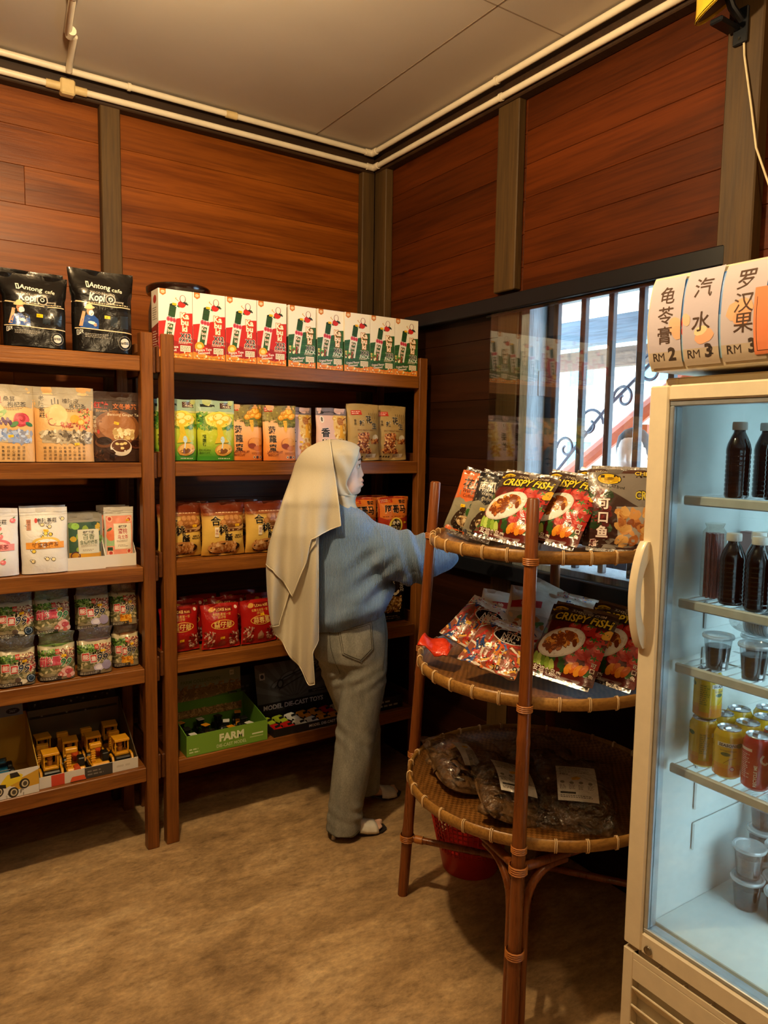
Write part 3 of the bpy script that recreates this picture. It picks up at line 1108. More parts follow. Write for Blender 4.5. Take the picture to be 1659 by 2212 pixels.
def tea_window_art(w, h, kind):
    a = Art(w, h, 17)
    g = kind == 'passion'
    a.rect(-w / 2, h * .90, w / 2, h * .905, '#8f8a80').rect(-w / 2, h * .93, w / 2, h * .935, '#8f8a80')
    a.rect(-w * .44, h * .16, w * .44, h * .85, '#35543f' if g else '#f0987e')
    if g:
        a.rect(-w * .44, h * .16, w * .44, h * .30, '#d49a20')
        a.scatter(24, -w * .42, h * .28, w * .42, h * .83, ['#e2b632', '#6b8f3f', '#274434', '#c9a42e', '#8fa83c'], 1.2)
        a.ell(-w * .28, h * .24, 1.7, 1.7, '#5a2a3a', 14).ell(-w * .28, h * .24, 1.3, 1.3, '#c8902c', 14)
        a.ell(-w * .25, h * .78, 1.4, 1.2, '#8fbf4a', 14)
    else:
        a.rect(-w * .44, h * .34, -w * .10, h * .5, '#9bbf8c')
        for x, y in ((-w * .32, h * .80), (w * .33, h * .78), (-w * .32, h * .22), (w * .3, h * .24)):
            a.ell(x, y, 1.3, 1.2, '#f7c9a8', 12).ell(x, y, .8, .7, '#c9483c', 10)
        a.ell(-w * .30, h * .52, 2.0, 2.1, '#ef8257', 16).ell(-w * .34, h * .62, 1.3, .5, '#3f6b45', 8, .5)
        a.rect(-w * .42, h * .26, -w * .26, h * .32, '#2c4a35')
    a.rect(-w * .20, h * .28, w * .40, h * .72, '#e9dcc0' if not g else '#cfc9ad')
    a.rect(-w * .185, h * .29, w * .385, h * .71, '#f8f0dc' if not g else '#dcd8c0')
    a.text('老陳茶莊', w * .10, h * .665, 1.0, '#3b3028', bold=.03)
    a.text('蜜桃' if not g else '百香', w * .10, h * .585, 2.2, '#b93a3a' if not g else '#5a6a4a', bold=.01)
    a.text('乌龙茶' if not g else '金橘柠檬茶', w * .10, h * .485, 1.7, '#b93a3a' if not g else '#5a6a4a', bold=.01, fit=w * .5)
    a.lines(-w * .12, h * .40, w * .32, h * .44, 2, '#9a8a70')
    a.lines(-w * .08, h * .32, w * .28, h * .36, 2, '#8a7a60')
    if not g: a.tag(w * .28, h * .77, .05, .9)
    return a


def energy_art(w, h, v, seed):
    a = Art(w, h, seed)
    a.rect(-w / 2, 0, w / 2, h, '#8d8064')
    a.rect(-w / 2, h * .84, w / 2, h, '#b9ad8e')
    a.scatter(150, -w / 2, h * .66, 0, h * .86, ['#5f8a3a', '#3f6a2a', '#8fb35a', '#2f4a20'], .34)
    a.scatter(170, 0, h * .55, w / 2, h * .86, ['#8a3a34', '#b3655a', '#d9c39a', '#e8d8b0', '#6a2a2a'], .27)
    a.scatter(70, -w * .1, h * .45, w * .2, h * .68, ['#1f1a18', '#332a26', '#e3d2a6'], .5, .4)
    a.rect(-w / 2, h * .22, w / 2, h * .46, '#6d6a45').scatter(60, -w / 2, h * .2, w / 2, h * .42, ['#7a7450', '#a59a72', '#5b5a3a', '#c9b98f'], .8, .5)
    a.rect(-w * .06, h * .74, w * .06, h * .86, '#b8342c').text('山', 0, h * .80, 1.0, '#f4dfc0')
    if v == 'pink':
        a.text('能量', -w * .18, h * .56, 3.6, '#c8485a', '#f3dcd4', .05, .02)
        a.text('99', w * .24, h * .50, 3.8, '#2f7a4a', '#dfe8cf', .03, .01, shear=.2)
        a.scatter(20, w * .05, h * .08, w * .4, h * .3, ['#e6a49a', '#f0c4ba', '#c86a60'], .9)
        a.ell(w * .30, h * .22, 1.2, 1.0, '#c8505a', 12)
    else:
        for i, ch in enumerate('能量'):
            x = -w * .32 + i * w * .22
            a.rect(x - 1.25, h * .54 - i * .9 - 1.5, x + 1.25, h * .54 - i * .9 + 1.5, '#f1e6d8').rect(x - 1.1, h * .54 - i * .9 - 1.35, x + 1.1, h * .54 - i * .9 + 1.35, '#c9342c')
            a.text(ch, x, h * .54 - i * .9, 2.0, '#f8e3d6', bold=.02)
        a.text('99', w * .17, h * .47, 4.2, '#15243f', '#e6e0cf', .03, .005, shear=.2)
        if v == 'bang': a.text('棒', w * .40, h * .46, 2.6, '#c02a2a', '#eadfc8', .05, .02)
        if v == 'purple': a.ell(w * .05, h * .20, 1.9, 1.4, '#c9c0d6', 16).ell(w * .28, h * .24, 1.7, 1.7, '#9a8fae', 14).ell(w * .05, h * .2, 1.3, .9, '#e6e0ee', 14)
        if v == 'yellow':
            a.ell(-w * .02, h * .19, 2.6, 1.4, '#e8a52a', 14, .2, .1).scatter(30, -w * .2, h * .1, w * .2, h * .3, ['#f2c04a', '#d98a1c', '#b86a14'], .6)
        if v == 'bang':
            a.ell(w * .34, h * .17, 1.5, 1.5, '#1d2a38', 16).ell(w * .34, h * .17, 1.1, 1.1, '#8fa3b5', 16).ell(w * .34, h * .17, .9, .9, '#22303f', 16)
            a.ell(w * .12, h * .1, 1.5, .9, '#e6dcc0', 12).ell(-.2, h * .16, 1.0, .9, '#5a4a40', 12)
    a.rect(-w / 2, 0, w * .1, h * .11, '#3b3530').lines(-w * .46, h * .02, w * .08, h * .10, 2, '#c9c0ad')
    return a.tag(w * .18, h * .68, .15, .9)


def seaweed_art(w, h, red):
    """front of the seaweed roll carton"""
    a = Art(w, h, 8)
    a.rect(-w / 2, 0, w / 2, h, '#f4efe2')
    main, dark = ('#c3261f', '#9d1b18') if red else ('#2c5a2c', '#1e431f')
    a.poly([(-w / 2, 0), (w / 2, 0), (w / 2, h * .68), (w * .22, h * .665), (w * .18, h * .60), (-w * .18, h * .55), (-w / 2, h * .52)], main)
    if not red:
        for i in range(8): a.line([(-w / 2, h * (.10 + i * .05)), (0, h * (.14 + i * .055)), (w / 2, h * (.12 + i * .065))], .22, ('#3f7a3a', dark)[i % 2])
    else:
        a.poly([(-w / 2, 0), (w / 2, 0), (w / 2, h * .2), (-w / 2, h * .3)], dark)
    a.poly([(-w / 2, 0), (w / 2, 0), (w / 2, h * .10), (w * .1, h * .06), (-w / 2, h * .11)], '#e8892a')
    a.scatter(26, -w / 2, .2, w / 2, h * .09, ['#f3b14a', '#f8d98a', '#d9601f', '#f6e6c0'], .55, .3)
    a.poly([(-w * .46, h), (-w * .28, h), (-w * .28, h * .93), (-w * .37, h * .90), (-w * .46, h * .93)], '#c8742a')
    a.ell(-w * .37, h * .955, .8, .55, '#f0d9b0', 12).text('Seleco', -w * .37, h * .955, .6, '#a83a20')
    # chef mark and chilli
    x, y = w * .20, h * .80
    a.ell(x, y - .2, 2.2, .8, '#2f6a33', 10, .4).ell(x - .2, y - .1, 1.5, 1.25, '#c8281f', 14).ell(x + .2, y + 1.9, 1.2, 1.5, '#7d1c18', 14).ell(x + .2, y + 2.0, .95, 1.25, '#f6efe4', 14)
    a.poly([(x + .3, y + .5), (x + 2.2, y - .3), (x + 2.4, y + .2), (x + .6, y + 1.0)], '#2a2422').line([(x - 1.4, y + 1.0), (x - 2.6, y + 1.9), (x - 2.2, y + 2.2)], .25, '#d0902c')
    # seaweed roll in its wrapper
    t = .16
    def q(u, v_):
        c, s_ = math.cos(t), math.sin(t)
        return (-w * .17 + u * c + v_ * s_, h * .46 - u * s_ + v_ * c)
    a.poly([q(-1.25, -8.2), q(1.35, -8.2), q(1.35, 7.6), q(-1.25, 7.6)], '#23481f')
    a.poly([q(-1.75, -5.6), q(1.95, -5.6), q(1.95, 3.6), q(-1.75, 3.6)], '#e9e4da')
    a.poly([q(-.9, -7.5), q(1.1, -7.5), q(1.2, 1.0), q(-.8, 1.0)], '#2d5a2a')
    for i in range(7): a.poly([q(-1.25, -7.8 + i * 2.2), q(1.35, -7.4 + i * 2.2), q(1.35, -7.2 + i * 2.2), q(-1.25, -7.6 + i * 2.2)], '#183315') if i in (0, 5, 6) else None
    p = q(0, 8.0)
    a.ell(p[0], p[1], 1.35, .6, '#173016', 14).ell(p[0], p[1], .7, .28, '#0d1c0d', 12)
    for i in range(3):
        p = q(-1.0 + i * 1.15, 2.5)
        a.ell(p[0], p[1], .66, .85, '#d4475a', 12).text('6', p[0], p[1], 1.0, '#7d1626', bold=.02)
    for k, (ch, dx) in enumerate((('Ka', -.4), ('bu', -.2), ('ki', 0))):
        p = q(dx + .4, .2 - k * 1.7)
        a.text(ch, p[0], p[1], 1.7, '#f3ead6', '#8d2a1c', .06, .02)
    for k, (ch, sz) in enumerate((('Ka', 3.1), ('bu', 3.0), ('ki', 3.0))):
        a.text(ch, w * .27, h * (.63 - k * .095), sz, '#fdf3dd', '#c9701c', .06, .035)
    a.text('X12', w * .29, h * .335, 2.3, '#1a1a2a', '#f3e6d4', .05, .04)
    a.text('PACK', w * .30, h * .265, 1.9, '#1a1a2a' if red else '#dbe6d4', '#f3e6d4' if red else '#24402a', .05, .03)
    if red:
        a.ell(-w * .30, h * .19, 1.9, 1.9, '#e8a22a', 16, 0, .08).ell(-w * .30, h * .2, 1.0, .8, '#f9dc8a', 12).ell(-w * .12, h * .15, 1.3, 1.2, '#c92a1f', 14)
    else:
        a.ell(-w * .34, h * .30, 1.5, 1.3, '#4f8a3f', 14).scatter(14, -w * .45, h * .2, -w * .2, h * .36, ['#d9c06a', '#f2e6b8', '#8a3a24'], .45)
    a.text('Papaya Tate' if red else 'Original Flavour', -w * .17, h * .145, 1.3, '#fbeee0', '#a02a1c' if red else '#3a2a1a', .05, .02, rot=.12, fit=w * .52)
    a.text('Seaweed', -w * .17, h * .105, 1.35, '#fbeee0', '#a02a1c' if red else '#3a2a1a', .05, .02, rot=.12)
    a.rect(w * .13, h * .10, w * .44, h * .19, '#f1e4c8').lines(w * .15, h * .11, w * .42, h * .18, 3, '#8a6a50', ragged=False)
    a.lines(w * .08, h * .21, w * .44, h * .25, 2, '#f3d9c0')
    a.lines(-w * .45, h * .02, w * .45, h * .04, 1, '#5a2a10', ragged=False)
    return a.tag(-w * .03, h * .79, -.08, .95)


def seaweed_side(d, h, red):
    a = Art(d, h, 9)
    a.rect(-d / 2, 0, d / 2, h, '#efe8da').poly([(-d / 2, 0), (d / 2, 0), (d / 2, h * .5), (-d / 2, h * .45)], '#8f2a20' if red else '#24452a')
    a.ell(0, h * .86, 2.0, 1.6, '#b3302a', 14).lines(-d * .35, h * .55, d * .35, h * .75, 6, '#6a5a4a')
    return a.lines(-d * .35, h * .1, d * .35, h * .4, 8, '#e8d6c0')


def durian_art(w, h):
    a = Art(w, h, 21)
    a.rect(-w / 2, h * .80, w / 2, h, '#9fb89a').rect(-w / 2, h * .78, w / 2, h * .81, '#c9c98a')
    a.rect(-w * .40, h * .885, -w * .02, h * .945, '#2a2f2a')
    a.rect(w * .12, h * .865, w * .42, h * .965, '#4a2a1c').text('榴莲', w * .27, h * .915, 2.0, '#e9d9b8', bold=.02)
    a.scatter(70, -w / 2, h * .50, -w * .2, h * .78, ['#3f7a2a', '#5a9a34', '#2f5a1f', '#8ab04a'], 1.0, .4)
    a.ell(w * .05, h * .66, w * .40, h * .15, '#6f8f2a', 20, 0, .06).scatter(60, -w * .32, h * .52, w * .42, h * .60, ['#4a7a24', '#7a9a34', '#a9b04a'], .7, .35)
    a.ell(w * .05, h * .68, w * .36, h * .13, '#f2dc5a', 22, 0, .06)
    for dx, dy, r in ((-2.6, .2, 2.2), (0, .8, 2.6), (2.9, .1, 2.2), (.6, -1.4, 2.0)): a.ell(w * .05 + dx, h * .68 + dy, r, r * .7, '#e2bc35', 14, .3).ell(w * .05 + dx - .2, h * .68 + dy + .3, r * .75, r * .45, '#f8eb8f', 12, .3)
    a.poly([(-w * .02, h * .58), (w * .10, h * .58), (w * .16, h * .40), (w * .30, h * .30), (-w * .1, h * .28), (-w * .01, h * .42)], '#d9ba30')
    a.vtext('榴莲饼', -w * .35, h * .33, 1.5, '#2f4a1c', bold=.02)
    a.text('DURIAN', -w * .34, h * .17, 1.1, '#2f4a1c', rot=0).text('BISCUIT', -w * .34, h * .125, 1.1, '#2f4a1c')
    a.ell(w * .14, h * .18, w * .24, h * .10, '#c9923a', 18, .2, .03).ell(w * .15, h * .19, w * .21, h * .08, '#e6b65a', 18, .2).ell(w * .12, h * .155, w * .14, h * .045, '#7a4a1a', 14, .1)
    a.rect(-w / 2, 0, w / 2, h * .07, '#3f8a2a').lines(w * .0, h * .02, w * .42, h * .05, 1, '#dfeac0')
    a.ell(w * .12, h * .34, .9, 1.4, '#bcd9e6', 12).line([(w * .12, h * .30), (w * .10, h * .2)], .5, '#cfe3ee')
    return a


def jackfruit_art(w, h):
    a = Art(w, h, 22)
    a.poly([(-w / 2, h), (w / 2, h), (w / 2, h * .62), (w * .2, h * .66), (-w * .1, h * .74), (-w / 2, h * .70)], '#8a7a3a')
    a.scatter(90, -w / 2, h * .70, w / 2, h, ['#9a8a44', '#7a6a30', '#b0a052', '#6a5a28'], .5, .4)
    a.ell(w * .20, h * .71, w * .30, h * .11, '#6f6a2c', 20).scatter(60, -w * .08, h * .62, w * .48, h * .70, ['#8a843a', '#5f5a24', '#a39a4a'], .45)
    for dx, dy, r in ((-2.2, .6, 2.0), (0, 1.6, 2.3), (2.4, 1.0, 2.0), (.4, 2.9, 1.8), (1.6, 2.6, 1.7), (-1.2, 2.3, 1.7)):
        a.ell(w * .2 + dx, h * .76 + dy, r, r * .62, '#d98f1c', 12, .5).ell(w * .2 + dx, h * .76 + dy + .2, r * .75, r * .4, '#f7c65a', 10, .5)
    a.poly([(w * .08, h * .72), (w * .2, h * .72), (w * .18, h * .56), (w * .14, h * .5), (w * .1, h * .58)], '#f0b23a')
    a.rect(-w * .46, h * .88, -w * .22, h * .97, '#c2382c').lines(-w * .44, h * .89, -w * .24, h * .96, 2, '#f3dfc8')
    a.vtext('菠蘿蜜', -w * .27, h * .39, 3.3, '#1c1712', '#f9c791', .03, .02, 1.12)
    a.ell(w * .20, h * .30, w * .24, h * .11, '#b3601c', 18).ell(w * .22, h * .32, w * .22, h * .09, '#e39a44', 18).ell(w * .1, h * .26, w * .12, h * .05, '#8a3a14', 12)
    a.ell(w * .28, h * .22, w * .12, h * .05, '#c8702a', 12).text('JACKFRUIT', -w * .20, h * .145, 1.35, '#7a2f14', bold=.02).text('BISCUIT', -w * .25, h * .10, 1.25, '#7a2f14', bold=.02)
    for i in range(3): a.ell(w * (.18 + i * .1), h * .06, .55, .55, ('#e9d9b8', '#2a3a6a', '#e9d9b8')[i], 12).ell(w * (.18 + i * .1), h * .06, .35, .35, '#5a4a3a', 10)
    a.lines(w * .1, h * .11, w * .45, h * .15, 2, '#8a4a20')
    return a


def honeycake_art(w, h):
    a = Art(w, h, 23)
    a.rect(-w / 2, h * .86, w / 2, h, '#7a6f7a').rect(-w * .36, h * .885, w * .15, h * .945, '#231f22')
    a.poly([(w * .05, h * .86), (w / 2, h * .86), (w / 2, h * .2), (w * .2, h * .3), (w * .02, h * .6)], '#e6c27a')
    a.scatter(60, w * .06, h * .3, w * .48, h * .84, ['#d9a84a', '#c98f2c', '#f0d79a', '#b3822a'], .7)
    a.ell(w * .26, h * .74, 1.6, 1.7, '#a5622a', 14).line([(w * .3, h * .75), (w * .47, h * .82)], .5, '#8a4a1c')
    for i in range(4): a.line([(w * .17, h * (.70 + i * .025)), (w * .35, h * (.705 + i * .025))], .18, '#d9a060')
    a.poly([(w * .24, h * .68), (w * .30, h * .68), (w * .34, h * .5), (w * .40, h * .42), (w * .16, h * .42), (w * .22, h * .52)], '#e2a52a')
    a.ell(-w * .33, h * .78, 1.0, 1.6, '#f0ece6', 12).ell(-w * .33, h * .78, .5, 1.1, '#6a5f5a', 10)
    a.vtext('香饼', -w * .25, h * .42, 4.2, '#141210', '#f6e4e0', .03, .03, 1.2)
    a.ell(w * .22, h * .25, 2.6, 1.7, '#d99a2c', 14).scatter(30, w * .0, h * .1, w * .42, h * .3, ['#f0c860', '#c9801c'], .7)
    return a.tag(w * .05, h * .34, 0, 1)


def peanut_art(w, h):
    a = Art(w, h, 24)
    a.rect(-w * .42, h * .80, -w * .12, h * .88, '#c8382a').lines(-w * .40, h * .81, -w * .14, h * .87, 2, '#f3dfc8')
    for i in range(5): a.line([(w * (.05 + i * .07), h * .66), (w * (.1 + i * .07), h * .84), (w * (.15 + i * .07), h * .68)], .14, '#6f5a34')
    a.text('花', w * .06, h * .72, 3.6, '#1c2433', '#d9c9a0', .03, .02).text('辣', -w * .16, h * .655, 2.6, '#1c2433', '#d9c9a0', .03, .02).text('生', w * .22, h * .615, 3.0, '#1c2433', '#d9c9a0', .03, .02)
    a.vtext('香脆', -w * .34, h * .67, 1.3, '#3a2f20')
    a.text('SPICY PEANUT BARS', -w * .06, h * .53, .95, '#7a4a2a', fit=w * .55)
    a.poly([(-w * .26, h * .48), (w * .04, h * .48), (w * .06, h * .2), (-w * .28, h * .2)], '#7a3a1c')
    a.scatter(110, -w * .28, h * .2, w * .06, h * .48, ['#b3652c', '#8a4020', '#d9a06a', '#5f2a14', '#e6bf8a', '#c87a3a'], .55, .4)
    a.scatter(70, -w * .36, h * .13, w * .16, h * .20, ['#8a3a1c', '#c8803a', '#5f2412', '#d9a060'], .55, .4)
    a.ell(w * .29, h * .40, 1.9, 1.5, '#d9cdb5', 14).scatter(40, w * .14, h * .30, w * .42, h * .38, ['#7a3014', '#b3622c', '#4f1f10', '#d99a50'], .6, .4)
    for i in range(4): a.ell(-w * .33 + i * 1.5, h * .065, .5, .5, '#3a2f24', 12)
    a.rect(w * .02, h * .05, w * .34, h * .12, '#e3dcc8').lines(w * .04, h * .06, w * .32, h * .11, 2, '#6a5a48')
    return a


def walnut_art(w, h):
    a = Art(w, h, 25)
    a.rect(-w / 2, h * .80, w / 2, h, '#6a2a14').rect(-w / 2, h * .76, w / 2, h * .81, '#93522a')
    a.lines(-w * .2, h * .79, w * .35, h * .83, 1, '#d9b58a', ragged=False)
    a.ell(w * .16, h * .56, w * .33, h * .10, '#c9a06a', 20).ell(w * .16, h * .60, w * .30, h * .08, '#7a4a24', 20)
    for dx, dy in ((-3.6, .2), (-1.2, .8), (1.4, .4), (3.6, .7), (.2, 2.0), (2.4, 2.1), (-2.0, 2.0)): a.ell(w * .16 + dx, h * .61 + dy, 1.6, 1.4, '#a56a34', 12).ell(w * .16 + dx - .2, h * .61 + dy + .3, 1.1, .9, '#c98f54', 10)
    a.poly([(-w * .2, h * .52), (w * .48, h * .50), (w * .44, h * .47), (-w * .14, h * .44)], '#5a3014')
    a.text('合', -w * .22, h * .66, 4.0, '#17100c', '#e9cf8a', .03, .025).text('桃', -w * .05, h * .49, 4.0, '#17100c', '#e9cf8a', .03, .025).text('酥', w * .08, h * .335, 3.6, '#17100c', '#e9cf8a', .03, .025)
    a.rect(-w * .25, h * .36, -w * .16, h * .54, '#f0e3c4').vtext('核桃', -w * .205, h * .45, 1.2, '#a03020')
    a.ell(w * .0, h * .14, w * .36, h * .11, '#2a1710', 20, .12).ell(-w * .05, h * .17, w * .34, h * .115, '#c98c4c', 22, .1, .03)
    a.scatter(70, -w * .33, h * .09, w * .24, h * .25, ['#d9a468', '#b8763a', '#e6bb84', '#a8662e'], .7, .45)
    a.text('BISKUT', w * .34, h * .375, .95, '#2a1a10', bold=.03).text('WALNUT', w * .34, h * .335, .95, '#2a1a10', bold=.03)
    return a.tag(w * .30, h * .57, .05, 1.1)


def sesame_art(w, h):
    a = Art(w, h, 26)
    a.poly([(-w / 2, h * .56), (-w * .3, h * .50), (w * .2, h * .52), (w / 2, h * .58), (w / 2, h), (-w / 2, h)], '#d9772a')
    a.rect(-w * .44, h * .86, -w * .06, h * .95, '#c23a24').lines(-w * .42, h * .87, -w * .1, h * .94, 2, '#f0d9b0')
    a.text('香脆', w * .24, h * .88, 1.8, '#1c1712', bold=.03).text('阿哥马', 0, h * .72, 4.0, '#1c1712', '#eeb070', .04, .03, fit=w * .86)
    a.lines(-w * .4, h * .545, w * .4, h * .575, 1, '#5a2a10', ragged=False)
    a.ell(0, h * .36, 4.0, 3.8, '#e8c84a', 22).ell(0, h * .36, 2.9, 3.2, '#2a201a', 20)
    a.ell(-1.1, h * .42, 1.0, 1.0, '#d9c8a8', 12).ell(1.1, h * .42, 1.0, 1.0, '#d9c8a8', 12).scatter(30, -2.6, h * .22, 2.6, h * .34, ['#8a7a60', '#c9b890', '#4a3a2a'], .5)
    a.scatter(60, -w * .45, h * .05, w * .45, h * .2, ['#e6c890', '#c98f4a', '#3a2a1c', '#f0dcae'], .7)
    return a.tag(w * .32, h * .42, 0, 1)


def red_biscuit_art(w, h, alt=False):
    a = Art(w, h, 27)
    a.rect(-w * .14, h * .82, w * .30, h * .93, '#7a1812').text('LOKE KEE', w * .06, h * .865, 1.5, '#e9c06a', bold=.02, fit=6.4).ell(-w * .24, h * .875, 1.5, .9, '#d9a04a', 12, .3)
    a.ell(w * .40, h * .90, .7, .7, '#e6c9b8', 12)
    a.text('金寶名產第一家', 0, h * .765, 1.15, '#e8b85a', fit=w * .55).text('虎仔嘜', 0, h * .70, 1.2, '#e8b85a')
    a.ell(w * .02, h * .54, w * .32, h * .105, '#e6b34a', 24).ell(w * .02, h * .54, w * .30, h * .09, '#9a1714', 24)
    a.text('蒜蓉馬' if alt else '雞仔餅', w * .02, h * .54, 2.7, '#f0cf7a', bold=.015, fit=w * .5)
    a.scatter(60, -w * .45, h * .05, -w * .2, h * .40, ['#c9a08a', '#8a3a2a', '#e3c6b0', '#6a1a14'], .5, .3)
    a.scatter(60, w * .2, h * .05, w * .45, h * .40, ['#c9a08a', '#8a3a2a', '#e3c6b0', '#6a1a14'], .5, .3)
    if alt: a.poly([(-1.2, h * .1), (1.6, h * .1), (1.6, h * .2), (.2, h * .3), (-1.2, h * .22)], '#b98a70')
    else: a.ell(0, h * .12, 1.7, 1.2, '#8a2a24', 14)
    return a.tag(0 if not alt else .8, h * .245 if not alt else h * .66, .1, 1.1)


def peanutbar_art(w, h):
    a = Art(w, h, 28)
    a.text('Fried', -w * .14, h * .86, 2.2, '#f3ead8', bold=.02).text('Peanut', -w * .1, h * .755, 2.2, '#f3ead8', bold=.02).text('Bars', -w * .14, h * .65, 2.2, '#f3ead8', bold=.02)
    a.vtext('花生条', w * .33, h * .74, 2.8, '#17120f', '#e6dcc8', .05, .02)
    a.ell(0, h * .36, w * .32, h * .15, '#8a5a24', 16, 0, .12).scatter(120, -w * .32, h * .2, w * .3, h * .5, ['#d9a850', '#b3782c', '#f0d08a', '#7a4a1c', '#e6bf6a'], .75, .45)
    a.ell(w * .06, h * .54, 1.3, .7, '#efe3c4', 10).ell(w * .16, h * .57, 1.3, .7, '#e6d6ae', 10, .6)
    a.lines(-w * .38, h * .05, w * .4, h * .13, 2, '#a59a88')
    return a.tag(w * .12, h * .92, 0, 1)


def crispy_art(w, h, seed=31, alt=False):
    a = Art(w, h, seed)
    a.rect(-w / 2, 0, w / 2, h, '#5b1d16')
    def tomato(x, y, r, c='#b52a22'):
        a.ell(x, y, r, r * .9, c, 16).ell(x - r * .25, y + r * .3, r * .55, r * .4, '#d8564a', 12, .4).ell(x - r * .3, y + r * .4, r * .18, r * .12, '#f5cfc4', 8)
        for i in range(5): a.ell(x + math.cos(i * 1.25) * r * .28, y + r * .6 + math.sin(i * 1.25) * r * .12, r * .3, r * .09, '#3f7a2c', 6, i * 1.25)
    a.scatter(20, -w / 2, 0, w / 2, h * .6, ['#35602a', '#2a4a20', '#8a2018'], 1.6, 1.0)
    for x, y, r in ((.20, .70, 2.5), (.40, .66, 2.6), (.14, .56, 2.0), (.33, .52, 2.6), (.45, .45, 2.2), (.25, .38, 2.4), (.42, .30, 2.3), (-.02, .70, 2.0), (.12, .28, 1.8)):
        tomato(w * x, h * y, r)
    a.ell(w * .46, h * .72, 1.2, 2.0, '#e8b032', 12, -.4)
    for i in range(4): a.ell(w * (.12 + i * .07), h * (.16 + .02 * (i % 2)), 1.0, 2.0, ('#e8962a', '#d2691e')[i % 2], 10, -.5)
    for i in range(5): a.ell(w * (-.42 + i * .07), h * (.18 - .014 * i), .9, 2.2, ('#8fae3f', '#b3c860', '#6f9030')[i % 3], 10, .3)
    # plate of crisps
    a.ell(-w * .12, h * .45, w * .36, h * .20, '#d9d2c6', 28, .45).ell(-w * .12, h * .455, w * .34, h * .185, '#ece7de', 28, .45)
    a.group()
    for i in range(46):
        t, q = a.r.uniform(0, 2 * PI), math.sqrt(a.r.random()) * .82
        x, y = w * .29 * q * math.cos(t), h * .145 * q * math.sin(t)
        x, y = x * math.cos(.45) - y * math.sin(.45), x * math.sin(.45) + y * math.cos(.45)
        rr_ = a.r.uniform(1.0, 1.6)
        ro = a.r.uniform(0, 3)
        a.ell(-w * .12 + x, h * .46 + y, rr_, rr_ * .66, '#7a3a14', 8, ro, .15).ell(-w * .12 + x, h * .46 + y + .12, rr_ * .88, rr_ * .55, a.r.choice(['#c8772c', '#d98f3c', '#b8652a', '#e0a04a']), 8, ro, .15)
    a.hold = False
    # header
    a.poly([(-w / 2, h), (w / 2, h), (w / 2, h * .80), (-w / 2, h * .72)], '#3c2c26')
    a.poly([(-w / 2, h * .80), (w / 2, h * .87), (w / 2, h * .955), (-w / 2, h * .93)], '#4f4138')
    a.ell(-w * .36, h * .925, 2.6, 1.1, '#e3bd2a', 20, .06).ell(-w * .36, h * .925, 1.6, .5, '#8a6a14', 10, .06)
    a.text('KHEONG CHIM', w * .08, h * .945, 1.5, '#d9c9a0', bold=.01, fit=w * .6, rot=.05)
    a.text('CRISPY FISH', w * .04, h * .835, 3.7, '#f2d43a', '#1a120c', .07, .03, rot=.07, shear=.12, fit=w * .86)
    a.vtext('可口鱼', w * .44, h * .2, 1.6, '#f0e0d0', '#5a1a14', .05, .02)
    a.text('友福食品廠', -w * .18, h * .06, 1.8, '#f1e4d6', '#4a1712', .06, .02)
    if alt: a.tag(-w * .1, h * .5, .1, 1.2)
    return a


def flyboat_art(w, h):
    a = Art(w, h, 33)
    a.rect(-w / 2, 0, w / 2, h, '#3a231c')
    a.scatter(50, -w / 2, h * .2, -w * .2, h * .75, ['#5a1a16', '#2f4a24', '#7a2a20', '#24381c'], 1.6)
    a.poly([(-w / 2, h), (w / 2, h), (w / 2, h * .60), (w * .22, h * .50), (-w * .2, h * .70), (-w / 2, h * .78)], '#7d766f')
    a.poly([(-w / 2, h), (w / 2, h), (w / 2, h * .93), (-w / 2, h * .96)], '#4a2c22')
    a.ell(-w * .22, h * .86, 3.6, 1.95, '#2a2016', 24, -.06).ell(-w * .22, h * .86, 3.35, 1.75, '#e8c42a', 24, -.06).ell(-w * .22, h * .86, 2.9, 1.4, '#c9a018', 24, -.06)
    a.ell(-w * .22, h * .86, 1.6, .5, '#8a6a10', 10, .1).poly([(-w * .25, h * .86), (-w * .17, h * .86), (-w * .2, h * .90)], '#7a5a0c')
    a.text('FLY BOAT Brand', -w * .17, h * .755, 1.35, '#14110f', rot=-.12, fit=7)
    a.text('KHEONG', -w * .30, h * .965, 1.0, '#d9c9a0', fit=4).text('CHERN', w * .26, h * .945, 2.0, '#f0d050', '#4a3a10', .06, .02)
    a.text('CRISPY', w * .32, h * .665, 3.4, '#c9b83a', '#14100c', .07, .03, rot=.05, fit=8)
    a.poly([(-w * .1, h * .5), (w / 2, h * .52), (w / 2, h * .08), (-w * .05, h * .06)], '#9a948c')
    a.scatter(46, -w * .06, h * .08, w * .48, h * .46, ['#b8763a', '#a5622c', '#c98f4a', '#8a4a20', '#d9a860'], 1.5, 1.2)
    a.vtext('可口鱼', -w * .27, h * .36, 3.6, '#f3e9e2', '#4a1a16', .07, .03, 1.12)
    a.text('雞', -w * .36, h * .05, 2.0, '#5a1512', '#f0d8d0', .06, .02)
    return a


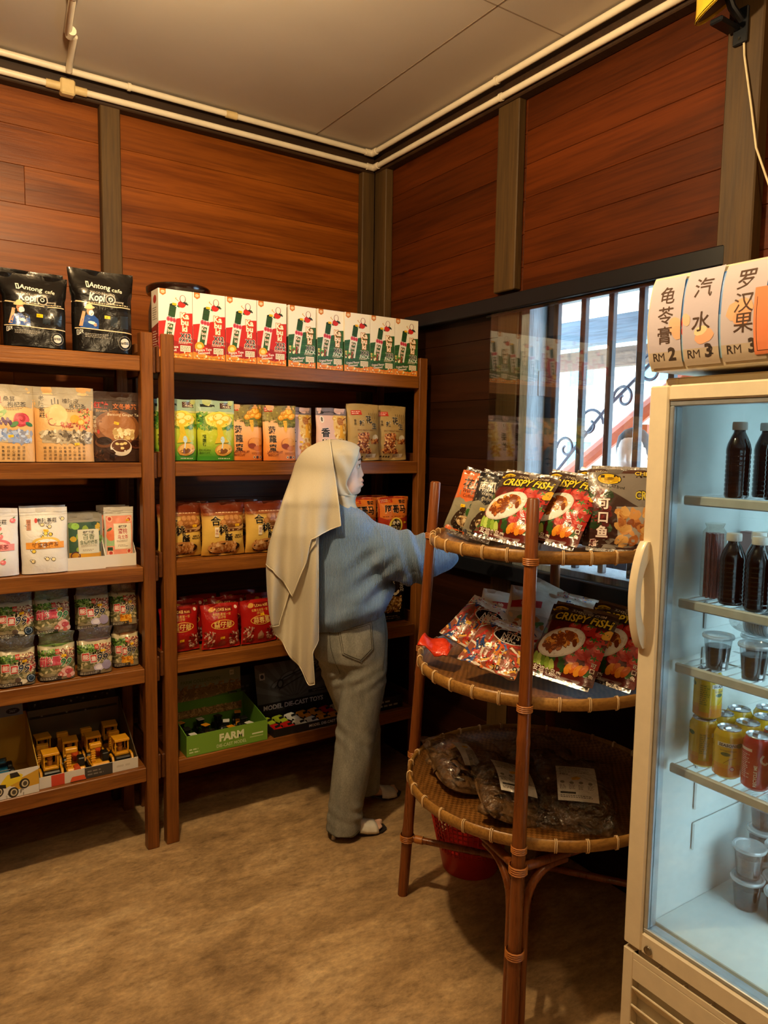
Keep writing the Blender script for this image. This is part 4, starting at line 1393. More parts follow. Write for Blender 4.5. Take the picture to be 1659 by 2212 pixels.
def peanut_pillow_art(w, h, dark):
    a = Art(w, h, 35)
    a.rect(-w / 2, 0, w / 2, h, '#8f8a74')
    c = '#2b2a2c' if dark else '#d96a35'
    a.poly([(-w / 2, h), (w / 2, h), (w / 2, h * .52), (w * .2, h * .56), (0, h * .50), (-w * .25, h * .55), (-w / 2, h * .5)], c)
    a.text('南瓜生' if dark else '花生', .2, h * .80, 3.0 if dark else 3.3, '#e9e2d4' if dark else '#241914', bold=.02, rot=.12, fit=w * .8)
    a.text('Walnuts', 0, h * .68, 1.4, '#d9d2c4' if dark else '#3a2018', rot=.1)
    a.text('Coffee', 0, h * .60, 1.3, '#c9bda8' if dark else '#4a2a1c', rot=.1)
    a.ell(w * .26, h * .47, .9, .9, '#20302a', 14).ell(w * .26, h * .47, .65, .65, '#9fc0a0', 12)
    a.ell(-w * .1, h * .25, 1.3, 3.4, '#3a2a1e', 14, -.5).ell(w * .06, h * .1, 2.6, 1.7, '#241a14', 16).ell(w * .1, h * .20, 2.3, 1.5, '#c9a878', 14).scatter(30, -w * .1, h * .14, w * .34, h * .25, ['#8a6a44', '#e0c89a', '#5a4028'], .5)
    a.ell(w * .3, h * .31, .9, 1.4, '#4f7a3a', 9, -.4).ell(w * .2, h * .35, .8, 1.2, '#3f6a30', 9, .3)
    return a.tag(-w * .05, h * .43, .1, .9)


def candy_art(w, h, seed=37):
    """printed clear bag of wrapped nougat bars"""
    a = Art(w, h, seed)
    a.rect(-w / 2, 0, w / 2, h, '#8b4a34')
    a.group()
    for i in range(120):
        x, y = a.r.uniform(-w / 2, w / 2), a.r.uniform(0, h)
        ro, c = a.r.uniform(0, 3), a.r.choice(['#c8342a', '#d9572f', '#e8b04a', '#b02a24', '#2f5a9a', '#e6dccb', '#d97a34', '#1f3f7a', '#c94a3a'])
        l = a.r.uniform(1.3, 2.2)
        p = [(-l, -.6), (-l * .7, -.35), (l * .7, -.35), (l, -.6), (l, .6), (l * .7, .35), (-l * .7, .35), (-l, .6)]
        a.poly([(x + px * math.cos(ro) - py * math.sin(ro), y + px * math.sin(ro) + py * math.cos(ro)) for px, py in p], c)
        if i % 4 == 0: a.ell(x, y, .75, .6, '#1c1a1c', 10, ro).ell(x, y, .4, .3, '#d9d2c6', 8, ro)
    a.hold = False
    a.poly([(-w / 2, h * .80), (w / 2, h * .74), (w / 2, h), (-w / 2, h)], '#d9d0bf')
    a.ell(w * .14, h * .64, w * .29, h * .14, '#e8e2d8', 26, .1).ell(w * .14, h * .64, w * .27, h * .125, '#141316', 26, .1)
    a.text('MIXED', w * .14, h * .715, 1.2, '#e9e4da', rot=.12).text('NUTS', w * .15, h * .655, 2.2, '#f3efe6', bold=.02, rot=.12).text('BAR', w * .12, h * .575, 2.2, '#f3efe6', bold=.02, rot=.12)
    return a.tag(-w * .12, h * .38, .1, 1.2)


def shrimp_art(w, h):
    a = Art(w, h, 41)
    a.rect(-w / 2, 0, w / 2, h * .55, '#b9ab95').scatter(60, -w / 2, 0, w / 2, h * .5, ['#b8763a', '#d9b88a', '#8a4a24', '#e8dcc4', '#5f7a3a', '#c94a34'], 1.3, .8)
    a.poly([(-w * .44, h * .60), (w * .1, h * .68), (w * .1, h * .80), (-w * .44, h * .72)], '#b3241c').text('香脆', -w * .16, h * .70, 2.2, '#f3dfc0', bold=.02, rot=.1)
    return a.ell(w * .1, h * .42, 2.2, .7, '#4f7a34', 10, .4)


def plain_red_art(w, h):
    a = Art(w, h, 43)
    a.rect(-w * .4, h * .5, w * .4, h * .75, '#c8442a').text('花生糖', 0, h * .62, 2.4, '#f3d9a0', bold=.02)
    return a.scatter(40, -w * .4, h * .1, w * .4, h * .42, ['#d9a860', '#8a3a1c', '#c8702a'], .8)
# ------------------------------------------------------------------ goods on the shelves
Z1, Z2 = LV1, LV2
E_ = .0008


def bag(nm, me, label, x, yfront, z, t, group=None, rz=0.0, tilt=-.04, cat='bag'):
    """stands a bag with its front near yfront; t is its thickness in cm"""
    return place(nm, me, label, cat, (x, yfront + t / 200, z + E_ + t / 200 * abs(math.sin(tilt)) + .0008), rz, group, tilt)


# --- left unit, top: coffee
me_cof = pouch('coffee_bag', 22, 29.5, 8.5, 'block', coffee_art(22, 29.5), '#12100f', wr=.8)
me_cof2 = pouch('coffee_bag', 21.5, 25.0, 9, 'block', coffee_art(21.5, 25.0), '#12100f', wr=1.1, seed=4)
bag('coffee_bag', me_cof, 'tall black coffee bag nearest the right post of the left shelf unit', .652, 2.795, Z1[0], 8.5, 'black coffee bags', 0)
bag('coffee_bag', me_cof2, 'black coffee bag with its top folded back, left of the tall one', .426, 2.795, Z1[0], 9, 'black coffee bags', 0)
bag('coffee_bag', me_cof2, 'black coffee bag cut by the left edge of the picture', .190, 2.80, Z1[0], 9, 'black coffee bags', 0)
bag('coffee_bag', me_cof, 'black coffee bag standing behind the folded one, only its top showing', .440, 2.955, Z1[0], 8.5, 'black coffee bags', .02)

# --- left unit, second shelf: herbal teas
me_rose = pouch('tea_pouch', 20, 26.5, 6.5, 'stand', kraft_art(20, 26.5, ('玫瑰', ('桑葚', '枸杞茶')), '', '#a82438', 'rose', 2), '#d9ab6c', mat='print_matte', seed=2)
me_haw = pouch('tea_pouch', 20, 26.5, 6.5, 'stand', kraft_art(20, 26.5, ('山', ('楂陳皮', '枸杞茶')), '', '#2a211c', 'haw', 3), '#dfae70', mat='print_matte', seed=3)
me_gin = pouch('tea_pouch', 19, 26, 6, 'stand', ginger_art(19, 26), '#3a2318', mat='print_matte', seed=6)
bag('tea_pouch', me_rose, 'kraft paper tea pouch with a red rose print', .318, 2.80, Z1[1], 6.5, 'herbal tea pouches')
bag('tea_pouch', me_haw, 'kraft paper tea pouch with oranges and red berries printed', .515, 2.80, Z1[1], 6.5, 'herbal tea pouches')
bag('tea_pouch', me_gin, 'dark brown ginger tea pouch with a printed bowl, beside the post', .700, 2.835, Z1[1], 6, 'herbal tea pouches')

# --- left unit, third shelf: flower and fruit teas
me_hon = pouch('tea_pouch', 15.6, 23.2, 6, 'stand', white_pouch_art(15.6, 23.2, 'honey'), '#ece8e0', mat='print_matte', seed=7)
me_lyc = pouch('tea_pouch', 15.6, 23.2, 6, 'stand', white_pouch_art(15.6, 23.2, 'lychee'), '#e9e8ea', mat='print_matte', seed=8)
me_pas = pouch('tea_pouch', 12.6, 20.0, 4.5, 'stand', tea_window_art(12.6, 20.0, 'passion'), '#8f897a', mat='print_matte', seed=9)
me_pea = pouch('tea_pouch', 13.6, 22.0, 4.5, 'stand', tea_window_art(13.6, 22.0, 'peach'), '#d9d5ca', mat='print_matte', seed=10)
bag('tea_pouch', me_lyc, 'white tea pouch printed with pink lychees, at the left edge', .276, 2.79, Z1[2], 6, 'white flower tea pouches')
bag('tea_pouch', me_hon, 'white tea pouch with bees and an orange band', .436, 2.79, Z1[2], 6, 'white flower tea pouches')
bag('tea_pouch', me_hon, 'back of three white pouches, behind the one with bees and an orange band', .446, 2.875, Z1[2], 6, 'white flower tea pouches')


def tray_box(label, x, w, d, h, yf, z, col='#e8e4d9'):
    t = thing('display_tray', label, 'box', (x, yf + d / 2, z + E_))
    c = lin(col)
    q = MB()
    th = .0015
    q.box(-w / 2, w / 2, -d / 2, d / 2, 0, th, 0, 0, c)
    q.box(-w / 2, w / 2, -d / 2, -d / 2 + th, th, h * .36, 0, 0, c)
    q.box(-w / 2, w / 2, d / 2 - th, d / 2, th, h, 0, 0, c)
    for s in (-1, 1):
        x0 = s * w / 2
        x1 = x0 - s * th
        vs = [(x0, -d / 2 + th, th), (x0, d / 2 - th, th), (x0, d / 2 - th, h), (x0, -d * .1, h), (x0, -d / 2 + th, h * .36)]
        q.add(vs + [(x1, v[1], v[2]) for v in vs], [(0, 1, 2, 3, 4), (9, 8, 7, 6, 5), (0, 4, 9, 5), (4, 3, 8, 9), (3, 2, 7, 8), (1, 0, 5, 6), (2, 1, 6, 7)], 0, c)
    q.build('tray', MT['print_card'], t, 20)
    return t


tray_box('white card tray holding the passion fruit tea pouches', .574, .135, .20, .13, 2.815, Z1[2])
tray_box('white card tray holding the pink peach tea pouches', .702, .112, .20, .13, 2.835, Z1[2])
for k, (yy, lb) in enumerate(((2.822, 'dark green passion fruit tea pouch, front one in its tray'), (2.872, 'grey backed tea pouch second in the passion fruit tray'), (2.92, 'grey backed tea pouch at the rear of the passion fruit tray'))):
    bag('tea_pouch', me_pas, lb, .574 + .004 * k, yy, Z1[2] + .002, 4.5, 'passion fruit tea pouches', .02 * k, 0)
me_pea2 = me_pea
for k, (yy, lb) in enumerate(((2.840, 'pink peach tea pouch, front one in its tray'), (2.89, 'pale tea pouch second in the peach tray'), (2.94, 'pale tea pouch at the rear of the peach tray'))):
    o = bag('tea_pouch', me_pea2, lb, .702 - .002 * k, yy, Z1[2] + .002, 4.5, 'peach tea pouches', -.02 * k, 0)
    o.scale = (.80, 1, 1)

# --- left unit, fourth shelf: clear packs of grain bars in two layers
MT['film_top'] = {}
for nm, c in (('green', (0.45, .80, .25)), ('purple', (.62, .48, .72)), ('orange', (.85, .45, .2)), ('black', (.30, .30, .28))):
    MT['film_' + nm] = clear('tinted_film_' + nm, c, .10, .12, bmp=1.2, haze=.08)


def energy_pack(v, film, seed):
    me = pouch('snack_pack', 12.2, 12.6, 6.4, 'tuck', energy_art(12.2, 12.6, v, seed), '#6d6550', wr=.9, seed=seed, nu=10, nv=12)
    top = pouch('film_top', 12.2, 6.4, 3.2, 'pillow', None, '#ffffff', wr=3.4, seed=seed + 3, nu=12, nv=8, mats=[MT['film_' + film]])
    return me, top


kinds = [('bang', 'black'), ('pink', 'green'), ('purple', 'purple'), ('yellow', 'orange')]
packs = [energy_pack(v, f, 50 + i) for i, (v, f) in enumerate(kinds)]
names = ['black capped', 'green capped pink lettered', 'purple capped', 'orange capped yellow']
for lay_ in (0, 1):
    for i, x in enumerate((.334, .466, .598, .720)):
        me, top = packs[i]
        z = Z1[3] + (.0 if lay_ == 0 else .158)
        yb = 2.795 if lay_ == 0 else 2.835
        if i == 3: yb = max(yb, 2.835)
        lb = '%s clear pack of grain bars in the %s layer' % (names[i], ('lower', 'upper')[lay_])
        o = bag('snack_pack', me, lb, x + .004 * lay_ * (-1) ** i, yb, z, 6.4, 'grain bar packs', (.05, -.06, .03, -.02)[i] * (1 - 2 * lay_), -.05 if lay_ == 0 else -.12)
        if i == 3: o.scale = (.80, 1, 1)
        f = link('film_top', top, o)
        f.location = (0, 0, .118)
        f.rotation_euler = (.5, 0, 0)

# --- right unit, top: seaweed snack cartons
ca = {}
for red in (True, False):
    ca[red] = carton(12.9, 8.5, 25.0, seaweed_art(12.9, 25.0, red), '#efe9dc', seaweed_side(8.5, 25.0, red), name='snack_carton')
order = 'first second third fourth fifth'.split()
xs = (.905, 1.036, 1.168, 1.300, 1.440, 1.575, 1.707, 1.838, 1.969)
for i, x in enumerate(xs):
    red = i < 4
    k = i if red else i - 4
    lb = '%s %s snack carton, %s from the left of the %s ones' % ('red and white' if red else 'green and white', 'seaweed', order[k], 'red' if red else 'green')
    yy = 2.83 if i not in (4, 5) else 2.836
    place('snack_carton', ca[red], lb, 'carton', (x, yy, Z2[0] + E_), (.0, 0, 0, 0, .03, .025, 0, 0, 0)[i], 'seaweed snack cartons')
t = thing('storage_jar', 'dark brown lidded jar behind the first red snack carton', 'jar', (.99, 3.01, Z2[0] + E_))
MT['jar'] = plain('dark_brown_glaze', '#2b160d', .25, coat=.5)
MT['jar_lid'] = plain('brown_black_lid', '#21100a', .2, coat=.6)
q = MB(); q.lathe([(.09, 0), (.108, .02), (.118, .10), (.118, .20), (.108, .25), (.106, .268), (0.02, .2685)], 36); q.build('body', MT['jar'], t)
q = MB(); q.lathe([(.02, .27), (.121, .27), (.126, .277), (.127, .296), (.120, .303), (.112, .298), (.10, .3), (.02, .302)], 36); q.build('lid', MT['jar_lid'], t)
me_rb = pouch('snack_bag', 19, 28, 8, 'pillow', plain_red_art(19, 28), '#8a1c14', seed=14)
for k, (x, lb) in enumerate(((1.175, 'red snack bag behind the second and third red cartons'), (1.385, 'red snack bag behind the last red carton'), (1.60, 'red snack bag behind the green cartons, middle of the shelf'), (1.82, 'red snack bag behind the green cartons, toward the right post'))):
    bag('snack_bag', me_rb, lb, x, 2.93, Z2[0], 8, 'red bags behind the cartons', .03 * (-1) ** k)

# --- right unit, second shelf: biscuits
me_dur = pouch('biscuit_pouch', 15.6, 24, 5.6, 'stand', durian_art(15.6, 24), '#a9c23a', seed=21, grad=[(0, '#2f7a28'), (.12, '#5f9a2e'), (.35, '#b9c636'), (.8, '#d9d94a'), (1, '#c6d49a')])
me_jac = pouch('biscuit_pouch', 15.0, 23, 5.6, 'stand', jackfruit_art(15.0, 23), '#e08a3a', seed=22, mat='print_matte', grad=[(0, '#d9772c'), (.3, '#ea9a4a'), (.6, '#f3bd85'), (1, '#e9b070')])
me_hc = pouch('biscuit_pouch', 15.0, 23, 5.8, 'stand', honeycake_art(15.0, 23), '#e2bdb6', seed=23, mat='print_matte')
me_pnb = pouch('snack_bag', 18.0, 25.5, 6.6, 'pillow', peanut_art(18.0, 25.5), '#b0945f', seed=24, mat='print_matte')
bag('biscuit_pouch', me_dur, 'green and yellow durian biscuit pouch half hidden behind the post', .935, 2.835, Z2[1], 5.6, 'durian biscuit pouches', .02)
bag('biscuit_pouch', me_dur, 'green and yellow durian biscuit pouch standing beside the orange ones', 1.082, 2.815, Z2[1], 5.6, 'durian biscuit pouches', -.04)
bag('biscuit_pouch', me_dur, 'rearmost durian biscuit pouch, behind the one at the post', .93, 2.91, Z2[1], 5.6, 'durian biscuit pouches', .05)
bag('biscuit_pouch', me_jac, 'orange jackfruit biscuit pouch next to the green durian ones', 1.217, 2.83, Z2[1], 5.6, 'jackfruit biscuit pouches', .03)
bag('biscuit_pouch', me_jac, 'orange jackfruit biscuit pouch left of the honey ones, set forward', 1.355, 2.80, Z2[1], 5.6, 'jackfruit biscuit pouches', -.02)
bag('biscuit_pouch', me_hc, 'pale pink honey biscuit pouch right behind the orange pouch', 1.468, 2.86, Z2[1], 5.8, 'honey biscuit pouches', .06)
bag('biscuit_pouch', me_hc, 'pale pink honey biscuit pouch above the white head scarf', 1.612, 2.81, Z2[1], 5.8, 'honey biscuit pouches', -.05)
bag('snack_bag', me_pnb, 'tan spicy peanut bag in front, its top corner standing up', 1.775, 2.80, Z2[1], 6.6, 'spicy peanut bags', .05)
bag('snack_bag', me_pnb, 'tan spicy peanut bag beside the right post', 1.945, 2.835, Z2[1], 6.6, 'spicy peanut bags', -.03)
bag('snack_bag', me_pnb, 'tan spicy peanut bag standing behind the two front ones', 1.85, 2.93, Z2[1], 6.6, 'spicy peanut bags', .02)

# --- right unit, third shelf: walnut and sesame biscuits
me_wal = pouch('biscuit_pack', 18.4, 21.5, 7.0, 'pillow', walnut_art(18.4, 21.5), '#d2a648', seed=25, grad=[(0, '#b07a2a'), (.3, '#e3bd5c'), (.7, '#d9b05a'), (.8, '#7a3a1a'), (1, '#5a2412')])
me_ses = pouch('biscuit_pack', 17.5, 21.5, 7.0, 'pillow', sesame_art(17.5, 21.5), '#a8361c', seed=26)
for k, (x, yf, lb) in enumerate(((.94, 2.835, 'gold walnut biscuit pack by the left post'), (1.106, 2.80, 'gold walnut biscuit pack in the middle of the three'), (1.292, 2.80, 'gold walnut biscuit pack beside the white scarf'), (1.00, 2.92, 'gold walnut biscuit pack in the second row, behind the post'), (1.22, 2.92, 'gold walnut biscuit pack in the second row, behind the front gap'), (1.44, 2.83, 'gold walnut biscuit pack hidden by the scarf'))):
    bag('biscuit_pack', me_wal, lb, x, yf, Z2[2], 7.0, 'walnut biscuit packs', (.03, -.03, .02, 0, 0, .03)[k])
for k, (x, yf, lb) in enumerate(((1.775, 2.81, 'orange sesame biscuit pack above the blue shoulder'), (1.960, 2.825, 'orange sesame biscuit pack by the right post'), (1.90, 2.92, 'red brown sesame biscuit pack behind the two orange ones'))):
    bag('biscuit_pack', me_ses, lb, x, yf, Z2[2], 7.0, 'sesame biscuit packs', (.04, -.03, 0)[k])

# --- right unit, fourth shelf: red biscuit bags and black peanut bars
me_red = pouch('biscuit_bag', 16.4, 18.5, 6.4, 'pillow', red_biscuit_art(16.4, 18.5), '#a31814', seed=27, mat='print_gloss')
me_red2 = pouch('biscuit_bag', 16.4, 18.5, 6.4, 'pillow', red_biscuit_art(16.4, 18.5, True), '#a61a16', seed=28, mat='print_gloss')
for k, (x, yf, me, lb) in enumerate(((.935, 2.835, me_red, 'red biscuit bag beside the left post, front row'), (1.094, 2.80, me_red, 'red biscuit bag with a gold oval, second in the front row'), (1.262, 2.80, me_red2, 'red biscuit bag with dark oval, third in the front row'), (1.43, 2.80, me_red2, 'red biscuit bag touching the scarf hem, front row'),
                                     (.98, 2.90, me_red2, 'dark red bag second row by the post'), (1.15, 2.88, me_red, 'dark red bag second row behind the gold oval bag'), (1.32, 2.88, me_red2, 'dark red bag second row near the scarf'), (1.06, 2.97, me_red, 'dark red bag rear row toward the post'), (1.24, 2.97, me_red, 'dark red bag rear row toward the scarf'))):
    o = bag('biscuit_bag', me, lb, x, yf, Z2[3] + (0 if k < 4 else .012), 6.4, 'red biscuit bags', (.04, -.05, .03, 0, .06, -.04, .05, 0, 0)[k], -.10 if k < 4 else -.04)
me_blk = pouch('snack_bag', 17.5, 25.5, 6.5, 'pillow', peanutbar_art(17.5, 25.5), '#141012', seed=29)
for k, (x, yf, lb) in enumerate(((1.955, 2.83, 'black peanut bar bag by the right post'), (1.78, 2.82, 'black peanut bar bag behind the blue jumper'))):
    bag('snack_bag', me_blk, lb, x, yf, Z2[3], 6.5, 'black peanut bar bags', -.02)

# ------------------------------------------------------------------ toys on the bottom shelves
MT['toy_yellow'] = plain('yellow_toy_plastic', '#d99a1e', .35)
MT['toy_orange'] = plain('orange_toy_plastic', '#b8471a', .35)
MT['toy_black'] = plain('black_toy_plastic', '#161514', .4)
MT['toy_green'] = plain('green_toy_plastic', '#3f6a24', .35)
MT['toy_red'] = plain('red_toy_paint', '#b3201a', .2, coat=.5)
MT['toy_white'] = plain('white_toy_paint', '#dcdcd8', .2, coat=.5)
MT['toy_lime'] = plain('lime_toy_paint', '#9fb52a', .2, coat=.5)
MT['toy_amber'] = plain('amber_toy_paint', '#d98e18', .2, coat=.5)
MT['toy_blue'] = plain('blue_toy_paint', '#2a7aa8', .3)
MT['toy_skin'] = plain('toy_driver', '#c98a3a', .5)
MT['card_brown'] = plain('brown_card', '#b58a4a', .7)


def wheel(q, x, y, z, r, w):
    q.tube([(x - w / 2, y, z), (x - w / 2 + w * .15, y, z), (x + w / 2 - w * .15, y, z), (x + w / 2, y, z)], [r * .86, r, r, r * .86], 14)


def parts(t, items):
    for nm, fn, m in items:
        q = MB(); fn(q); q.build(nm, MT[m], t, 30)


def toy_tractor(label, loc, body, rz=0.0):
    t = thing('toy_tractor', label, 'toy tractor', loc, rz, 'farm toys in the green box')
    parts(t, [('body', lambda q: (q.box(-.011, .011, -.034, .03, .012, .030, .003), q.box(-.009, .009, -.036, -.030, .014, .026, .001)), body),
              ('cab', lambda q: (q.box(-.013, .013, .0, .026, .0305, .036, .001), q.box(-.012, .012, .001, .025, .036, .054, .002), q.box(-.015, .015, -.003, .029, .054, .058, .002)), 'toy_black'),
              ('roof', lambda q: q.box(-.014, .014, -.002, .028, .0582, .061, .001), 'toy_white' if body == 'toy_green' else body)])
    for s in (-1, 1):
        q = MB(); wheel(q, s * .018, .018, .018, .018, .010); q.build('wheel', MT['toy_black'], t)
        q = MB(); wheel(q, s * .016, -.024, .011, .011, .008); q.build('wheel', MT['toy_black'], t)
    return t


def toy_car(label, loc, body, rz=0.0):
    t = thing('toy_car', label, 'toy car', loc, rz, 'die cast cars in the tray')
    prof = [(-.036, .010, .014), (-.034, .016, .016), (-.018, .020, .017), (.022, .021, .017), (.035, .019, .016), (.037, .011, .014)]
    def body_fn(q):
        q.rings([[(-w, y, .005), (w, y, .005), (w, y, z * .8), (w * .9, y, z), (-w * .9, y, z), (-w, y, z * .8)] for y, z, w in prof])
        q.rings([[(-w, y, z0), (w, y, z0), (w * .8, y2, z1), (-w * .8, y2, z1)] for (y, y2, w, z0, z1) in ((-.012, -.002, .0155, .019, .0275), (.026, .017, .0155, .020, .0275))])
    parts(t, [('body', body_fn, body),
              ('windscreen', lambda q: q.add([(-.014, -.0135, .0195), (.014, -.0135, .0195), (.0115, -.0035, .027), (-.0115, -.0035, .027)], [(0, 1, 2, 3)]), 'toy_black'),
              ('grille', lambda q: q.box(-.010, .010, -.0375, -.0345, .006, .010, .0005), 'toy_black')])
    for s in (-1, 1):
        for y in (-.023, .023):
            q = MB(); wheel(q, s * .0145, y, .0075, .0075, .006); q.build('wheel', MT['toy_black'], t)
    return t


def toy_loader(label, loc, rz=0.0):
    t = thing('toy_loader', label, 'toy loader', loc, rz, 'construction toys in the box')
    def cab(q):
        for (x0, x1, y0, y1, z0, z1) in ((-.026, -.021, -.026, -.02, .05, .098), (.021, .026, -.026, -.02, .05, .098), (-.026, -.021, .02, .026, .05, .098), (.021, .026, .02, .026, .05, .098), (-.028, .028, -.03, .028, .098, .107), (-.026, .026, -.026, .026, .044, .052)):
            q.box(x0, x1, y0, y1, z0, z1, .001)
    parts(t, [('cab', cab, 'toy_yellow'),
              ('chassis', lambda q: q.box(-.030, .030, -.045, .05, .014, .044, .005), 'toy_black'),
              ('driver', lambda q: (q.ball((0, .004, .080), .010, 10, 6), q.rings([[(.010 * math.cos(a), .004 + .008 * math.sin(a), z) for a in (0, 1.05, 2.1, 3.14, 4.2, 5.25)] for z in (.052, .071)])), 'toy_skin'),
              ('fender', lambda q: q.tube([(-.036, -.046, .02), (-.036, -.03, .042), (-.036, 0, .044), (-.036, .02, .03)], .005, 6), 'toy_yellow'),
              ('fender', lambda q: q.tube([(.036, -.046, .02), (.036, -.03, .042), (.036, 0, .044), (.036, .02, .03)], .005, 6), 'toy_yellow')])
    for s in (-1, 1):
        for y in (-.028, .03):
            q = MB(); wheel(q, s * .031, y, .018, .018, .012); q.build('wheel', MT['toy_black'], t)
    return t


def toy_crane(label, loc, rz=0.0):
    t = thing('toy_crane_truck', label, 'toy crane', loc, rz, 'construction toys in the box')
    def arm(q):
        q.box(-.030, -.014, -.03, -.014, .040, .094, .002)
        for k in range(5): q.box(-.031, -.013, -.031, -.029, .046 + k * .009, .049 + k * .009, .0005)
        q.box(-.034, .008, -.034, -.010, .0945, .112, .003)
    parts(t, [('arm', arm, 'toy_yellow'), ('chassis', lambda q: q.box(-.032, .034, -.05, .05, .014, .0395, .005), 'toy_yellow'),
              ('cab', lambda q: (q.box(.008, .032, -.04, .0, .0400, .072, .003),), 'toy_black'),
              ('drum', lambda q: q.tube([(.006, .012, .052), (.006, .046, .062)], [.011, .016], 12), 'toy_orange')])
    for s in (-1, 1):
        for y in (-.03, .03):
            q = MB(); wheel(q, s * .030, y, .016, .016, .011); q.build('wheel', MT['toy_black'], t)
    return t


def toy_truck(label, loc, body, rz=0.0):
    t = thing('toy_truck', label, 'toy truck', loc, rz, 'big wheeled toy trucks in the box')
    parts(t, [('body', lambda q: (q.box(-.022, .022, -.045, .045, .028, .042, .005), q.box(-.019, .019, -.012, .03, .042, .062, .006)), body),
              ('cab', lambda q: q.box(-.0195, .0195, -.0125, .0, .044, .058, .002), 'toy_black'),
              ('rack', lambda q: (q.tube([(-.018, 0, .062), (-.018, 0, .072), (.018, 0, .072), (.018, 0, .062)], .002, 6),), 'toy_black')])
    for s in (-1, 1):
        for y in (-.032, .032):
            q = MB(); wheel(q, s * .032, y, .022, .022, .018); q.build('wheel', MT['toy_black'], t)
    return t


def open_box(nm, label, x, yf, z, w, d, hf, hb, col_out, col_in, fart=None, th=.003, notch=None):
    """open card box: front wall hf, back wall hb, sloped sides; optional front art and a notch in the front wall"""
    t = thing(nm, label, 'box', (x, yf + d / 2, z + E_))
    co, ci = lin(col_out), lin(col_in)
    q = MB()
    q.box(-w / 2, w / 2, -d / 2, d / 2, 0, th, 0, 0, ci)
    if notch:
        n0, n1, nh = notch
        q.box(-w / 2, n0, -d / 2, -d / 2 + th, th, hf, 0, 0, co)
        q.box(n0, n1, -d / 2, -d / 2 + th, th, nh, 0, 0, co)
        q.box(n1, w / 2, -d / 2, -d / 2 + th, th, hf, 0, 0, co)
    else:
        q.box(-w / 2, w / 2, -d / 2, -d / 2 + th, th, hf, 0, 0, co)
    q.box(-w / 2, w / 2, d / 2 - th, d / 2, th, hb, 0, 0, ci)
    for s in (-1, 1):
        x0 = s * w / 2
        x1 = x0 - s * th
        vs = [(x0, -d / 2 + th, th), (x0, d / 2 - th, th), (x0, d / 2 - th, hb), (x0, -d / 2 + th, hf)]
        q.add(vs + [(x1, v[1], v[2]) for v in vs], [(0, 1, 2, 3), (7, 6, 5, 4), (0, 3, 7, 4), (3, 2, 6, 7), (2, 1, 5, 6), (1, 0, 4, 5)], 0, ci)
    if fart:
        lay(q, fart, lambda u, v: Vector((w * (u - .5), -d / 2, fart.h * .01 * v)), lambda u, v: Vector((0, -1, 0)), 0, .0004, 1, 1, 3e-5)
    q.build('tray', MT['print_card'], t, 20)
    return t


def header_card(par, w, h, y, z0, art, tilt=-.2, nm='header_card', base='#777777'):
    q = MB()
    q.box(-w / 2, w / 2, -.0015, .0015, 0, h, 0, 0, lin(base))
    lay(q, art, lambda u, v: Vector((w * (u - .5), -.0015, h * v)), lambda u, v: Vector((0, -1, 0)), 0, .0004, 1, 1, 3e-5)
    o = q.build(nm, MT['print_card'], par, 20)
    o.location = (0, y, z0)
    o.rotation_euler = (tilt, 0, 0)
    return o


ZB = .335
# green farm box
fa = Art(35, 8.6, 1)
fa.text('FARM', 1.5, 5.2, 4.2, '#dfe8c4', bold=.05, fit=13, sp=1.05).text('DIE-CAST MODEL', 1.5, 1.9, 1.9, '#cfdcae', bold=.01, fit=13)
fa.rect(10.5, 3.6, 15.5, 4.2, '#dfe8c4').rect(9.5, 2.4, 15.5, 2.9, '#a9c07a').lines(-16.5, 1.0, -12.0, 3.4, 2, '#cfdcae')
fb = open_box('farm_toy_box', 'bright green open box lettered FARM full of toy tractors', 1.105, 2.785, ZB, .35, .26, .086, .135, '#6f9c34', '#5c8a2c', fa)
hw = Art(33, 19, 2)
hw.rect(-16.5, 0, 16.5, 19, '#8a6a3a').rect(-16.5, 12.5, 16.5, 19, '#8f9a8c')
hw.scatter(220, -16.5, 5, 16.5, 13.5, ['#a9804a', '#7a5a2c', '#c09a5a', '#94703a'], .25, 1.3).scatter(120, -16.5, 0, 16.5, 4, ['#a9804a', '#6a4c24', '#b8925a'], .25, 1.0)
hw.poly([(-16.5, 3.2), (16.5, 7.0), (16.5, 9.0), (-16.5, 5.6)], '#4f7a2c').rect(10.5, 7.0, 14.5, 8.3, '#1c2a1a').text('Premium', 12.5, 7.6, .9, '#cfd8b8')
hw.text('FARM COLLECTION', -2, 15.5, 2.0, '#5f7a4a', bold=.02).rect(11.5, 15.8, 13.5, 18, '#d9d9d2').text('8+', 12.5, 16.9, 1.3, '#333333')
header_card(fb, .33, .19, .1255, .06, hw, -.10, 'header_card', '#8a7a5a')
rnd = random.Random(5)
for r in range(3):
    for c in range(4):
        toy_tractor('%s toy tractor in the green box, %s row, %s place' % (('green', 'black', 'cream')[(r + c) % 3], ('front', 'middle', 'back')[r], ('first', 'second', 'third', 'last')[c]),
                    (.98 + c * .083, 2.838 + r * .074, ZB + .0045), ('toy_green', 'toy_black', 'toy_amber')[(r + c) % 3], rnd.uniform(-.4, .4))
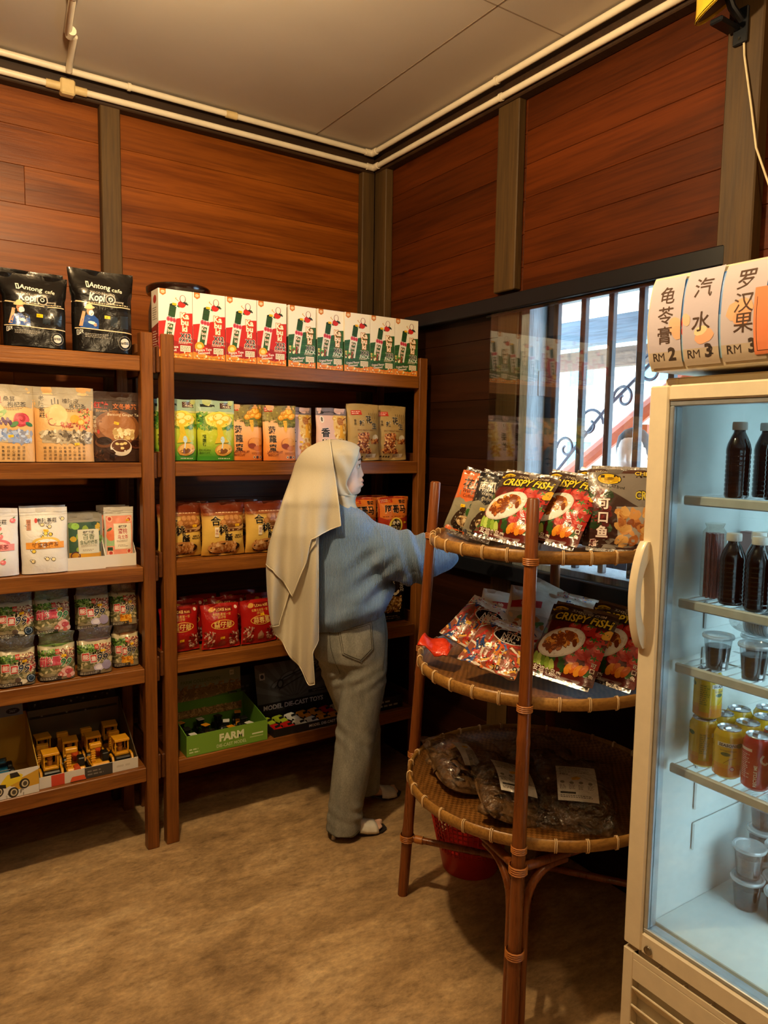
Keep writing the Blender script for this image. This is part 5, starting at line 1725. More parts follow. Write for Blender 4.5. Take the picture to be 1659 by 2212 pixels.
# grey card display behind the left post, beside the farm box
# die cast tray
ta = Art(44, 3.4, 1)
ta.rect(-22, 0, 22, 3.4, '#1b1a1d').text('MODEL DIE-CAST TOYS', 4, 1.8, 1.7, '#cfcbd0', bold=.02, fit=24).rect(-22, 0, -14, 3.4, '#15120f')
tb = open_box('die_cast_tray', 'black open tray of small die cast cars on the bottom shelf', 1.530, 2.785, ZB, .44, .20, .034, .045, '#161518', '#201e20', ta)
hc_ = Art(40, 22, 1)
hc_.rect(-20, 0, 20, 4.2, '#121114').text('MODEL DIE-CAST TOYS', -2, 2.2, 2.9, '#e6e2e6', bold=.03, shear=.1, fit=34)
hc_.rect(-20, 4.2, 20, 22, '#5d5f63')
for i in range(9):
    t0, t1 = -1.3 + i * .31, -1.3 + i * .31 + .15
    hc_.poly([(-1, 4.2), (-1 + 26 * math.sin(t0), 4.2 + 26 * math.cos(t0)), (-1 + 26 * math.sin(t1), 4.2 + 26 * math.cos(t1))], '#6f7276')
for k, (x, y) in enumerate(((-9, 12), (-4, 15), (3, 17), (9, 18), (12, 16.5))):
    hc_.ell(x, y, 4.6, 2.0, '#4a4c50', 14, .35).ell(x, y + .3, 3.6, 1.2, '#7d8085', 14, .35)
hc_.line([(-11, 10.5), (-6, 14.5), (2, 16.5), (11, 19)], .5, '#1d1d20').line([(-9, 9.5), (-2, 12), (8, 15.5), (13, 17)], .45, '#1d1d20').ell(-8, 12, 1.7, 2.2, '#1a1a1c', 16, -.3).ell(-8, 12, 1.0, 1.5, '#6f7276', 16, -.3).ell(10, 16.5, 1.4, 1.8, '#1a1a1c', 16, -.3)
hc_.rect(-18, 15, -15.4, 18, '#c9c9c6').ell(-16.7, 16.5, .9, 1.0, '#2a2a2c', 12).text('AMERICAN STUNNER', -5, 6, 1.2, '#3a3b3e').rect(6, 5.6, 17, 7, '#26262a').text('Super Collection', 11.5, 6.3, 1.0, '#b9b9b6')
header_card(tb, .40, .22, .105, .03, hc_, -.22, 'header_card', '#54565a')
cols = [['toy_red', 'toy_red', 'toy_white', 'toy_white', 'toy_amber', 'toy_amber', 'toy_lime'], ['toy_lime', 'toy_lime', 'toy_white', 'toy_amber', 'toy_amber', 'toy_red', 'toy_white']]
cn = {'toy_red': 'red', 'toy_white': 'white', 'toy_amber': 'amber', 'toy_lime': 'lime green'}
for r in range(2):
    for c in range(7):
        toy_car('%s die cast car in the %s row, %s from the left' % (cn[cols[r][c]], ('front', 'back')[r], ('first', 'second', 'third', 'fourth', 'fifth', 'sixth', 'last')[c]),
                (1.345 + c * .060, 2.838 + r * .086, ZB + .0045), cols[r][c], .35)
# black carton behind and beside, dark in the shelf
bc_ = Art(30, 20, 3)
bc_.rect(-15, 0, 15, 20, '#17171a').lines(-13, 3, 2, 16, 6, '#4f5054')
place('toy_carton', carton(30, 8, 20, bc_, '#141417', name='toy_carton'), 'black printed toy carton behind the die cast cars', 'carton', (1.32, 3.105, ZB + E_))
place('toy_carton', carton(22, 14, 6, Art(22, 6, 1).rect(-11, 0, 11, 6, '#151416').lines(-9, 1, 9, 5, 2, '#a9a9a6'), '#131214', name='toy_carton'), 'flat black toy carton at the right end of the bottom shelf', 'carton', (1.89, 2.88, ZB + E_))
# construction toys box
ka = Art(35, 4.2, 1)
ka.rect(-17.5, 0, 17.5, 4.2, '#d6d1c6').rect(-13.5, 0, -9, 4.2, '#c9452c').rect(-2, 0, 8, 4.2, '#3b3834').lines(-1, .8, 5, 3.2, 2, '#7d7870').lines(9.5, 1.2, 15, 3.0, 1, '#c3bdb0')
kb = open_box('construction_toy_box', 'white fronted open box of yellow construction toys', .568, 2.800, ZB, .35, .28, .042, .20, '#d6d1c6', '#5a4d38', ka)
ha = Art(33, 9, 5)
ha.rect(-16.5, 0, 16.5, 9, '#2b241c').scatter(40, -16, 0, 16, 7, ['#8d8778', '#4a4136', '#6b6355'], .5, .5, k=4).rect(-4, 6, 14, 8, '#191512')
header_card(kb, .33, .09, .134, .165, ha, -.55, 'header_card', '#2b241c')
for r in range(3):
    for c in range(4):
        fn = toy_loader if (c in (0, 3)) == (r != 1) else toy_crane
        nm = 'loader' if fn is toy_loader else 'crane truck'
        fn('yellow toy %s in the construction box, %s row, %s place' % (nm, ('front', 'middle', 'back')[r], ('first', 'second', 'third', 'last')[c]),
           (.440 + c * .084, 2.862 + r * .086, ZB + .0045 + r * .0), rnd.uniform(-.12, .12))
q = MB()
q.rings([[(.0, -.03, .0), (.055, -.03, 0), (.055, .03, 0), (0, .03, 0)], [(.02, -.012, .045), (.035, -.012, .05), (.035, .012, .05), (.02, .012, .045)]])
o = q.build('toy_bucket', MT['toy_orange'], None, 20); o.location = (.497, 2.824, ZB + .0045)
tag(o, 'orange toy digger bucket at the front of the construction box', 'toy', 'construction toys in the box')
# truck box at the left edge
tr = Art(30, 9.5, 6)
tr.rect(-15, 0, 15, 9.5, '#d9d6cf').poly([(5, 5), (15, 8.5), (15, 3), (8, 2.5)], '#c99a2c').poly([(-15, 0), (-2, 0), (2, 2.4), (-15, 2)], '#d08a1c').scatter(26, -14, 0, 12, 4, ['#b9b4a8', '#e8e6e0', '#8a8478'], .8, .3)
for dx in (-13, 2):
    x = dx + 1.5
    for wx, wy in ((-1.5, 3.0), (3.2, 1.8), (6.8, 4.2)):
        tr.ell(x + wx, wy, 1.7, 1.9, '#2b2620', 16).ell(x + wx + .15, wy, 1.1, 1.3, '#c9bd9a', 14).ell(x + wx + .2, wy, .7, .85, '#4a4236', 12)
    tr.poly([(x - 1.5, 4.6), (x + 1.0, 4.0), (x + 5.6, 5.6), (x + 6.4, 7.6), (x + 4.4, 8.8), (x + 1.5, 8.6), (x, 6.8)], '#e0c42c').poly([(x + 2.4, 7.0), (x + 5.6, 7.2), (x + 4.6, 9.0), (x + 2.2, 8.9)], '#26231f').poly([(x - 1.6, 4.4), (x + 1.0, 3.8), (x + .9, 5.2), (x - 1.3, 5.6)], '#1f1c18')
xb = open_box('toy_truck_box', 'yellow lined open box of big wheeled toy trucks at the left edge', .240, 2.785, ZB, .30, .28, .095, .21, '#d9d6cf', '#c29a3c', tr)
hb_ = Art(28, 9, 7)
hb_.rect(-14, 0, 14, 9, '#7f7c78').poly([(-14, 2), (8, 8), (10, 5), (-10, 0)], '#3f3b38').ell(10.5, 1.8, 2.4, 1.1, '#1d1b1a', 14).text('360°', 10.5, 1.8, 1.4, '#a9a6a2')
header_card(xb, .28, .09, .134, .20, hb_, -.35, 'header_card', '#7f7c78')
for r in range(2):
    for c in range(2):
        toy_truck('%s toy truck in the yellow lined box, %s row, %s' % (('red', 'blue')[c], ('front', 'back')[r], ('inner', 'outer')[c]), (.20 + c * .118 - .03, 2.852 + r * .115, ZB + .0045), ('toy_red', 'toy_blue')[c])
# ------------------------------------------------------------------ bamboo rack with three round trays
RX, RY = 1.69, 1.62
MT['cane'] = wood('varnished_cane', '#5e2f10', '#8d4e1f', 'Z', 26.0, 0.28, 0.1, bmp=0.1)
MT['rim'] = wood('bamboo_rim_strip', '#8a5f28', '#b98a45', 'X', 16.0, 0.36, 0.12, bmp=0.12)
MT['lash'] = plain('pale_rattan_lashing', '#d9b98a', .5)
MT['bind'] = plain('brown_rattan_binding', '#a8672c', .4)


def woven_mat():
    m, nt, b_ = new_mat('woven_bamboo')
    tc = N(nt, 'ShaderNodeTexCoord')
    ck = N(nt, 'ShaderNodeTexChecker', Scale=95.0)
    L(nt, tc.outputs['Object'], ck.inputs['Vector'])
    ck.inputs[1].default_value = (*lin('#8f6330'), 1)
    ck.inputs[2].default_value = (*lin('#6b4519'), 1)
    no = N(nt, 'ShaderNodeTexNoise', Scale=18.0, Detail=4.0)
    L(nt, tc.outputs['Object'], no.inputs['Vector'])
    r = ramp(nt, no.outputs[0], [(.3, (.6, .55, .5)), (.7, (1.05, 1, .95))])
    L(nt, mix_col(nt, 1.0, ck.outputs[0], r.outputs[0], 'MULTIPLY'), b_.inputs['Base Color'])
    b_.inputs['Roughness'].default_value = .42
    bump(nt, b_, ck.outputs['Fac'], .35, .002)
    return m


MT['woven'] = woven_mat()
rack = thing('bamboo_rack', 'brown cane rack carrying three round bamboo trays below the window', 'rack', (RX, RY, 0))


def leg_pt(deg, z):
    a = math.radians(deg)
    r = .463 - .062 * z
    return Vector((r * math.cos(a), r * math.sin(a), z))


LEGS = {121: 1.475, 218.5: 1.462, 311: 1.46, 38: 1.46}
for dg, top in LEGS.items():
    q = MB()
    zs = [0, .22, .24, .255, .5, .52, .80, .815, .83, 1.1, 1.12, top - .004, top]
    rs = [.0185, .019, .0205, .019, .0185, .0195, .018, .0195, .018, .0175, .018, .017, .013]
    q.tube([leg_pt(dg, z) for z in zs], rs, 14)
    q.build('leg', MT['cane'], rack, 50)


def tray(zr, r):
    q = MB()
    n = 72
    q.rings([[((r + dr) * math.cos(2 * PI * k / n), (r + dr) * math.sin(2 * PI * k / n), zr + dz) for k in range(n)] for dr, dz in
             ((0.002, -.034), (.0065, -.030), (.008, -.018), (.0065, -.004), (.001, 0), (-.0045, -.004), (-.006, -.018), (-.004, -.032))], 0, None, True, False, False)
    # close the strip
    m = len(q.v)
    for k in range(n):
        k2 = (k + 1) % n
        q.f.append((7 * n + k, 7 * n + k2, k2, k)); q.m.append(0); q.c.append(None)
    rim = q.build('tray_rim', MT['rim'], rack, 50)
    q = MB()
    prof = [(r - .005, -.012), (r - .02, -.030), (r * .8, -.042), (r * .5, -.048), (.004, -.050)]
    q.rings([[(a * math.cos(2 * PI * k / 48), a * math.sin(2 * PI * k / 48), zr + b_) for k in range(48)] for a, b_ in prof] , 0, None, True, False, True)
    q.rings([[(a * math.cos(2 * PI * k / 48), a * math.sin(2 * PI * k / 48), zr + b_ - .006) for k in range(48)] for a, b_ in prof], 0, None, True, False, True)
    q.build('tray_floor', MT['woven'], rack, 60)
    cnt = 30
    for k in range(cnt):
        q = MB()
        for d in (-.006, .006) if k % 3 else (-.0045, .0045):
            a = 2 * PI * (k + .3) / cnt + d
            c, s = math.cos(a), math.sin(a)
            q.tube([((r + dr) * c, (r + dr) * s, zr + dz) for dr, dz in ((-.006, -.03), (-.0075, -.015), (-.006, -.001), (.001, .0025), (.0085, -.003), (.0098, -.018), (.0085, -.031), (.001, -.037), (-.006, -.03))], .0016, 5)
        q.build('lashing', MT['lash'], rack, 60)


TR = ((.55, .410), (.93, .384), (1.32, .352))
for z, r in TR: tray(z, r)
for dg in LEGS:
    for z, r in TR:
        p = leg_pt(dg, z - .02)
        q = MB()
        q.lathe([(.0205 + .002 * (k % 2), .0025 * k) for k in range(9)], 12, 0, None, (p.x, p.y, z - .036), False)
        q.build('binding', MT['bind'], rack, 60)
ds = list(LEGS)
for i, dg in enumerate(ds):   # stretchers under the lowest tray with bent braces
    d2 = ds[(i + 1) % 4]
    a, c = leg_pt(dg, .47), leg_pt(d2, .47)
    q = MB(); q.tube([a, a.lerp(c, .25), a.lerp(c, .5), a.lerp(c, .75), c], .0125, 10); q.build('stretcher', MT['cane'], rack, 50)
    for (s, e) in ((a, c), (c, a)):
        dg_ = dg if s is a else d2
        d = (e - s).normalized()
        side = d * .030
        pts = [leg_pt(dg_, .012) + side, leg_pt(dg_, .2) + side, leg_pt(dg_, .34) + side * 1.02, leg_pt(dg_, .395) + side * 1.35, leg_pt(dg_, .43) + side * 2.2, leg_pt(dg_, .452) + side * 3.6, leg_pt(dg_, .456) + side * 5.6]
        if dg_ in (218.5, 311, 38):
            sm = []
            for k in range(len(pts) - 1):
                p0, p1, p2, p3 = pts[max(k - 1, 0)], pts[k], pts[k + 1], pts[min(k + 2, len(pts) - 1)]
                for t_ in (0, .33, .66):
                    sm.append(.5 * ((2 * p1) + (p2 - p0) * t_ + (2 * p0 - 5 * p1 + 4 * p2 - p3) * t_ ** 2 + (3 * p1 - p0 - 3 * p2 + p3) * t_ ** 3))
            sm.append(pts[-1])
            q = MB(); q.tube(sm, .0115, 10); q.build('brace', MT['cane'], rack, 50)
for a, c in ((121, 311), (38, 218.5)):
    dz = .215 if a == 121 else .19
    q = MB(); q.tube([leg_pt(a, dz), leg_pt(c, dz)], .0115, 10); q.build('cross_rod', MT['cane'], rack, 50)
for dg, z in ((121, .215), (218.5, .47), (218.5, .24), (311, .47), (38, .47)):
    p = leg_pt(dg, z)
    q = MB()
    q.lathe([(.024 + .0025 * (k % 2), .003 * k) for k in range(9)], 12, 0, None, (p.x, p.y, z - .012), False)
    q.build('joint_binding', MT['bind'], rack, 60)
q = MB()
for w_ in (leg_pt(311, .215) - leg_pt(121, .215), ):
    p = leg_pt(121, .215); d = w_.normalized()
    q.tube([p + d * (.03 + .004 * k) for k in range(8)], [.0135, .0145, .0135, .0145, .0135, .0145, .0135, .0145], 10)
q.build('joint_binding', MT['bind'], rack, 60)

RZ = -PI / 4


def rk(x, y, z): return (x, y, z)


MT['foil'] = plain('silver_foil', '#c9c9cc', .22, 1.0, bmp=.5, scale=60)
me_cr = pouch('snack_bag', 21.0, 23.5, 5.0, 'pillow', crispy_art(21.0, 23.5), '#7a6a60', seed=31, wr=1.5, grad=[(0, '#b9b4b0'), (.05, '#6a241c'), (.9, '#4a3a32'), (1, '#8a7f78')])
me_fb = pouch('snack_bag', 22.0, 24.0, 5.0, 'pillow', flyboat_art(22.0, 24.0), '#7a736c', seed=33, wr=1.5)
me_po = pouch('snack_bag', 9.5, 17.5, 4.2, 'pillow', peanut_pillow_art(9.5, 17.5, False), '#c9622f', seed=35, wr=1.2)
me_pd = pouch('snack_bag', 9.5, 17.5, 4.2, 'pillow', peanut_pillow_art(9.5, 17.5, True), '#2b2a2c', seed=36, wr=1.2)
me_cd = pouch('candy_bag', 19, 20, 5.5, 'pillow', candy_art(19, 20), '#c9c0b0', seed=37, wr=1.8)
me_sh = pouch('snack_bag', 19, 25, 4.5, 'pillow', shrimp_art(19, 25), '#d2c8b4', seed=41, wr=1.4, mat='print_matte')


def seal(par, w, z, h=1.3, y=0.0):
    """foil seal strip with a sawtooth look along one end of a bag"""
    q = MB()
    n = 16
    q.rings([[((k / n - .5) * w / 100, (.0012 if k % 2 else -.0012), z / 100 + dz) for k in range(n + 1)] for dz in (0, h / 100)], 0, None, False, False, False)
    o = q.build('foil_seal', MT['foil'], par, 60)
    return o


def rbag(nm, me, label, p, tilt, roll=0.0, dz=0.0, grp=None, foil=None, cat='bag'):
    o = place(nm, me, label, cat, p, RZ + dz, grp, tilt, 0)
    o.rotation_mode = 'XYZ'
    o.rotation_euler = (Matrix.Rotation(RZ + dz, 3, 'Z') @ Matrix.Rotation(tilt, 3, 'X') @ Matrix.Rotation(roll, 3, 'Y')).to_euler()
    if foil:
        seal(o, foil[0], foil[1] - .3)
        seal(o, foil[0], -1.0)
    return o


g = 'packs on the top tray'
zt = 1.279
rbag('snack_bag', me_po, 'orange topped walnut pack at the left end of the top tray', (1.562, 1.895, zt + .026), -.22, .26, -.25, g, (8, 17.5)).scale = (1.15, 1.15, 1.2)
rbag('snack_bag', me_pd, 'black topped walnut pack second from the left on the top tray', (1.578, 1.815, zt + .020), -.20, .24, -.2, g, (8, 17.5)).scale = (1.15, 1.15, 1.2)
rbag('snack_bag', me_po, 'orange walnut pack behind the black one', (1.700, 1.860, zt + .010), -.1, .05, 0, g, (8, 17.5)).scale = (1.15, 1.15, 1.2)
rbag('snack_bag', me_po, 'orange walnut pack at the back of the top tray', (1.800, 1.790, zt + .006), -.12, .1, .3, g, (8, 17.5))
rbag('snack_bag', me_sh, 'pale crumpled snack bag at the back of the top tray by the window', (1.890, 1.660, zt + .010), .05, .1, .1, g).scale = (.8, 1, .75)
rbag('snack_bag', me_rb, 'red snack bag at the back of the top tray', (1.950, 1.545, zt + .010), -.02, .0, .0, g).scale = (.8, .7, .62)
g = 'crispy fish bags on the top tray'
rbag('snack_bag', me_cr, 'crispy fish snack bag at the front of the top tray, left of the cane leg', (1.520, 1.640, zt + .036), -.62, .10, -.52, g, (19.5, 23.5))
rbag('snack_bag', me_cr, 'crispy fish snack bag tilted right of the front cane leg, top tray', (1.610, 1.540, zt + .036), -.60, .12, -.56, g, (19.5, 23.5))
rbag('snack_bag', me_cr, 'third crispy fish snack bag on the top tray, mostly behind the second', (1.745, 1.520, zt + .030), -.50, .12, -.50, g, (19.5, 23.5))
rbag('snack_bag', me_fb, 'grey snack bag with a yellow boat oval on the top tray by the fridge', (1.735, 1.365, zt + .026), -.34, .02, -.10, g, (20, 24))

zm = .889
g = 'packs on the middle tray'
rbag('candy_bag', me_cd, 'clear bag of nut bars lying at the front left of the middle tray', (1.425, 1.590, zm + .050), -.98, .32, -.1, g)
rbag('candy_bag', me_cd, 'clear bag of nut bars at the left rim of the middle tray', (1.500, 1.790, zm + .065), -.92, .42, -.2, g)
MT['red_film'] = plain('red_plastic_film', '#d23a1c', .25, bmp=.6, scale=40)
q = MB()
pts = []
for i in range(9):
    for j in range(5):
        u, v = i / 8, j / 4
        pts.append(((u - .5) * .10, (v - .5) * .07, .010 * math.sin(u * 7 + v * 3) + .014 * noise.noise(Vector((u * 4, v * 4, 2)))))
q.add(pts, [(i * 5 + j, (i + 1) * 5 + j, (i + 1) * 5 + j + 1, i * 5 + j + 1) for i in range(8) for j in range(4)])
o = q.build('red_bag', MT['red_film'], None, 80)
o.modifiers.new('thickness', 'SOLIDIFY').thickness = .003
o.location = (1.405, 1.800, zm + .078); o.rotation_euler = (.35, .3, -.9)
tag(o, 'folded red plastic bag hanging over the left rim of the middle tray', 'bag')
rbag('snack_bag', me_sh, 'pale paper backed snack bag behind the nut bars, middle tray', (1.625, 1.770, zm + .030), -.85, .25, .1, g)
rbag('snack_bag', me_sh, 'pale paper backed snack bag leaning up high at the back of the middle tray', (1.760, 1.780, zm + .030), -.55, .5, .1, g)
rbag('snack_bag', me_sh, 'pale paper backed snack bag in the centre of the middle tray', (1.640, 1.640, zm + .055), -.80, .30, .2, g)
rbag('candy_bag', me_cd, 'clear bag of nut bars at the back of the middle tray, nearest the wall', (1.860, 1.640, zm + .030), -.6, .2, 0, g)
g = 'crispy fish bags on the middle tray'
rbag('snack_bag', me_cr, 'crispy fish snack bag right of the front cane leg on the middle tray', (1.560, 1.430, zm + .044), -.72, .10, -.42, g, (19.5, 23.5))
rbag('snack_bag', me_cr, 'second crispy fish snack bag on the middle tray, overlapping the first', (1.660, 1.365, zm + .044), -.68, .12, -.46, g, (19.5, 23.5))
rbag('snack_bag', me_cr, 'crispy fish snack bag at the right of the middle tray beside the fridge', (1.745, 1.315, zm + .044), -.64, .12, -.5, g, (19.5, 23.5))

# clear bags of dried mushrooms
MT['mushroom'] = plain('dried_mushroom', '#5e4220', .6, var=.5, scale=55, bmp=.7)
MT['note'] = MT['print_paper']


def mushroom_bag(label, p, rot, note_art, seed):
    t = thing('mushroom_bag', label, 'bag', p, 0, 'dried mushroom bags on the lowest tray', rot)
    r_ = random.Random(seed)
    q = MB()
    for k in range(70):
        x, y = r_.uniform(-.075, .075), r_.uniform(-.10, .10)
        z = .012 + r_.uniform(0, .030) * (1 - (x / .085) ** 2) * (1 - (y / .115) ** 2)
        rr_ = r_.uniform(.012, .022)
        rings = []
        for i in range(4):
            a = i / 3 * PI * .55
            rings.append([(rr_ * max(math.sin(a), .05) * math.cos(2 * PI * j / 9) * r_.uniform(.8, 1.2), rr_ * max(math.sin(a), .05) * math.sin(2 * PI * j / 9) * r_.uniform(.8, 1.2), rr_ * .5 * math.cos(a)) for j in range(9)])
        R_ = Matrix.Rotation(r_.uniform(0, 6.2), 3, 'Z') @ Matrix.Rotation(r_.uniform(-1.2, 1.2), 3, 'X')
        rings = [[tuple(R_ @ Vector(v) + Vector((x, y, z))) for v in rg] for rg in rings]
        q.rings(rings, 0, None, True, True, True)
    q.rings([[((.082 - d) * math.copysign(abs(math.cos(a)) ** .7, math.cos(a)), (.108 - d) * math.copysign(abs(math.sin(a)) ** .7, math.sin(a)), z) for a in [2 * PI * k / 24 for k in range(24)]] for d, z in ((.012, .001), (0, .010), (.006, .022), (.03, .032))])
    tag(q.build('dried_mushrooms', MT['mushroom'], t, 50), kind='stuff')
    film = pouch('clear_bag', 20, 27, 8.5, 'pillow', None, '#ffffff', wr=2.6, seed=seed, nu=18, nv=22, mats=[MT['film_clear']])
    f = link('clear_bag', film, t)
    f.rotation_euler = (-PI / 2, 0, 0)
    f.location = (0, -.135, .042)
    if note_art:
        q = MB()
        w_, h_ = note_art.w, note_art.h
        def S(u, v): return Vector(((u - .5) * w_ * .01, (v - .5) * h_ * .01 + .012, .068 - .10 * ((u - .5) * w_ * .01) ** 2 * 40 * .12 - .9 * ((v - .5) * h_ * .01) ** 2 * 2.2))
        grid = [S(i / 10, j / 10) for j in range(11) for i in range(11)]
        q.add(grid, [(j * 11 + i, j * 11 + i + 1, (j + 1) * 11 + i + 1, (j + 1) * 11 + i) for j in range(10) for i in range(10)], 0, lin('#e9e6e2'))
        lay(q, note_art, S, lambda u, v: Vector((0, 0, 1)), 0, .0006, 8, 8, 5e-5)
        q.build('paper_label', MT['print_paper'], t, 60)
    t.scale = (1.22, 1.12, 1.25)
    return t


def note(seed):
    a = Art(9.5, 13, seed)
    a.rect(-4.75, 0, 4.75, 13, '#e9e6e2').lines(-4.0, 9.5, 4.0, 12.4, 6, '#9a968f').lines(-4, 8.6, -1, 9.2, 1, '#3a3836')
    a.ell(-.2, 7.4, 1.3, .7, '#efb91e', 5, .3)
    for i in range(4):
        a.ell(-3.5 + i * 2.2, 5.8 - (i % 2) * .2, .55, .5, '#8d8983', 8).lines(-4.2 + i * 2.2, 3.4, -2.7 + i * 2.2, 5.0, 4, '#6f6b66')
    return a.rect(-4.1, 2.0, -.5, 2.6, '#26231f').lines(-4.1, .8, 4, 1.7, 2, '#4f4b46')


na = Art(4.4, 13, 3)
na.rect(-2.2, 0, 2.2, 13, '#e2dfda').text('RM5', 0, 3.4, 1.4, '#55514b', rot=1.57).ell(.5, 9.5, .9, .9, '#efb91e', 6)
zl = .506
mushroom_bag('clear mushroom bag with a narrow slanted label at the left rim of the lowest tray', (1.500, 1.770, zl + .014), (.10, .20, -.35), na, 61)
mushroom_bag('clear mushroom bag with a square label in the middle of the lowest tray', (1.500, 1.560, zl + .022), (.20, .28, -.45), note(2), 62)
mushroom_bag('clear mushroom bag with a square label, right of the front cane leg', (1.660, 1.430, zl + .018), (.28, .0, -.75), note(3), 63)
mushroom_bag('unlabelled clear mushroom bag behind the two labelled ones', (1.745, 1.660, zl + .010), (.08, .05, -.3), None, 64)

# perforated red basket on the floor
MT['basket'] = plain('red_basket_plastic', '#b3261c', .35)
t = thing('waste_basket', 'perforated red plastic basket on the floor under the rack', 'basket', (1.775, 2.03, 0))
q = MB()
q.rings([[((.105 + .02 * k) * math.cos(2 * PI * j / 40), (.105 + .02 * k) * math.sin(2 * PI * j / 40), .001 + .09 * k) for j in range(40)] for k in (0, .5, 1)], 0, None, True, True, False)
q.build('base', MT['basket'], t)
q = MB()
for i in range(9):
    z = .094 + i * .0185
    r = .105 + .02 * z / .09
    q.rings([[((r + d) * math.cos(2 * PI * j / 48), (r + d) * math.sin(2 * PI * j / 48), z + e) for j in range(48)] for d, e in ((0, 0), (.0025, .003), (0, .006))], 0, None, True, False, False)
for j in range(48):
    a0 = 2 * PI * j / 48
    q.tube([((.105 + .02 * z / .09) * math.cos(a0), (.105 + .02 * z / .09) * math.sin(a0), z) for z in (.088, .17, .25)], .0028, 5)
q.build('mesh_wall', MT['basket'], t, 60)
q = MB(); q.lathe([(.157, .244), (.166, .246), (.168, .256), (.162, .262), (.156, .258)], 40, 0, None, (0, 0, 0), False); q.build('rim', MT['basket'], t)
# ------------------------------------------------------------------ drinks fridge
FX, FY0, FY1 = 1.50, 0.50, 1.12          # door face plane, far and near sides
MT['enamel'] = plain('cream_enamel', '#e6d9bd', .35, var=.04, coat=.2)
MT['enamel_dark'] = plain('grey_cream_plastic', '#cfc5ad', .4, var=.04)
MT['liner'] = plain('white_fridge_liner', '#dfe6e4', .4, var=.03)
MT['steel_edge'] = plain('brushed_aluminium', '#b9c3cb', .3, .6)
MT['gasket'] = plain('dark_gasket', '#23282b', .5)
MT['wire'] = plain('white_coated_wire', '#dde2e2', .35)
MT['chrome'] = plain('worn_chrome', '#8f8a80', .2, 1.0)
fr = thing('drinks_fridge', 'cream upright glass door fridge full of cold drinks', 'fridge', (1.82, .81, 0))


def fp(name, boxes, m, bev=.004, par=None, label=None):
    q = MB()
    for (x0, x1, y0, y1, z0, z1) in boxes:
        q.box(x0 - 1.82, x1 - 1.82, y0 - .81, y1 - .81, z0, z1, bev)
    o = q.build(name, MT[m], par or fr)
    if label: o['label'] = label
    return o


bx0, bx1 = 1.556, 2.115
fp('body', [(bx0, bx1, FY0, FY0 + .035, .345, 1.765), (bx0, bx1, FY1 - .035, FY1, .345, 1.765), (bx1 - .035, bx1, FY0 + .035, FY1 - .035, .345, 1.765),
            (bx0, bx1 - .035, FY0 + .035, FY1 - .035, .345, .378), (bx0, bx1 - .035, FY0 + .035, FY1 - .035, 1.725, 1.765)], 'enamel')
fp('base_cabinet', [(FX + .03, bx1, FY0, FY1, .03, .3445), (FX + .10, bx1 - .05, FY0 + .04, FY1 - .04, 0, .029)], 'enamel')
lx0, lx1, ly0, ly1, lz0, lz1 = 1.560, 2.078, FY0 + .037, FY1 - .037, .380, 1.723
fp('liner', [(lx0, lx1, ly1 - .006, ly1, lz0, lz1), (lx0, lx1, ly0, ly0 + .006, lz0, lz1), (lx1 - .006, lx1, ly0 + .006, ly1 - .006, lz0, lz1),
             (lx0, lx1 - .006, ly0 + .006, ly1 - .006, lz0, lz0 + .025), (lx0, lx1 - .006, ly0 + .006, ly1 - .006, lz1 - .006, lz1)], 'liner', .002)
ribs = []
for z in (.55, .66, .77, .90, 1.02, 1.14, 1.30):
    ribs.append((1.70, 2.04, ly1 - .014, ly1 - .0065, z, z + .075))
fp('shelf_rib', ribs, 'liner', .006)
# door
Z0, Z1_ = .348, 1.743
W = .052
fp('door_frame', [(FX, FX + .045, FY1 - W, FY1, Z0, Z1_), (FX, FX + .045, FY0, FY0 + W, Z0, Z1_), (FX, FX + .045, FY0 + W, FY1 - W, Z0, Z0 + W), (FX, FX + .045, FY0 + W, FY1 - W, Z1_ - .036, Z1_)], 'enamel', .004)
e = .012
gz0, gz1, gy0, gy1 = Z0 + W, Z1_ - .036, FY0 + W, FY1 - W
fp('inner_trim', [(FX + .006, FX + .04, gy1 - e, gy1 - .0003, gz0 + e, gz1 - e), (FX + .006, FX + .04, gy0 + .0003, gy0 + e, gz0 + e, gz1 - e), (FX + .006, FX + .04, gy0 + .0003, gy1 - .0003, gz0 + .0003, gz0 + e), (FX + .006, FX + .04, gy0 + .0003, gy1 - .0003, gz1 - e, gz1 - .0003)], 'steel_edge', .002)
fp('gasket', [(FX + .0455, bx0 - .0005, FY1 - .045, FY1 - .028, Z0 + .03, Z1_ - .02), (FX + .0455, bx0 - .0005, FY0 + .028, FY0 + .045, Z0 + .03, Z1_ - .02)], 'gasket', .001)
fp('door_glass', [(FX + .014, FX + .018, gy0 + e, gy1 - e, gz0 + e, gz1 - e)], 'fridge_glass', 0)
# bow handle on the free edge of the door
q = MB()
hy, hz0, hz1 = FY1 - .012, 1.114, 1.374
n = 20
out, inn = [], []
for i in range(n + 1):
    t_ = i / n
    z = hz0 + (hz1 - hz0) * t_
    out.append((FX - .012 - .036 * math.sin(PI * t_) ** .7, z))
    k = min(max((t_ - .18) / .64, 0), 1)
    inn.append((FX + .001 - .028 * math.sin(PI * k) ** .55 if 0 < k < 1 else FX + .001, z))
for y0, y1 in ((hy - .011, hy + .011),):
    rings = [[(out[i][0] - 1.82, y0 + .003 - .81, out[i][1]), (out[i][0] + .002 - 1.82, y0 - .81, out[i][1]), (inn[i][0] - 1.82, y0 - .81, inn[i][1]), (inn[i][0] - 1.82, y1 - .81, inn[i][1]), (out[i][0] + .002 - 1.82, y1 - .81, out[i][1]), (out[i][0] - 1.82, y1 - .003 - .81, out[i][1])] for i in range(n + 1)]
    q.rings(rings)
q.build('handle', MT['enamel'], fr, 40)
q = MB()
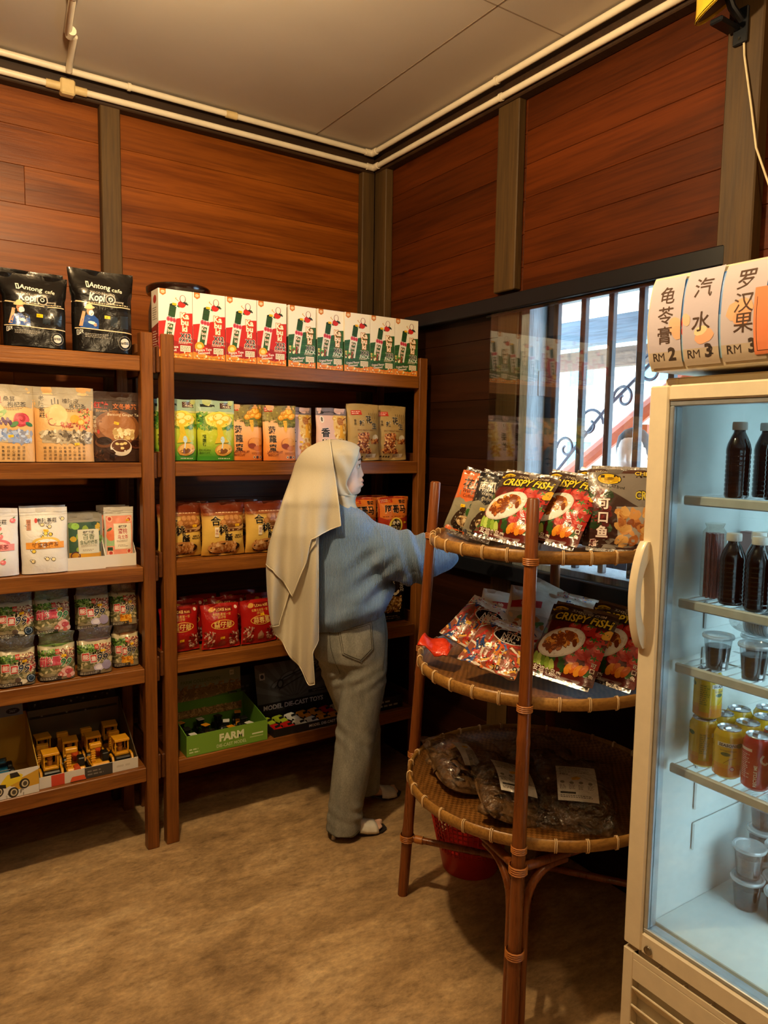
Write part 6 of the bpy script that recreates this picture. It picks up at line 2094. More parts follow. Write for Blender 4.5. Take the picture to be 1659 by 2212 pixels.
q.tube([(FX - .0015 - 1.82, 1.045 - .81, .367), (FX - .006 - 1.82, 1.045 - .81, .367), (FX - .007 - 1.82, 1.045 - .81, .367)], [.011, .010, .007], 16)
q.box(FX - .0078 - 1.82, FX - .0069 - 1.82, 1.044 - .81, 1.046 - .81, .362, .372)
q.build('lock', MT['chrome'], fr)
# grille below the door
fp('grille_frame', [(FX + .002, FX + .03, FY1 - .03, FY1, .03, .334), (FX + .002, FX + .03, FY0, FY0 + .03, .03, .334), (FX + .002, FX + .03, FY0 + .03, FY1 - .03, .262, .318), (FX + .002, FX + .03, FY0 + .03, FY1 - .03, .03, .06)], 'enamel', .002)
fp('grille_top', [(FX + .002, FX + .006, FY0 + .03, FY1 - .03, .318, .334), (FX + .024, FX + .03, FY0 + .03, FY1 - .03, .318, .334)] + [(FX + .006, FX + .024, FY0 + .03 + k * .07, FY0 + .0325 + k * .07, .318, .334) for k in range(9)], 'enamel', .0008)
for k in range(4):
    q = MB()
    z = .222 - k * .048
    m4 = Matrix.Translation((FX + .016 - 1.82, 0, z)) @ Matrix.Rotation(-.62, 4, 'Y')
    q.box(-.0025, .0025, FY0 + .031 - .81, FY1 - .031 - .81, -.028, .028, .002, mtx=m4)
    q.build('louvre', MT['enamel'], fr)
# sign box on top with three taped price papers
q = MB()
pr = []
NB = 10
for i in range(NB + 1):
    t_ = i / NB
    pr.append((FX + .012 - .024 * math.sin(PI * t_) ** .6, 1.778 + .215 * t_))


def sgn(u, v):
    k = v * NB
    i = min(int(k), NB - 1)
    f = k - i
    return Vector((pr[i][0] * (1 - f) + pr[i + 1][0] * f - 1.82, FY1 + .006 - (FY1 - FY0 + .012) * u - .81, pr[i][1] * (1 - f) + pr[i + 1][1] * f))


rings = [[(sgn(0, i / NB).x, sgn(0, 0).y, sgn(0, i / NB).z), (sgn(0, i / NB).x, sgn(1, 0).y, sgn(0, i / NB).z), (.06, sgn(1, 0).y, sgn(0, i / NB).z), (.06, sgn(0, 0).y, sgn(0, i / NB).z)] for i in range(NB + 1)]
q.rings(rings, 0, lin('#d8cbb0'))
sw, sh = (FY1 - FY0 + .012) * 100, 21.5
sa = Art(sw, sh, 4)
x0 = -sw / 2
sa.rect(x0 + 1.2, 1.6, sw / 2 - 1.2, sh - 1.5, '#8fb9e6').rect(x0 + 1.2, sh * .5, sw / 2 - 1.2, sh - 1.5, '#4a86d0').rect(x0 + 1.2, 1.6, sw / 2 - 1.2, 5.5, '#9cc7e3')
sa.ell(x0 + 9.9, 10.2, .9, 2.1, '#d8281f', 14).ell(x0 + 9.8, 8.2, .8, 1.2, '#e03a2c', 12).ell(x0 + 19.2, 7.5, .5, .9, '#d9c84a', 10)
lay(q, sa, sgn, lambda u, v: Vector((-1, 0, 0)), 0, .0004, 2, NB, 3e-5)
sb = q.build('sign_box', MT['print_card'], fr, 40)


def paper(y_off, w_, h_, zb, art, col, par=sb, lift=.0025):
    """thin paper taped on the curved sign face; y_off is the distance of its left edge from the sign's left edge, cm"""
    q = MB()
    W_ = (FY1 - FY0 + .012) * 100

    def S(u, v):
        p = sgn((y_off + w_ * u) / W_, min(max((zb + h_ * v) / sh, 0), 1))
        curl = .004 * max(0, u - .8) / .2 * max(0, v - .85) / .15
        return p + Vector((-lift - curl, 0, 0))
    g = [S(i / 6, j / 14) for j in range(15) for i in range(7)]
    q.add(g, [(j * 7 + i, j * 7 + i + 1, (j + 1) * 7 + i + 1, (j + 1) * 7 + i) for j in range(14) for i in range(6)], 0, lin(col))
    lay(q, art, S, lambda u, v: Vector((-1, 0, 0)), 0, .0005, 8, 30, 6e-5)
    return q.build('price_paper', MT['print_paper'], par, 60)


def sheet(w_, h_, chars, pos, size, price, blobs, seed):
    a = Art(w_, h_, seed)
    for (x, y, rx, ry, c) in blobs: a.ell(x, y, rx, ry, c, 20, .3, .06)
    a.rect(-w_ / 2, 0, w_ / 2, h_ * .17, '#c4b39f')
    for ch, y in zip(chars, pos): a.text(ch, .2, y, size, '#4a2f1d', bold=.004, shear=.05)
    a.text('R', -w_ * .29, 2.4, 2.5, '#3b2a1e', bold=.02)
    a.text('M', -w_ * .115, 2.4, 2.5, '#3b2a1e')
    a.text(price, w_ * .22, 2.9, 3.9, '#3b2a1e', bold=.04)
    return a


paper(.5, 8.4, 20.3, .6, sheet(8.4, 20.3, '龟苓膏', (16.2, 11.6, 7.2), 4.2, '2', [(2.8, 9.0, 1.6, 2.0, '#f0bb97'), (3.4, 7.4, 1.3, 1.6, '#f0b48e')], 1), '#c6bcc8')
pb = sheet(8.6, 20.9, '汽水', (16.6, 9.2), 4.6, '3', [(-3.4, 10.0, 1.0, 1.4, '#f2c2a2'), (1.0, 6.0, 2.4, 1.5, '#f0b48e'), (.2, 7.2, 1.6, .9, '#e9dcae')], 2)
pb.text('2', 2.5, 2.9, 2.6, '#241a14')
paper(9.4, 8.6, 20.9, .6, pb, '#c4bac8')
paper(18.6, 9.6, 20.3, .7, sheet(9.6, 20.3, '罗汉果', (16.6, 11.8, 7.6), 4.5, '3', [(-.6, 10.4, 3.0, 2.2, '#f2b48c'), (0, 8.8, 2.0, 1.6, '#f0aa80')], 3), '#c6bcc6')
oa = Art(9, 14, 5)
oa.rect(-4.5, 0, 4.5, 14, '#f08a5a').line([(-3.8, .8), (-3.8, 12)], .14, '#4a2418').line([(-3.8, .8), (3.8, .8)], .14, '#4a2418')
op = paper(26.0, 8.0, 13.5, 1.6, oa, '#e8764a', lift=.0045)
# wire shelves
for z in (1.485, 1.234, 1.074, .819):
    q = MB()
    q.box(1.575 - 1.82, 1.587 - 1.82, ly0 + .012 - .81, ly1 - .016 - .81, z - .022, z + .001, .003)
    q.box(2.035 - 1.82, 2.045 - 1.82, ly0 + .012 - .81, ly1 - .016 - .81, z - .012, z, .002)
    for k in range(18):
        y = ly0 + .02 + k * (ly1 - ly0 - .045) / 17 - .81
        q.tube([(1.587 - 1.82, y, z - .002), (2.036 - 1.82, y, z - .002)], .0018, 5)
    for x in (1.70, 1.82, 1.94):
        q.tube([(x - 1.82, ly0 + .014 - .81, z - .006), (x - 1.82, ly1 - .018 - .81, z - .006)], .0022, 5)
    q.build('wire_shelf', MT['wire'], fr)
fl_d = bpy.data.lights.new('fridge_lamp_light', 'AREA')
fl_d.shape = 'RECTANGLE'
fl_d.size, fl_d.size_y = .30, 1.10
fl_d.energy = 7.5
fl_d.color = (.70, .90, 1.0)
fl = bpy.data.objects.new('fridge_lamp_light', fl_d)
fl.location = (1.76, .56, 1.05)
fl.rotation_euler = (PI / 2, 0, PI)
COL.objects.link(fl)

# --- drinks
MT['drink_dark'] = plain('dark_herbal_drink', '#120a06', .12, coat=.9)
MT['cap_white'] = plain('white_screw_cap', '#ece8e2', .4)
MT['can_lid'] = plain('aluminium_can_lid', '#b9bcc0', .25, .9)
MT['jelly'] = plain('black_grass_jelly', '#0b0807', .15, coat=.6)
MT['cup_clear'] = clear('clear_cup_plastic', (.85, .87, .88), .07, .08, haze=.02)
MT['lid_clear'] = clear('frosted_lid_plastic', (.9, .93, .95), .14, .15, haze=.32)
MT['straw'] = plain('pink_straws', '#c98a86', .3, coat=.3)


def bottle_proto():
    t = thing('drink_bottle', '', 'bottle', (0, 0, 0))
    pr_ = [(.012, 0), (.024, .001), (.0265, .006)]
    for k in range(9):
        z = .012 + k * .0105
        pr_ += [(.0265, z), (.0252, z + .003), (.0265, z + .006)]
    pr_ += [(.0265, .112), (.024, .124), (.0165, .142), (.0125, .150), (.0122, .155)]
    q = MB(); q.lathe(pr_, 20); q.build('bottle', MT['drink_dark'], t, 50)
    q = MB(); q.lathe([(.0123, .1552), (.0158, .1553), (.0162, .158), (.0162, .170), (.0150, .1735), (.003, .174)], 24); q.build('cap', MT['cap_white'], t)
    return t


bp = bottle_proto()
bl = [((1.603, .951, 1.486), 'dark drink bottle alone at the left of the top fridge shelf'), ((1.622, .868, 1.486), 'dark drink bottle at the right of the top fridge shelf, front'), ((1.69, .935, 1.486), 'dark drink bottle behind the first one on the top fridge shelf'), ((1.70, .86, 1.486), 'dark drink bottle second row right on the top fridge shelf'), ((1.63, .79, 1.486), 'dark drink bottle on the top fridge shelf hidden past the frame'),
      ((1.625, .962, 1.235), 'dark drink bottle left of the front pair on the second fridge shelf'), ((1.612, .893, 1.235), 'dark drink bottle with its cap lowest, front centre of the second fridge shelf'), ((1.70, .945, 1.235), 'dark drink bottle behind the front pair on the second fridge shelf'), ((1.68, .865, 1.235), 'dark drink bottle cut by the right edge on the second fridge shelf'), ((1.78, .90, 1.235), 'dark drink bottle in the third row of the second fridge shelf'), ((1.62, .81, 1.235), 'dark drink bottle past the frame on the second fridge shelf')]
for i, (p, lb) in enumerate(bl):
    o = bp if i == 0 else dup(bp)
    o.location = p
    o.rotation_euler = (0, 0, i * .7)
    tag(o, lb, 'bottle', 'dark drink bottles in the fridge')
    if i >= 5: o.scale = (1.05, 1.05, .97)
t = thing('straw_pack', 'clear pack of pink straws standing at the left of the second fridge shelf', 'straws', (1.655, 1.03, 1.236))
for k in range(22):
    a, r = k * 2.4, .0045 * math.sqrt(k)
    q = MB(); q.tube([(r * math.cos(a), r * math.sin(a), 0), (r * math.cos(a), r * math.sin(a), .158)], .0035, 8); q.build('straw', MT['straw'], t)
q = MB(); q.rings([[((.030 + d) * math.cos(2 * PI * j / 20), (.026 + d) * math.sin(2 * PI * j / 20), z) for j in range(20)] for d, z in ((-.004, .0005), (0, .004), (.001, .1), (0, .16), (-.008, .172), (-.004, .182))], 0, None, True, False, False); q.build('sleeve', MT['film_clear'], t)
pa = Art(13, 15, 3); pa.rect(-6.5, 0, 6.5, 15, '#b98a84').rect(-6.3, .3, 6.3, 14.6, '#c49a94')
place('straw_box', carton(13, 3, 15, pa, '#b98a84', name='straw_box'), 'pink box behind the straws on the second fridge shelf', 'box', (1.84, 1.0, 1.236), -PI / 2)


def cup_proto():
    t = thing('jelly_cup', '', 'cup', (0, 0, 0))
    q = MB(); q.lathe([(.002, .0015), (.0235, .0015), (.0285, .055), (.002, .0555)], 28); q.build('jelly', MT['jelly'], t)
    q = MB(); q.lathe([(.002, 0), (.0245, 0), (.0320, .0775)], 28, 0, None, (0, 0, 0), False); q.build('cup', MT['cup_clear'], t)
    q = MB(); q.lathe([(.0322, .0735), (.0355, .0745), (.0365, .079), (.0345, .083), (.031, .0825), (.029, .0795), (.002, .0798)], 28, 0, None, (0, 0, 0), False); q.build('lid', MT['lid_clear'], t)
    return t


cp = cup_proto()
cl_ = [((1.622, .985, 1.0755), 'dark jelly cup at the left of the third fridge shelf'), ((1.618, .893, 1.0755), 'dark jelly cup with a clear bag lying on its lid, third fridge shelf'), ((1.70, .935, 1.0755), 'dark jelly cup behind the front pair on the third fridge shelf'), ((1.628, .815, 1.0755), 'dark jelly cup cut by the right edge, third fridge shelf'), ((1.705, .855, 1.0755), 'dark jelly cup in the second row right, third fridge shelf'),
       ((1.815, .982, .406), 'dark jelly cup on the fridge floor, under another'), ((1.815, .982, .4905), 'dark jelly cup stacked on the left one on the fridge floor'), ((1.885, .935, .406), 'dark jelly cup on the fridge floor, right pile, bottom'), ((1.885, .935, .4905), 'dark jelly cup on the fridge floor, right pile, middle'), ((1.93, 1.01, .406), 'dark jelly cup on the fridge floor, rear pile, bottom'), ((1.93, 1.01, .4905), 'dark jelly cup on the fridge floor, rear pile, middle'), ((1.93, 1.01, .575), 'dark jelly cup topping the rear pile on the fridge floor'), ((1.82, .895, .406), 'dark jelly cup on the fridge floor past the right edge')]
for i, (p, lb) in enumerate(cl_):
    o = cp if i == 0 else dup(cp)
    o.location = p
    tag(o, lb, 'cup', 'dark jelly cups in the fridge')
    if i >= 5: o.scale = (1.15, 1.15, 1.0)
# clear bag with a stack of lids, lying over the cups
t = thing('lid_bag', 'crumpled clear bag holding a stack of plastic lids on the jelly cups', 'bag', (1.665, .900, 1.162))
for k in range(10):
    q = MB(); q.tube([(0, .035 - .006 * k, .034), (0, .032 - .006 * k, .034)], .030, 20); q.build('lid', MT['lid_clear'], t)
q = MB()
R_ = []
for i in range(11):
    u = i / 10
    rr_ = .026 + .014 * math.sin(PI * u) ** .5
    R_.append([(rr_ * math.cos(2 * PI * j / 20) * (1 + .16 * noise.noise(Vector((i * .6, j * .9, 3)))), -.068 + .14 * u, .036 + rr_ * .9 * math.sin(2 * PI * j / 20) * (1 + .12 * noise.noise(Vector((i * .6, j * .9, 8))))) for j in range(20)])
q.rings(R_, 0, None, True, False, False)
q.build('clear_bag', MT['film_hazy'], t, 60)


def can_proto(kind):
    tall = kind == 'red'
    R, H = (.0325, .118) if not tall else (.0315, .125)
    if kind == 'yellow':
        a = Art(2 * PI * 3.25, 10.2, 3)
        a.rect(-10.3, 0, 10.3, 10.2, '#dcb81c').rect(-10.3, 0, 10.3, 2.4, '#d98a24').rect(-10.3, 2.2, 10.3, 3.2, '#dea022')
        for x in (-6.8, 3.4):
            a.rect(x - 2.6, 7.6, x + 2.6, 8.7, '#e9e6da').ell(x + 2.6, 8.15, 1.0, .62, '#2f6b34', 12).text("SEASONS", x - .1, 8.15, 1.0, '#1b2a4a', bold=.03, fit=4.6, shear=.15)
            a.text('krisantimum', x, 6.8, .75, '#4a3a14', fit=4.4).ell(x - .6, 5.8, 1.1, .5, '#2f5a34', 14)
            a.line([(x - 1, 3.4), (x + .2, 4.6), (x + 1.8, 5.2)], .12, '#8a5a14').line([(x + .2, 4.6), (x + .4, 3.3)], .12, '#8a5a14').ell(x + 1, 2.2, .6, .6, '#c02a24', 14).ell(x + 1, 2.2, .4, .4, '#f0e6d8', 12)
        a.rect(7.0, 1.2, 10, 8.5, '#c9a61c').lines(7.2, 1.4, 9.8, 8.3, 12, '#6f7a2a').rect(-2.0, 1.2, .4, 8.5, '#c3a51e').lines(-1.9, 3.0, .3, 8.3, 10, '#6f7a2a')
        base = '#d9b31c'
    else:
        a = Art(2 * PI * 3.15, 11, 4)
        a.rect(-10, 0, 10, 11, '#b3201a')
        for x in (-5, 5):
            a.lines(x - 2.5, 2.2, x + 1.0, 8.4, 13, '#e3b9b0').rect(x - 2.4, 9.0, x + 1.2, 9.7, '#e6cfc9').rect(x - 2.6, 1.2, x - 2.1, 3.2, '#d9d4d0')
            a.text('RECYCLE ME', x + 2.1, 3.2, .95, '#f6efec', bold=.03, rot=PI / 2)
            a.line([(x + 3.6, 8.6), (x + 3.1, 7.6), (x + 3.3, 6.8), (x + 4.1, 6.3), (x + 4.6, 6.8)], .5, '#f3ece9')
        base = '#a81e18'
    t = thing('drink_can', '', 'can', (0, 0, 0))
    q = MB()
    q.lathe([(.02, .0), (.0235, .001), (R, .009), (R, H - .013), (.0265, H - .001)], 36, 0, lin(base), (0, 0, 0), False)
    hz = (H - .022) / (a.h * .01)
    def S(u, v):
        th = u * 2 * PI
        return Vector((R * math.cos(th), R * math.sin(th), .009 + v * (H - .022)))
    lay(q, a, S, lambda u, v: Vector((math.cos(u * 2 * PI), math.sin(u * 2 * PI), 0)), 0, .0003, 40, 1)
    q.build('can_wall', MT['print_can'], t, 60)
    q = MB(); q.lathe([(.0266, H - .0008), (.0272, H + .001), (.0262, H + .002), (.0245, H - .0025), (.002, H - .002)], 32, 0, None, (0, 0, 0), False)
    q.build('lid', MT['can_lid'], t)
    q = MB(); q.tube([(-.002, 0, H - .0008), (.006, 0, H - .0004), (.013, .002, H - .0002)], [.005, .006, .004], 8); q.build('ring_pull', MT['can_lid'], t)
    return t


cy_, cr_ = can_proto('yellow'), can_proto('red')
yl = [((1.640, 1.020, .8195), 'yellow drink can at the bottom of the pair stacked at the left'), ((1.645, 1.018, .9405), 'yellow drink can on top of the pair stacked at the left'), ((1.632, .950, .8195), 'yellow drink can in front beside the stacked pair'), ((1.708, 1.015, .8195), 'yellow drink can just behind the stacked pair'), ((1.703, .945, .8195), 'yellow drink can in the second row, middle'), ((1.775, 1.010, .8195), 'yellow drink can in the third row, left'), ((1.778, .942, .8195), 'yellow drink can in the third row, middle'), ((1.845, .975, .8195), 'yellow drink can in the rear row'), ((1.852, .905, .8195), 'yellow drink can in the rear row toward the right edge')]
for i, (p, lb) in enumerate(yl):
    o = cy_ if i == 0 else dup(cy_)
    o.location = p; o.rotation_euler = (0, 0, (.55, .25, 2.3, .2, 1.1, 2.2, .4, 1.9, .8)[i] + .35)
    tag(o, lb, 'can', 'yellow drink cans in the fridge')
rl = [((1.630, .878, .8195), 'red drink can nearest the yellow ones, its lettering running upward'), ((1.622, .806, .8195), 'red drink can cut by the right edge, front'), ((1.700, .872, .8195), 'red drink can behind the lettered one'), ((1.775, .868, .8195), 'red drink can in the third row')]
for i, (p, lb) in enumerate(rl):
    o = cr_ if i == 0 else dup(cr_)
    o.location = p; o.rotation_euler = (0, 0, (1.35, 1.2, .3, 2.0)[i])
    tag(o, lb, 'can', 'red drink cans in the fridge')

# ------------------------------------------------------------------ wall lamp and its cord
MT['lamp_yellow'] = plain('yellow_lamp_shade', '#ffd23c', .3, coat=.3)
MT['wire_white'] = plain('white_flex', '#d9c9a4', .5)
t = thing('wall_lamp', 'yellow shaded lamp on a black bracket at the top right of the window wall', 'lamp', (XR - .05, 1.30, 2.80))
q = MB()
R_ = []
for i in range(7):
    u = i / 6
    r = .028 + .062 * u ** 1.5
    R_.append([(-.115 + r * math.cos(2 * PI * k / 24), .03 + r * math.sin(2 * PI * k / 24), .145 - .12 * u) for k in range(24)])
q.rings(R_, 0, None, True, True, False)
q.rings([[(x * .96 - .115 * .04, y * .96 + .0012, z - .003) for x, y, z in r_] for r_ in R_], 0, None, True, True, False)
pv = Matrix.Translation((-.100, .03, .105)) @ Matrix.Rotation(-.62, 4, Vector((.555, .832, 0))) @ Matrix.Translation((.115, -.03, -.08))
q.v = [tuple(pv @ Vector(v)) for v in q.v]
q.build('shade', MT['lamp_yellow'], t, 50)
q = MB()
q.rings([[tuple(pv @ Vector((x * 1.0, y, z + .004))) for x, y, z in R_[-1]], [tuple(pv @ Vector((-.115 + (x + .115) * .8, .03 + (y - .03) * .8, z + .012))) for x, y, z in R_[-1]]])
q.build('lamp_face', MT['black_metal'], t)
q = MB()
q.box(-.012, -.0005, -.022, .022, -.045, .055, .003)
q.tube([(-.006, 0, .02), (-.04, .01, .05), (-.06, .02, .10), (-.09, .028, .16)], .012, 10)
q.tube([(-.115, .03, .142), (-.115, .03, .17), (-.09, .028, .17)], .014, 10)
q.box(-.10, -.012, .0, .04, -.006, .010, .004)
q.build('bracket', MT['black_metal'], t)
for z in (-.03, .0):
    q = MB(); q.tube([(-.0122, 0, z), (-.0145, 0, z)], .004, 10); q.build('screw', MT['chrome'], t)
pts = [Vector((XR - .056, 1.292, 2.80)), Vector((XR - .056, 1.285, 2.72)), Vector((XR - .058, 1.252, 2.56)), Vector((XR - .058, 1.232, 2.45)), Vector((XR - .056, 1.19, 2.34)), Vector((XR - .03, 1.13, 2.18)), Vector((XR - .012, 1.08, 2.0)), Vector((XR - .012, 1.05, 1.75))]
q = MB(); q.tube([p - pts[0] for p in pts], .0032, 8)
o = q.build('lamp_cord', MT['wire_white'], None, 60); o.location = pts[0]
tag(o, 'thin pale cord hanging from the yellow lamp beside the post', 'cord')
# ------------------------------------------------------------------ outside the window
MT['pale_paint'] = plain('pale_painted_board', '#dfe8ea', .7, var=.05, scale=4)
MT['dark_beam'] = wood('weathered_beam', '#6a6f78', '#8a8d92', 'Y', 16.0, .7, .05)
MT['brown_beam'] = wood('brown_outdoor_beam', '#7a5a44', '#94705a', 'Y', 12.0, .7, .05)
MT['render_white'] = plain('white_house_render', '#e6e0d6', .9, var=.05, scale=.8)
MT['render_cream'] = plain('cream_house_render', '#e8d9c2', .9, var=.05, scale=.8)
MT['pane_blue'] = plain('bluish_window_panes', '#5f9ab0', .15)
MT['orange_steel'] = plain('orange_painted_steel', '#c8552a', .45)
MT['iron'] = plain('dark_wrought_iron', '#4a4048', .5)
MT['fence_green'] = plain('pale_green_fence', '#9fc4b4', .5)
MT['leaf'] = plain('yellow_green_leaf', '#a8b83a', .5, var=.4)
MT['yard'] = plain('pale_concrete_yard', '#c9c4ba', .9, var=.08, scale=3)
b = MB(); b.box(XR + .26, 22, -6, 26, -.15, -.02)
struct('ground', b, MT['yard'], label='pale concrete yard outside the window', cat='yard')
b = MB(); b.box(XR + .10, 3.95, -1.0, 7.0, 2.72, 2.78)
struct('roof', b, MT['pale_paint'], label='pale porch soffit seen through the window', cat='porch roof')
b = MB(); b.box(3.55, 3.67, -1.0, 8.0, 2.22, 2.37, .006)
struct('beam_1', b, MT['dark_beam'], label='grey beam under the porch roof outside', cat='beam')
b = MB(); b.box(3.80, 3.86, -1.0, 8.0, 2.10, 2.22, .006)
struct('beam_2', b, MT['brown_beam'], label='thin brown beam below the grey porch beam', cat='beam')
b = MB()
b.box(-.75, .75, -.04, .04, -.05, .05, .006)
o = b.build('rafter', MT['dark_beam'], None); o.location = (2.95, 2.75, 2.62); o.rotation_euler = (0, .05, .25); tag(o, None, None, None, 'structure')


def house(name, label, x, y0, y1, h, m, rows, cols, seed):
    t = thing(name, label, 'building', (x, (y0 + y1) / 2, 0), 0, 'houses across the yard')
    w_ = y1 - y0
    q = MB(); q.box(0, 3, -w_ / 2, w_ / 2, -.02, h); q.build('wall', MT[m], t)
    q = MB(); q.box(-.25, 3.2, -w_ / 2 - .2, w_ / 2 + .2, h, h + .16, .02); q.build('roof', MT['brown_beam'], t)
    for i in range(rows):
        if i:
            q = MB(); q.box(-.06, 0, -w_ / 2, w_ / 2, i * h / rows - .06, i * h / rows + .06, .01); q.build('ledge', MT['pale_paint'], t)
        for j in range(cols):
            y = -w_ / 2 + (j + .5) * w_ / cols
            z = (i + .35) * h / rows
            q = MB()
            for (a, c, d, e_) in ((-.42, .42, 0, .06), (-.42, .42, .94, 1.0), (-.42, -.36, .06, .94), (.36, .42, .06, .94), (-.03, .03, .06, .94)):
                q.box(-.05, -.001, y + a, y + c, z + d, z + e_, .004)
            f = q.build('window', MT['render_white'], t)
            q = MB(); q.box(-.02, -.0005, y - .359, y + .359, z + .061, z + .939); q.build('pane', MT['pane_blue'], f)
    return t


house('apartment_building', 'white building with bluish windows beyond the yard', 13.0, 6.5, 14.5, 6.4, 'render_cream', 3, 4, 1)
house('apartment_building', 'lower white building at the left beyond the yard', 14.0, 15.0, 22.0, 5.2, 'render_white', 2, 3, 2)
house('apartment_building', 'pale building seen behind the fridge side of the window', 12.5, -1.0, 6.0, 5.8, 'render_white', 2, 4, 3)

# orange stair rail with scrolls
t = thing('stair_rail', 'orange sloping stair rail with dark iron scrolls outside the window', 'railing', (3.4, 3.0, 0))
A_, B_ = Vector((0, .42, 1.20)), Vector((0, -1.05, 2.22))
q = MB(); q.tube([Vector((0, .55, -.02)), Vector((0, .50, .9)), A_, A_.lerp(B_, .3), A_.lerp(B_, .6), B_], .045, 10); q.build('rail', MT['orange_steel'], t)
q = MB(); q.tube([Vector((0, .50, .95)), Vector((0, -1.0, .98))], .03, 8); q.build('rail', MT['orange_steel'], t)
q = MB(); q.tube([Vector((0, -.45, -.02)), Vector((0, -.45, 1.72))], .035, 8); q.build('post', MT['orange_steel'], t)


def scroll(c, s, flip):
    pts = []
    for i in range(30):
        a = i / 29 * 4.2 * PI * .55
        r = s * (1 - i / 36)
        pts.append(c + Vector((0, flip * r * math.cos(a), r * math.sin(a))))
    q = MB(); q.tube(pts, .009, 6); q.build('scroll', MT['iron'], t)


for k, (u, s, f) in enumerate(((.22, .075, 1), (.34, .10, -1), (.50, .075, 1), (.62, .11, -1), (.76, .08, 1))):
    scroll(A_.lerp(B_, u) + Vector((0, .02, .16 + .02 * (k % 2))), s, f)
q = MB(); q.tube([A_.lerp(B_, .12) + Vector((0, 0, .06)), A_.lerp(B_, .40) + Vector((0, 0, .20)), A_.lerp(B_, .95) + Vector((0, 0, .30))], .010, 6); q.build('scroll_bar', MT['iron'], t)
# fence
t = thing('yard_fence', 'pale green yard fence with thin bars beyond the orange rail', 'fence', (7.0, 5.2, 0))
q = MB()
for k in range(40): q.tube([(0, -2.4 + k * .13, -.02), (0, -2.4 + k * .13, 1.25)], .012, 6)
q.build('lattice', MT['fence_green'], t)
for z in (.15, 1.15):
    q = MB(); q.box(-.02, .02, -2.5, 2.8, z - .02, z + .02); q.build('rail', MT['fence_green'], t)


def palm(label, x, y, h, n, seed):
    t = thing('palm_shrub', label, 'shrub', (x, y, -.02), 0, 'shrubs by the fence')
    r_ = random.Random(seed)
    q = MB(); q.tube([(0, 0, 0), (.02, .01, h * .45), (0, 0, h * .6)], [.06, .05, .04], 8); q.build('stem', MT['brown_beam'], t)
    q = MB()
    for k in range(n):
        a, el, ln = r_.uniform(0, 2 * PI), r_.uniform(.2, 1.3), r_.uniform(.5, .9)
        pts = []
        for i in range(7):
            u = i / 6
            pts.append(Vector((math.cos(a) * ln * u * math.cos(el), math.sin(a) * ln * u * math.cos(el), h * .6 + ln * (u * math.sin(el) - .55 * u * u))))
        for i in range(6):
            d = (pts[i + 1] - pts[i]).normalized()
            sd = Vector((-math.sin(a), math.cos(a), 0))
            for s in (-1, 1):
                for kk in range(2):
                    p = pts[i].lerp(pts[i + 1], kk * .5)
                    tip = p + sd * s * .20 * (1 - i / 8) + d * .12 - Vector((0, 0, .05))
                    q.add([p, p + d * .025, tip], [(0, 1, 2)])
    tag(q.build('fronds', MT['leaf'], t, 0), kind='stuff')


palm('yellow green palm shrub behind the window bars, left', 5.0, 5.0, 1.5, 26, 1)
palm('yellow green palm shrub beyond the orange rail, right', 6.0, 3.6, 1.3, 26, 2)
palm('small palm shrub by the fence near the left window edge', 5.9, 7.2, 1.4, 24, 3)
# ------------------------------------------------------------------ the shopper
from mathutils.bvhtree import BVHTree
PB = Vector((1.50, 2.52, 0))
PRZ = math.atan2(-.51148, .85929)


def lerp_tab(tab, z):
    """piecewise smooth table lookup; tab = [(z, value...)], z ascending"""
    if z <= tab[0][0]: return tab[0][1:]
    if z >= tab[-1][0]: return tab[-1][1:]
    for a, c in zip(tab, tab[1:]):
        if a[0] <= z <= c[0]:
            k = (z - a[0]) / (c[0] - a[0])
            return tuple(p * (1 - k) + q * k for p, q in zip(a[1:], c[1:]))


def fuse(mb, voxel, it=4, factor=.5):
    me = mb.mesh('fused', [], 0)
    o = bpy.data.objects.new('fused', me)
    COL.objects.link(o)
    r = o.modifiers.new('r', 'REMESH'); r.mode = 'VOXEL'; r.voxel_size = voxel
    if it:
        s = o.modifiers.new('s', 'SMOOTH'); s.factor = factor; s.iterations = it
    dg = bpy.context.evaluated_depsgraph_get()
    out = bpy.data.meshes.new_from_object(o.evaluated_get(dg), depsgraph=dg)
    bpy.data.objects.remove(o)
    bpy.data.meshes.remove(me)
    out.polygons.foreach_set('use_smooth', [True] * len(out.polygons))
    return out


def wrinkle(me, fn):
    n = len(me.vertices)
    nr = [v.normal.copy() for v in me.vertices]
    for v, q in zip(me.vertices, nr):
        v.co += q * fn(v.co)
    me.update()


def ring(cx, cy, z, a, b_, rot=0, n=40, p=2.0, zslope=0.0):
    out = []
    for k in range(n):
        t = 2 * PI * k / n
        c, s = math.cos(t), math.sin(t)
        x = a * math.copysign(abs(c) ** (2 / p), c)
        y = b_ * math.copysign(abs(s) ** (2 / p), s)
        X_, Y_ = x * math.cos(rot) - y * math.sin(rot), x * math.sin(rot) + y * math.cos(rot)
        out.append((cx + X_, cy + Y_, z + zslope * X_))
    return out


def smooth_path(pts, k=4):
    pts = [Vector(p) for p in pts]
    out = []
    for i in range(len(pts) - 1):
        p0, p1, p2, p3 = pts[max(i - 1, 0)], pts[i], pts[i + 1], pts[min(i + 2, len(pts) - 1)]
        for j in range(k):
            t = j / k
            out.append(.5 * ((2 * p1) + (p2 - p0) * t + (2 * p0 - 5 * p1 + 4 * p2 - p3) * t ** 2 + (3 * p1 - p0 - 3 * p2 + p3) * t ** 3))
    return out + [pts[-1]]


def limb(q, pts, n=18, k=4):
    """pts = [(x, y, z, r)]"""
    p = smooth_path([v[:3] for v in pts], k)
    r = [v[0] for v in smooth_path([(v[3], 0, 0) for v in pts], k)]
    q.tube(p, r, n)


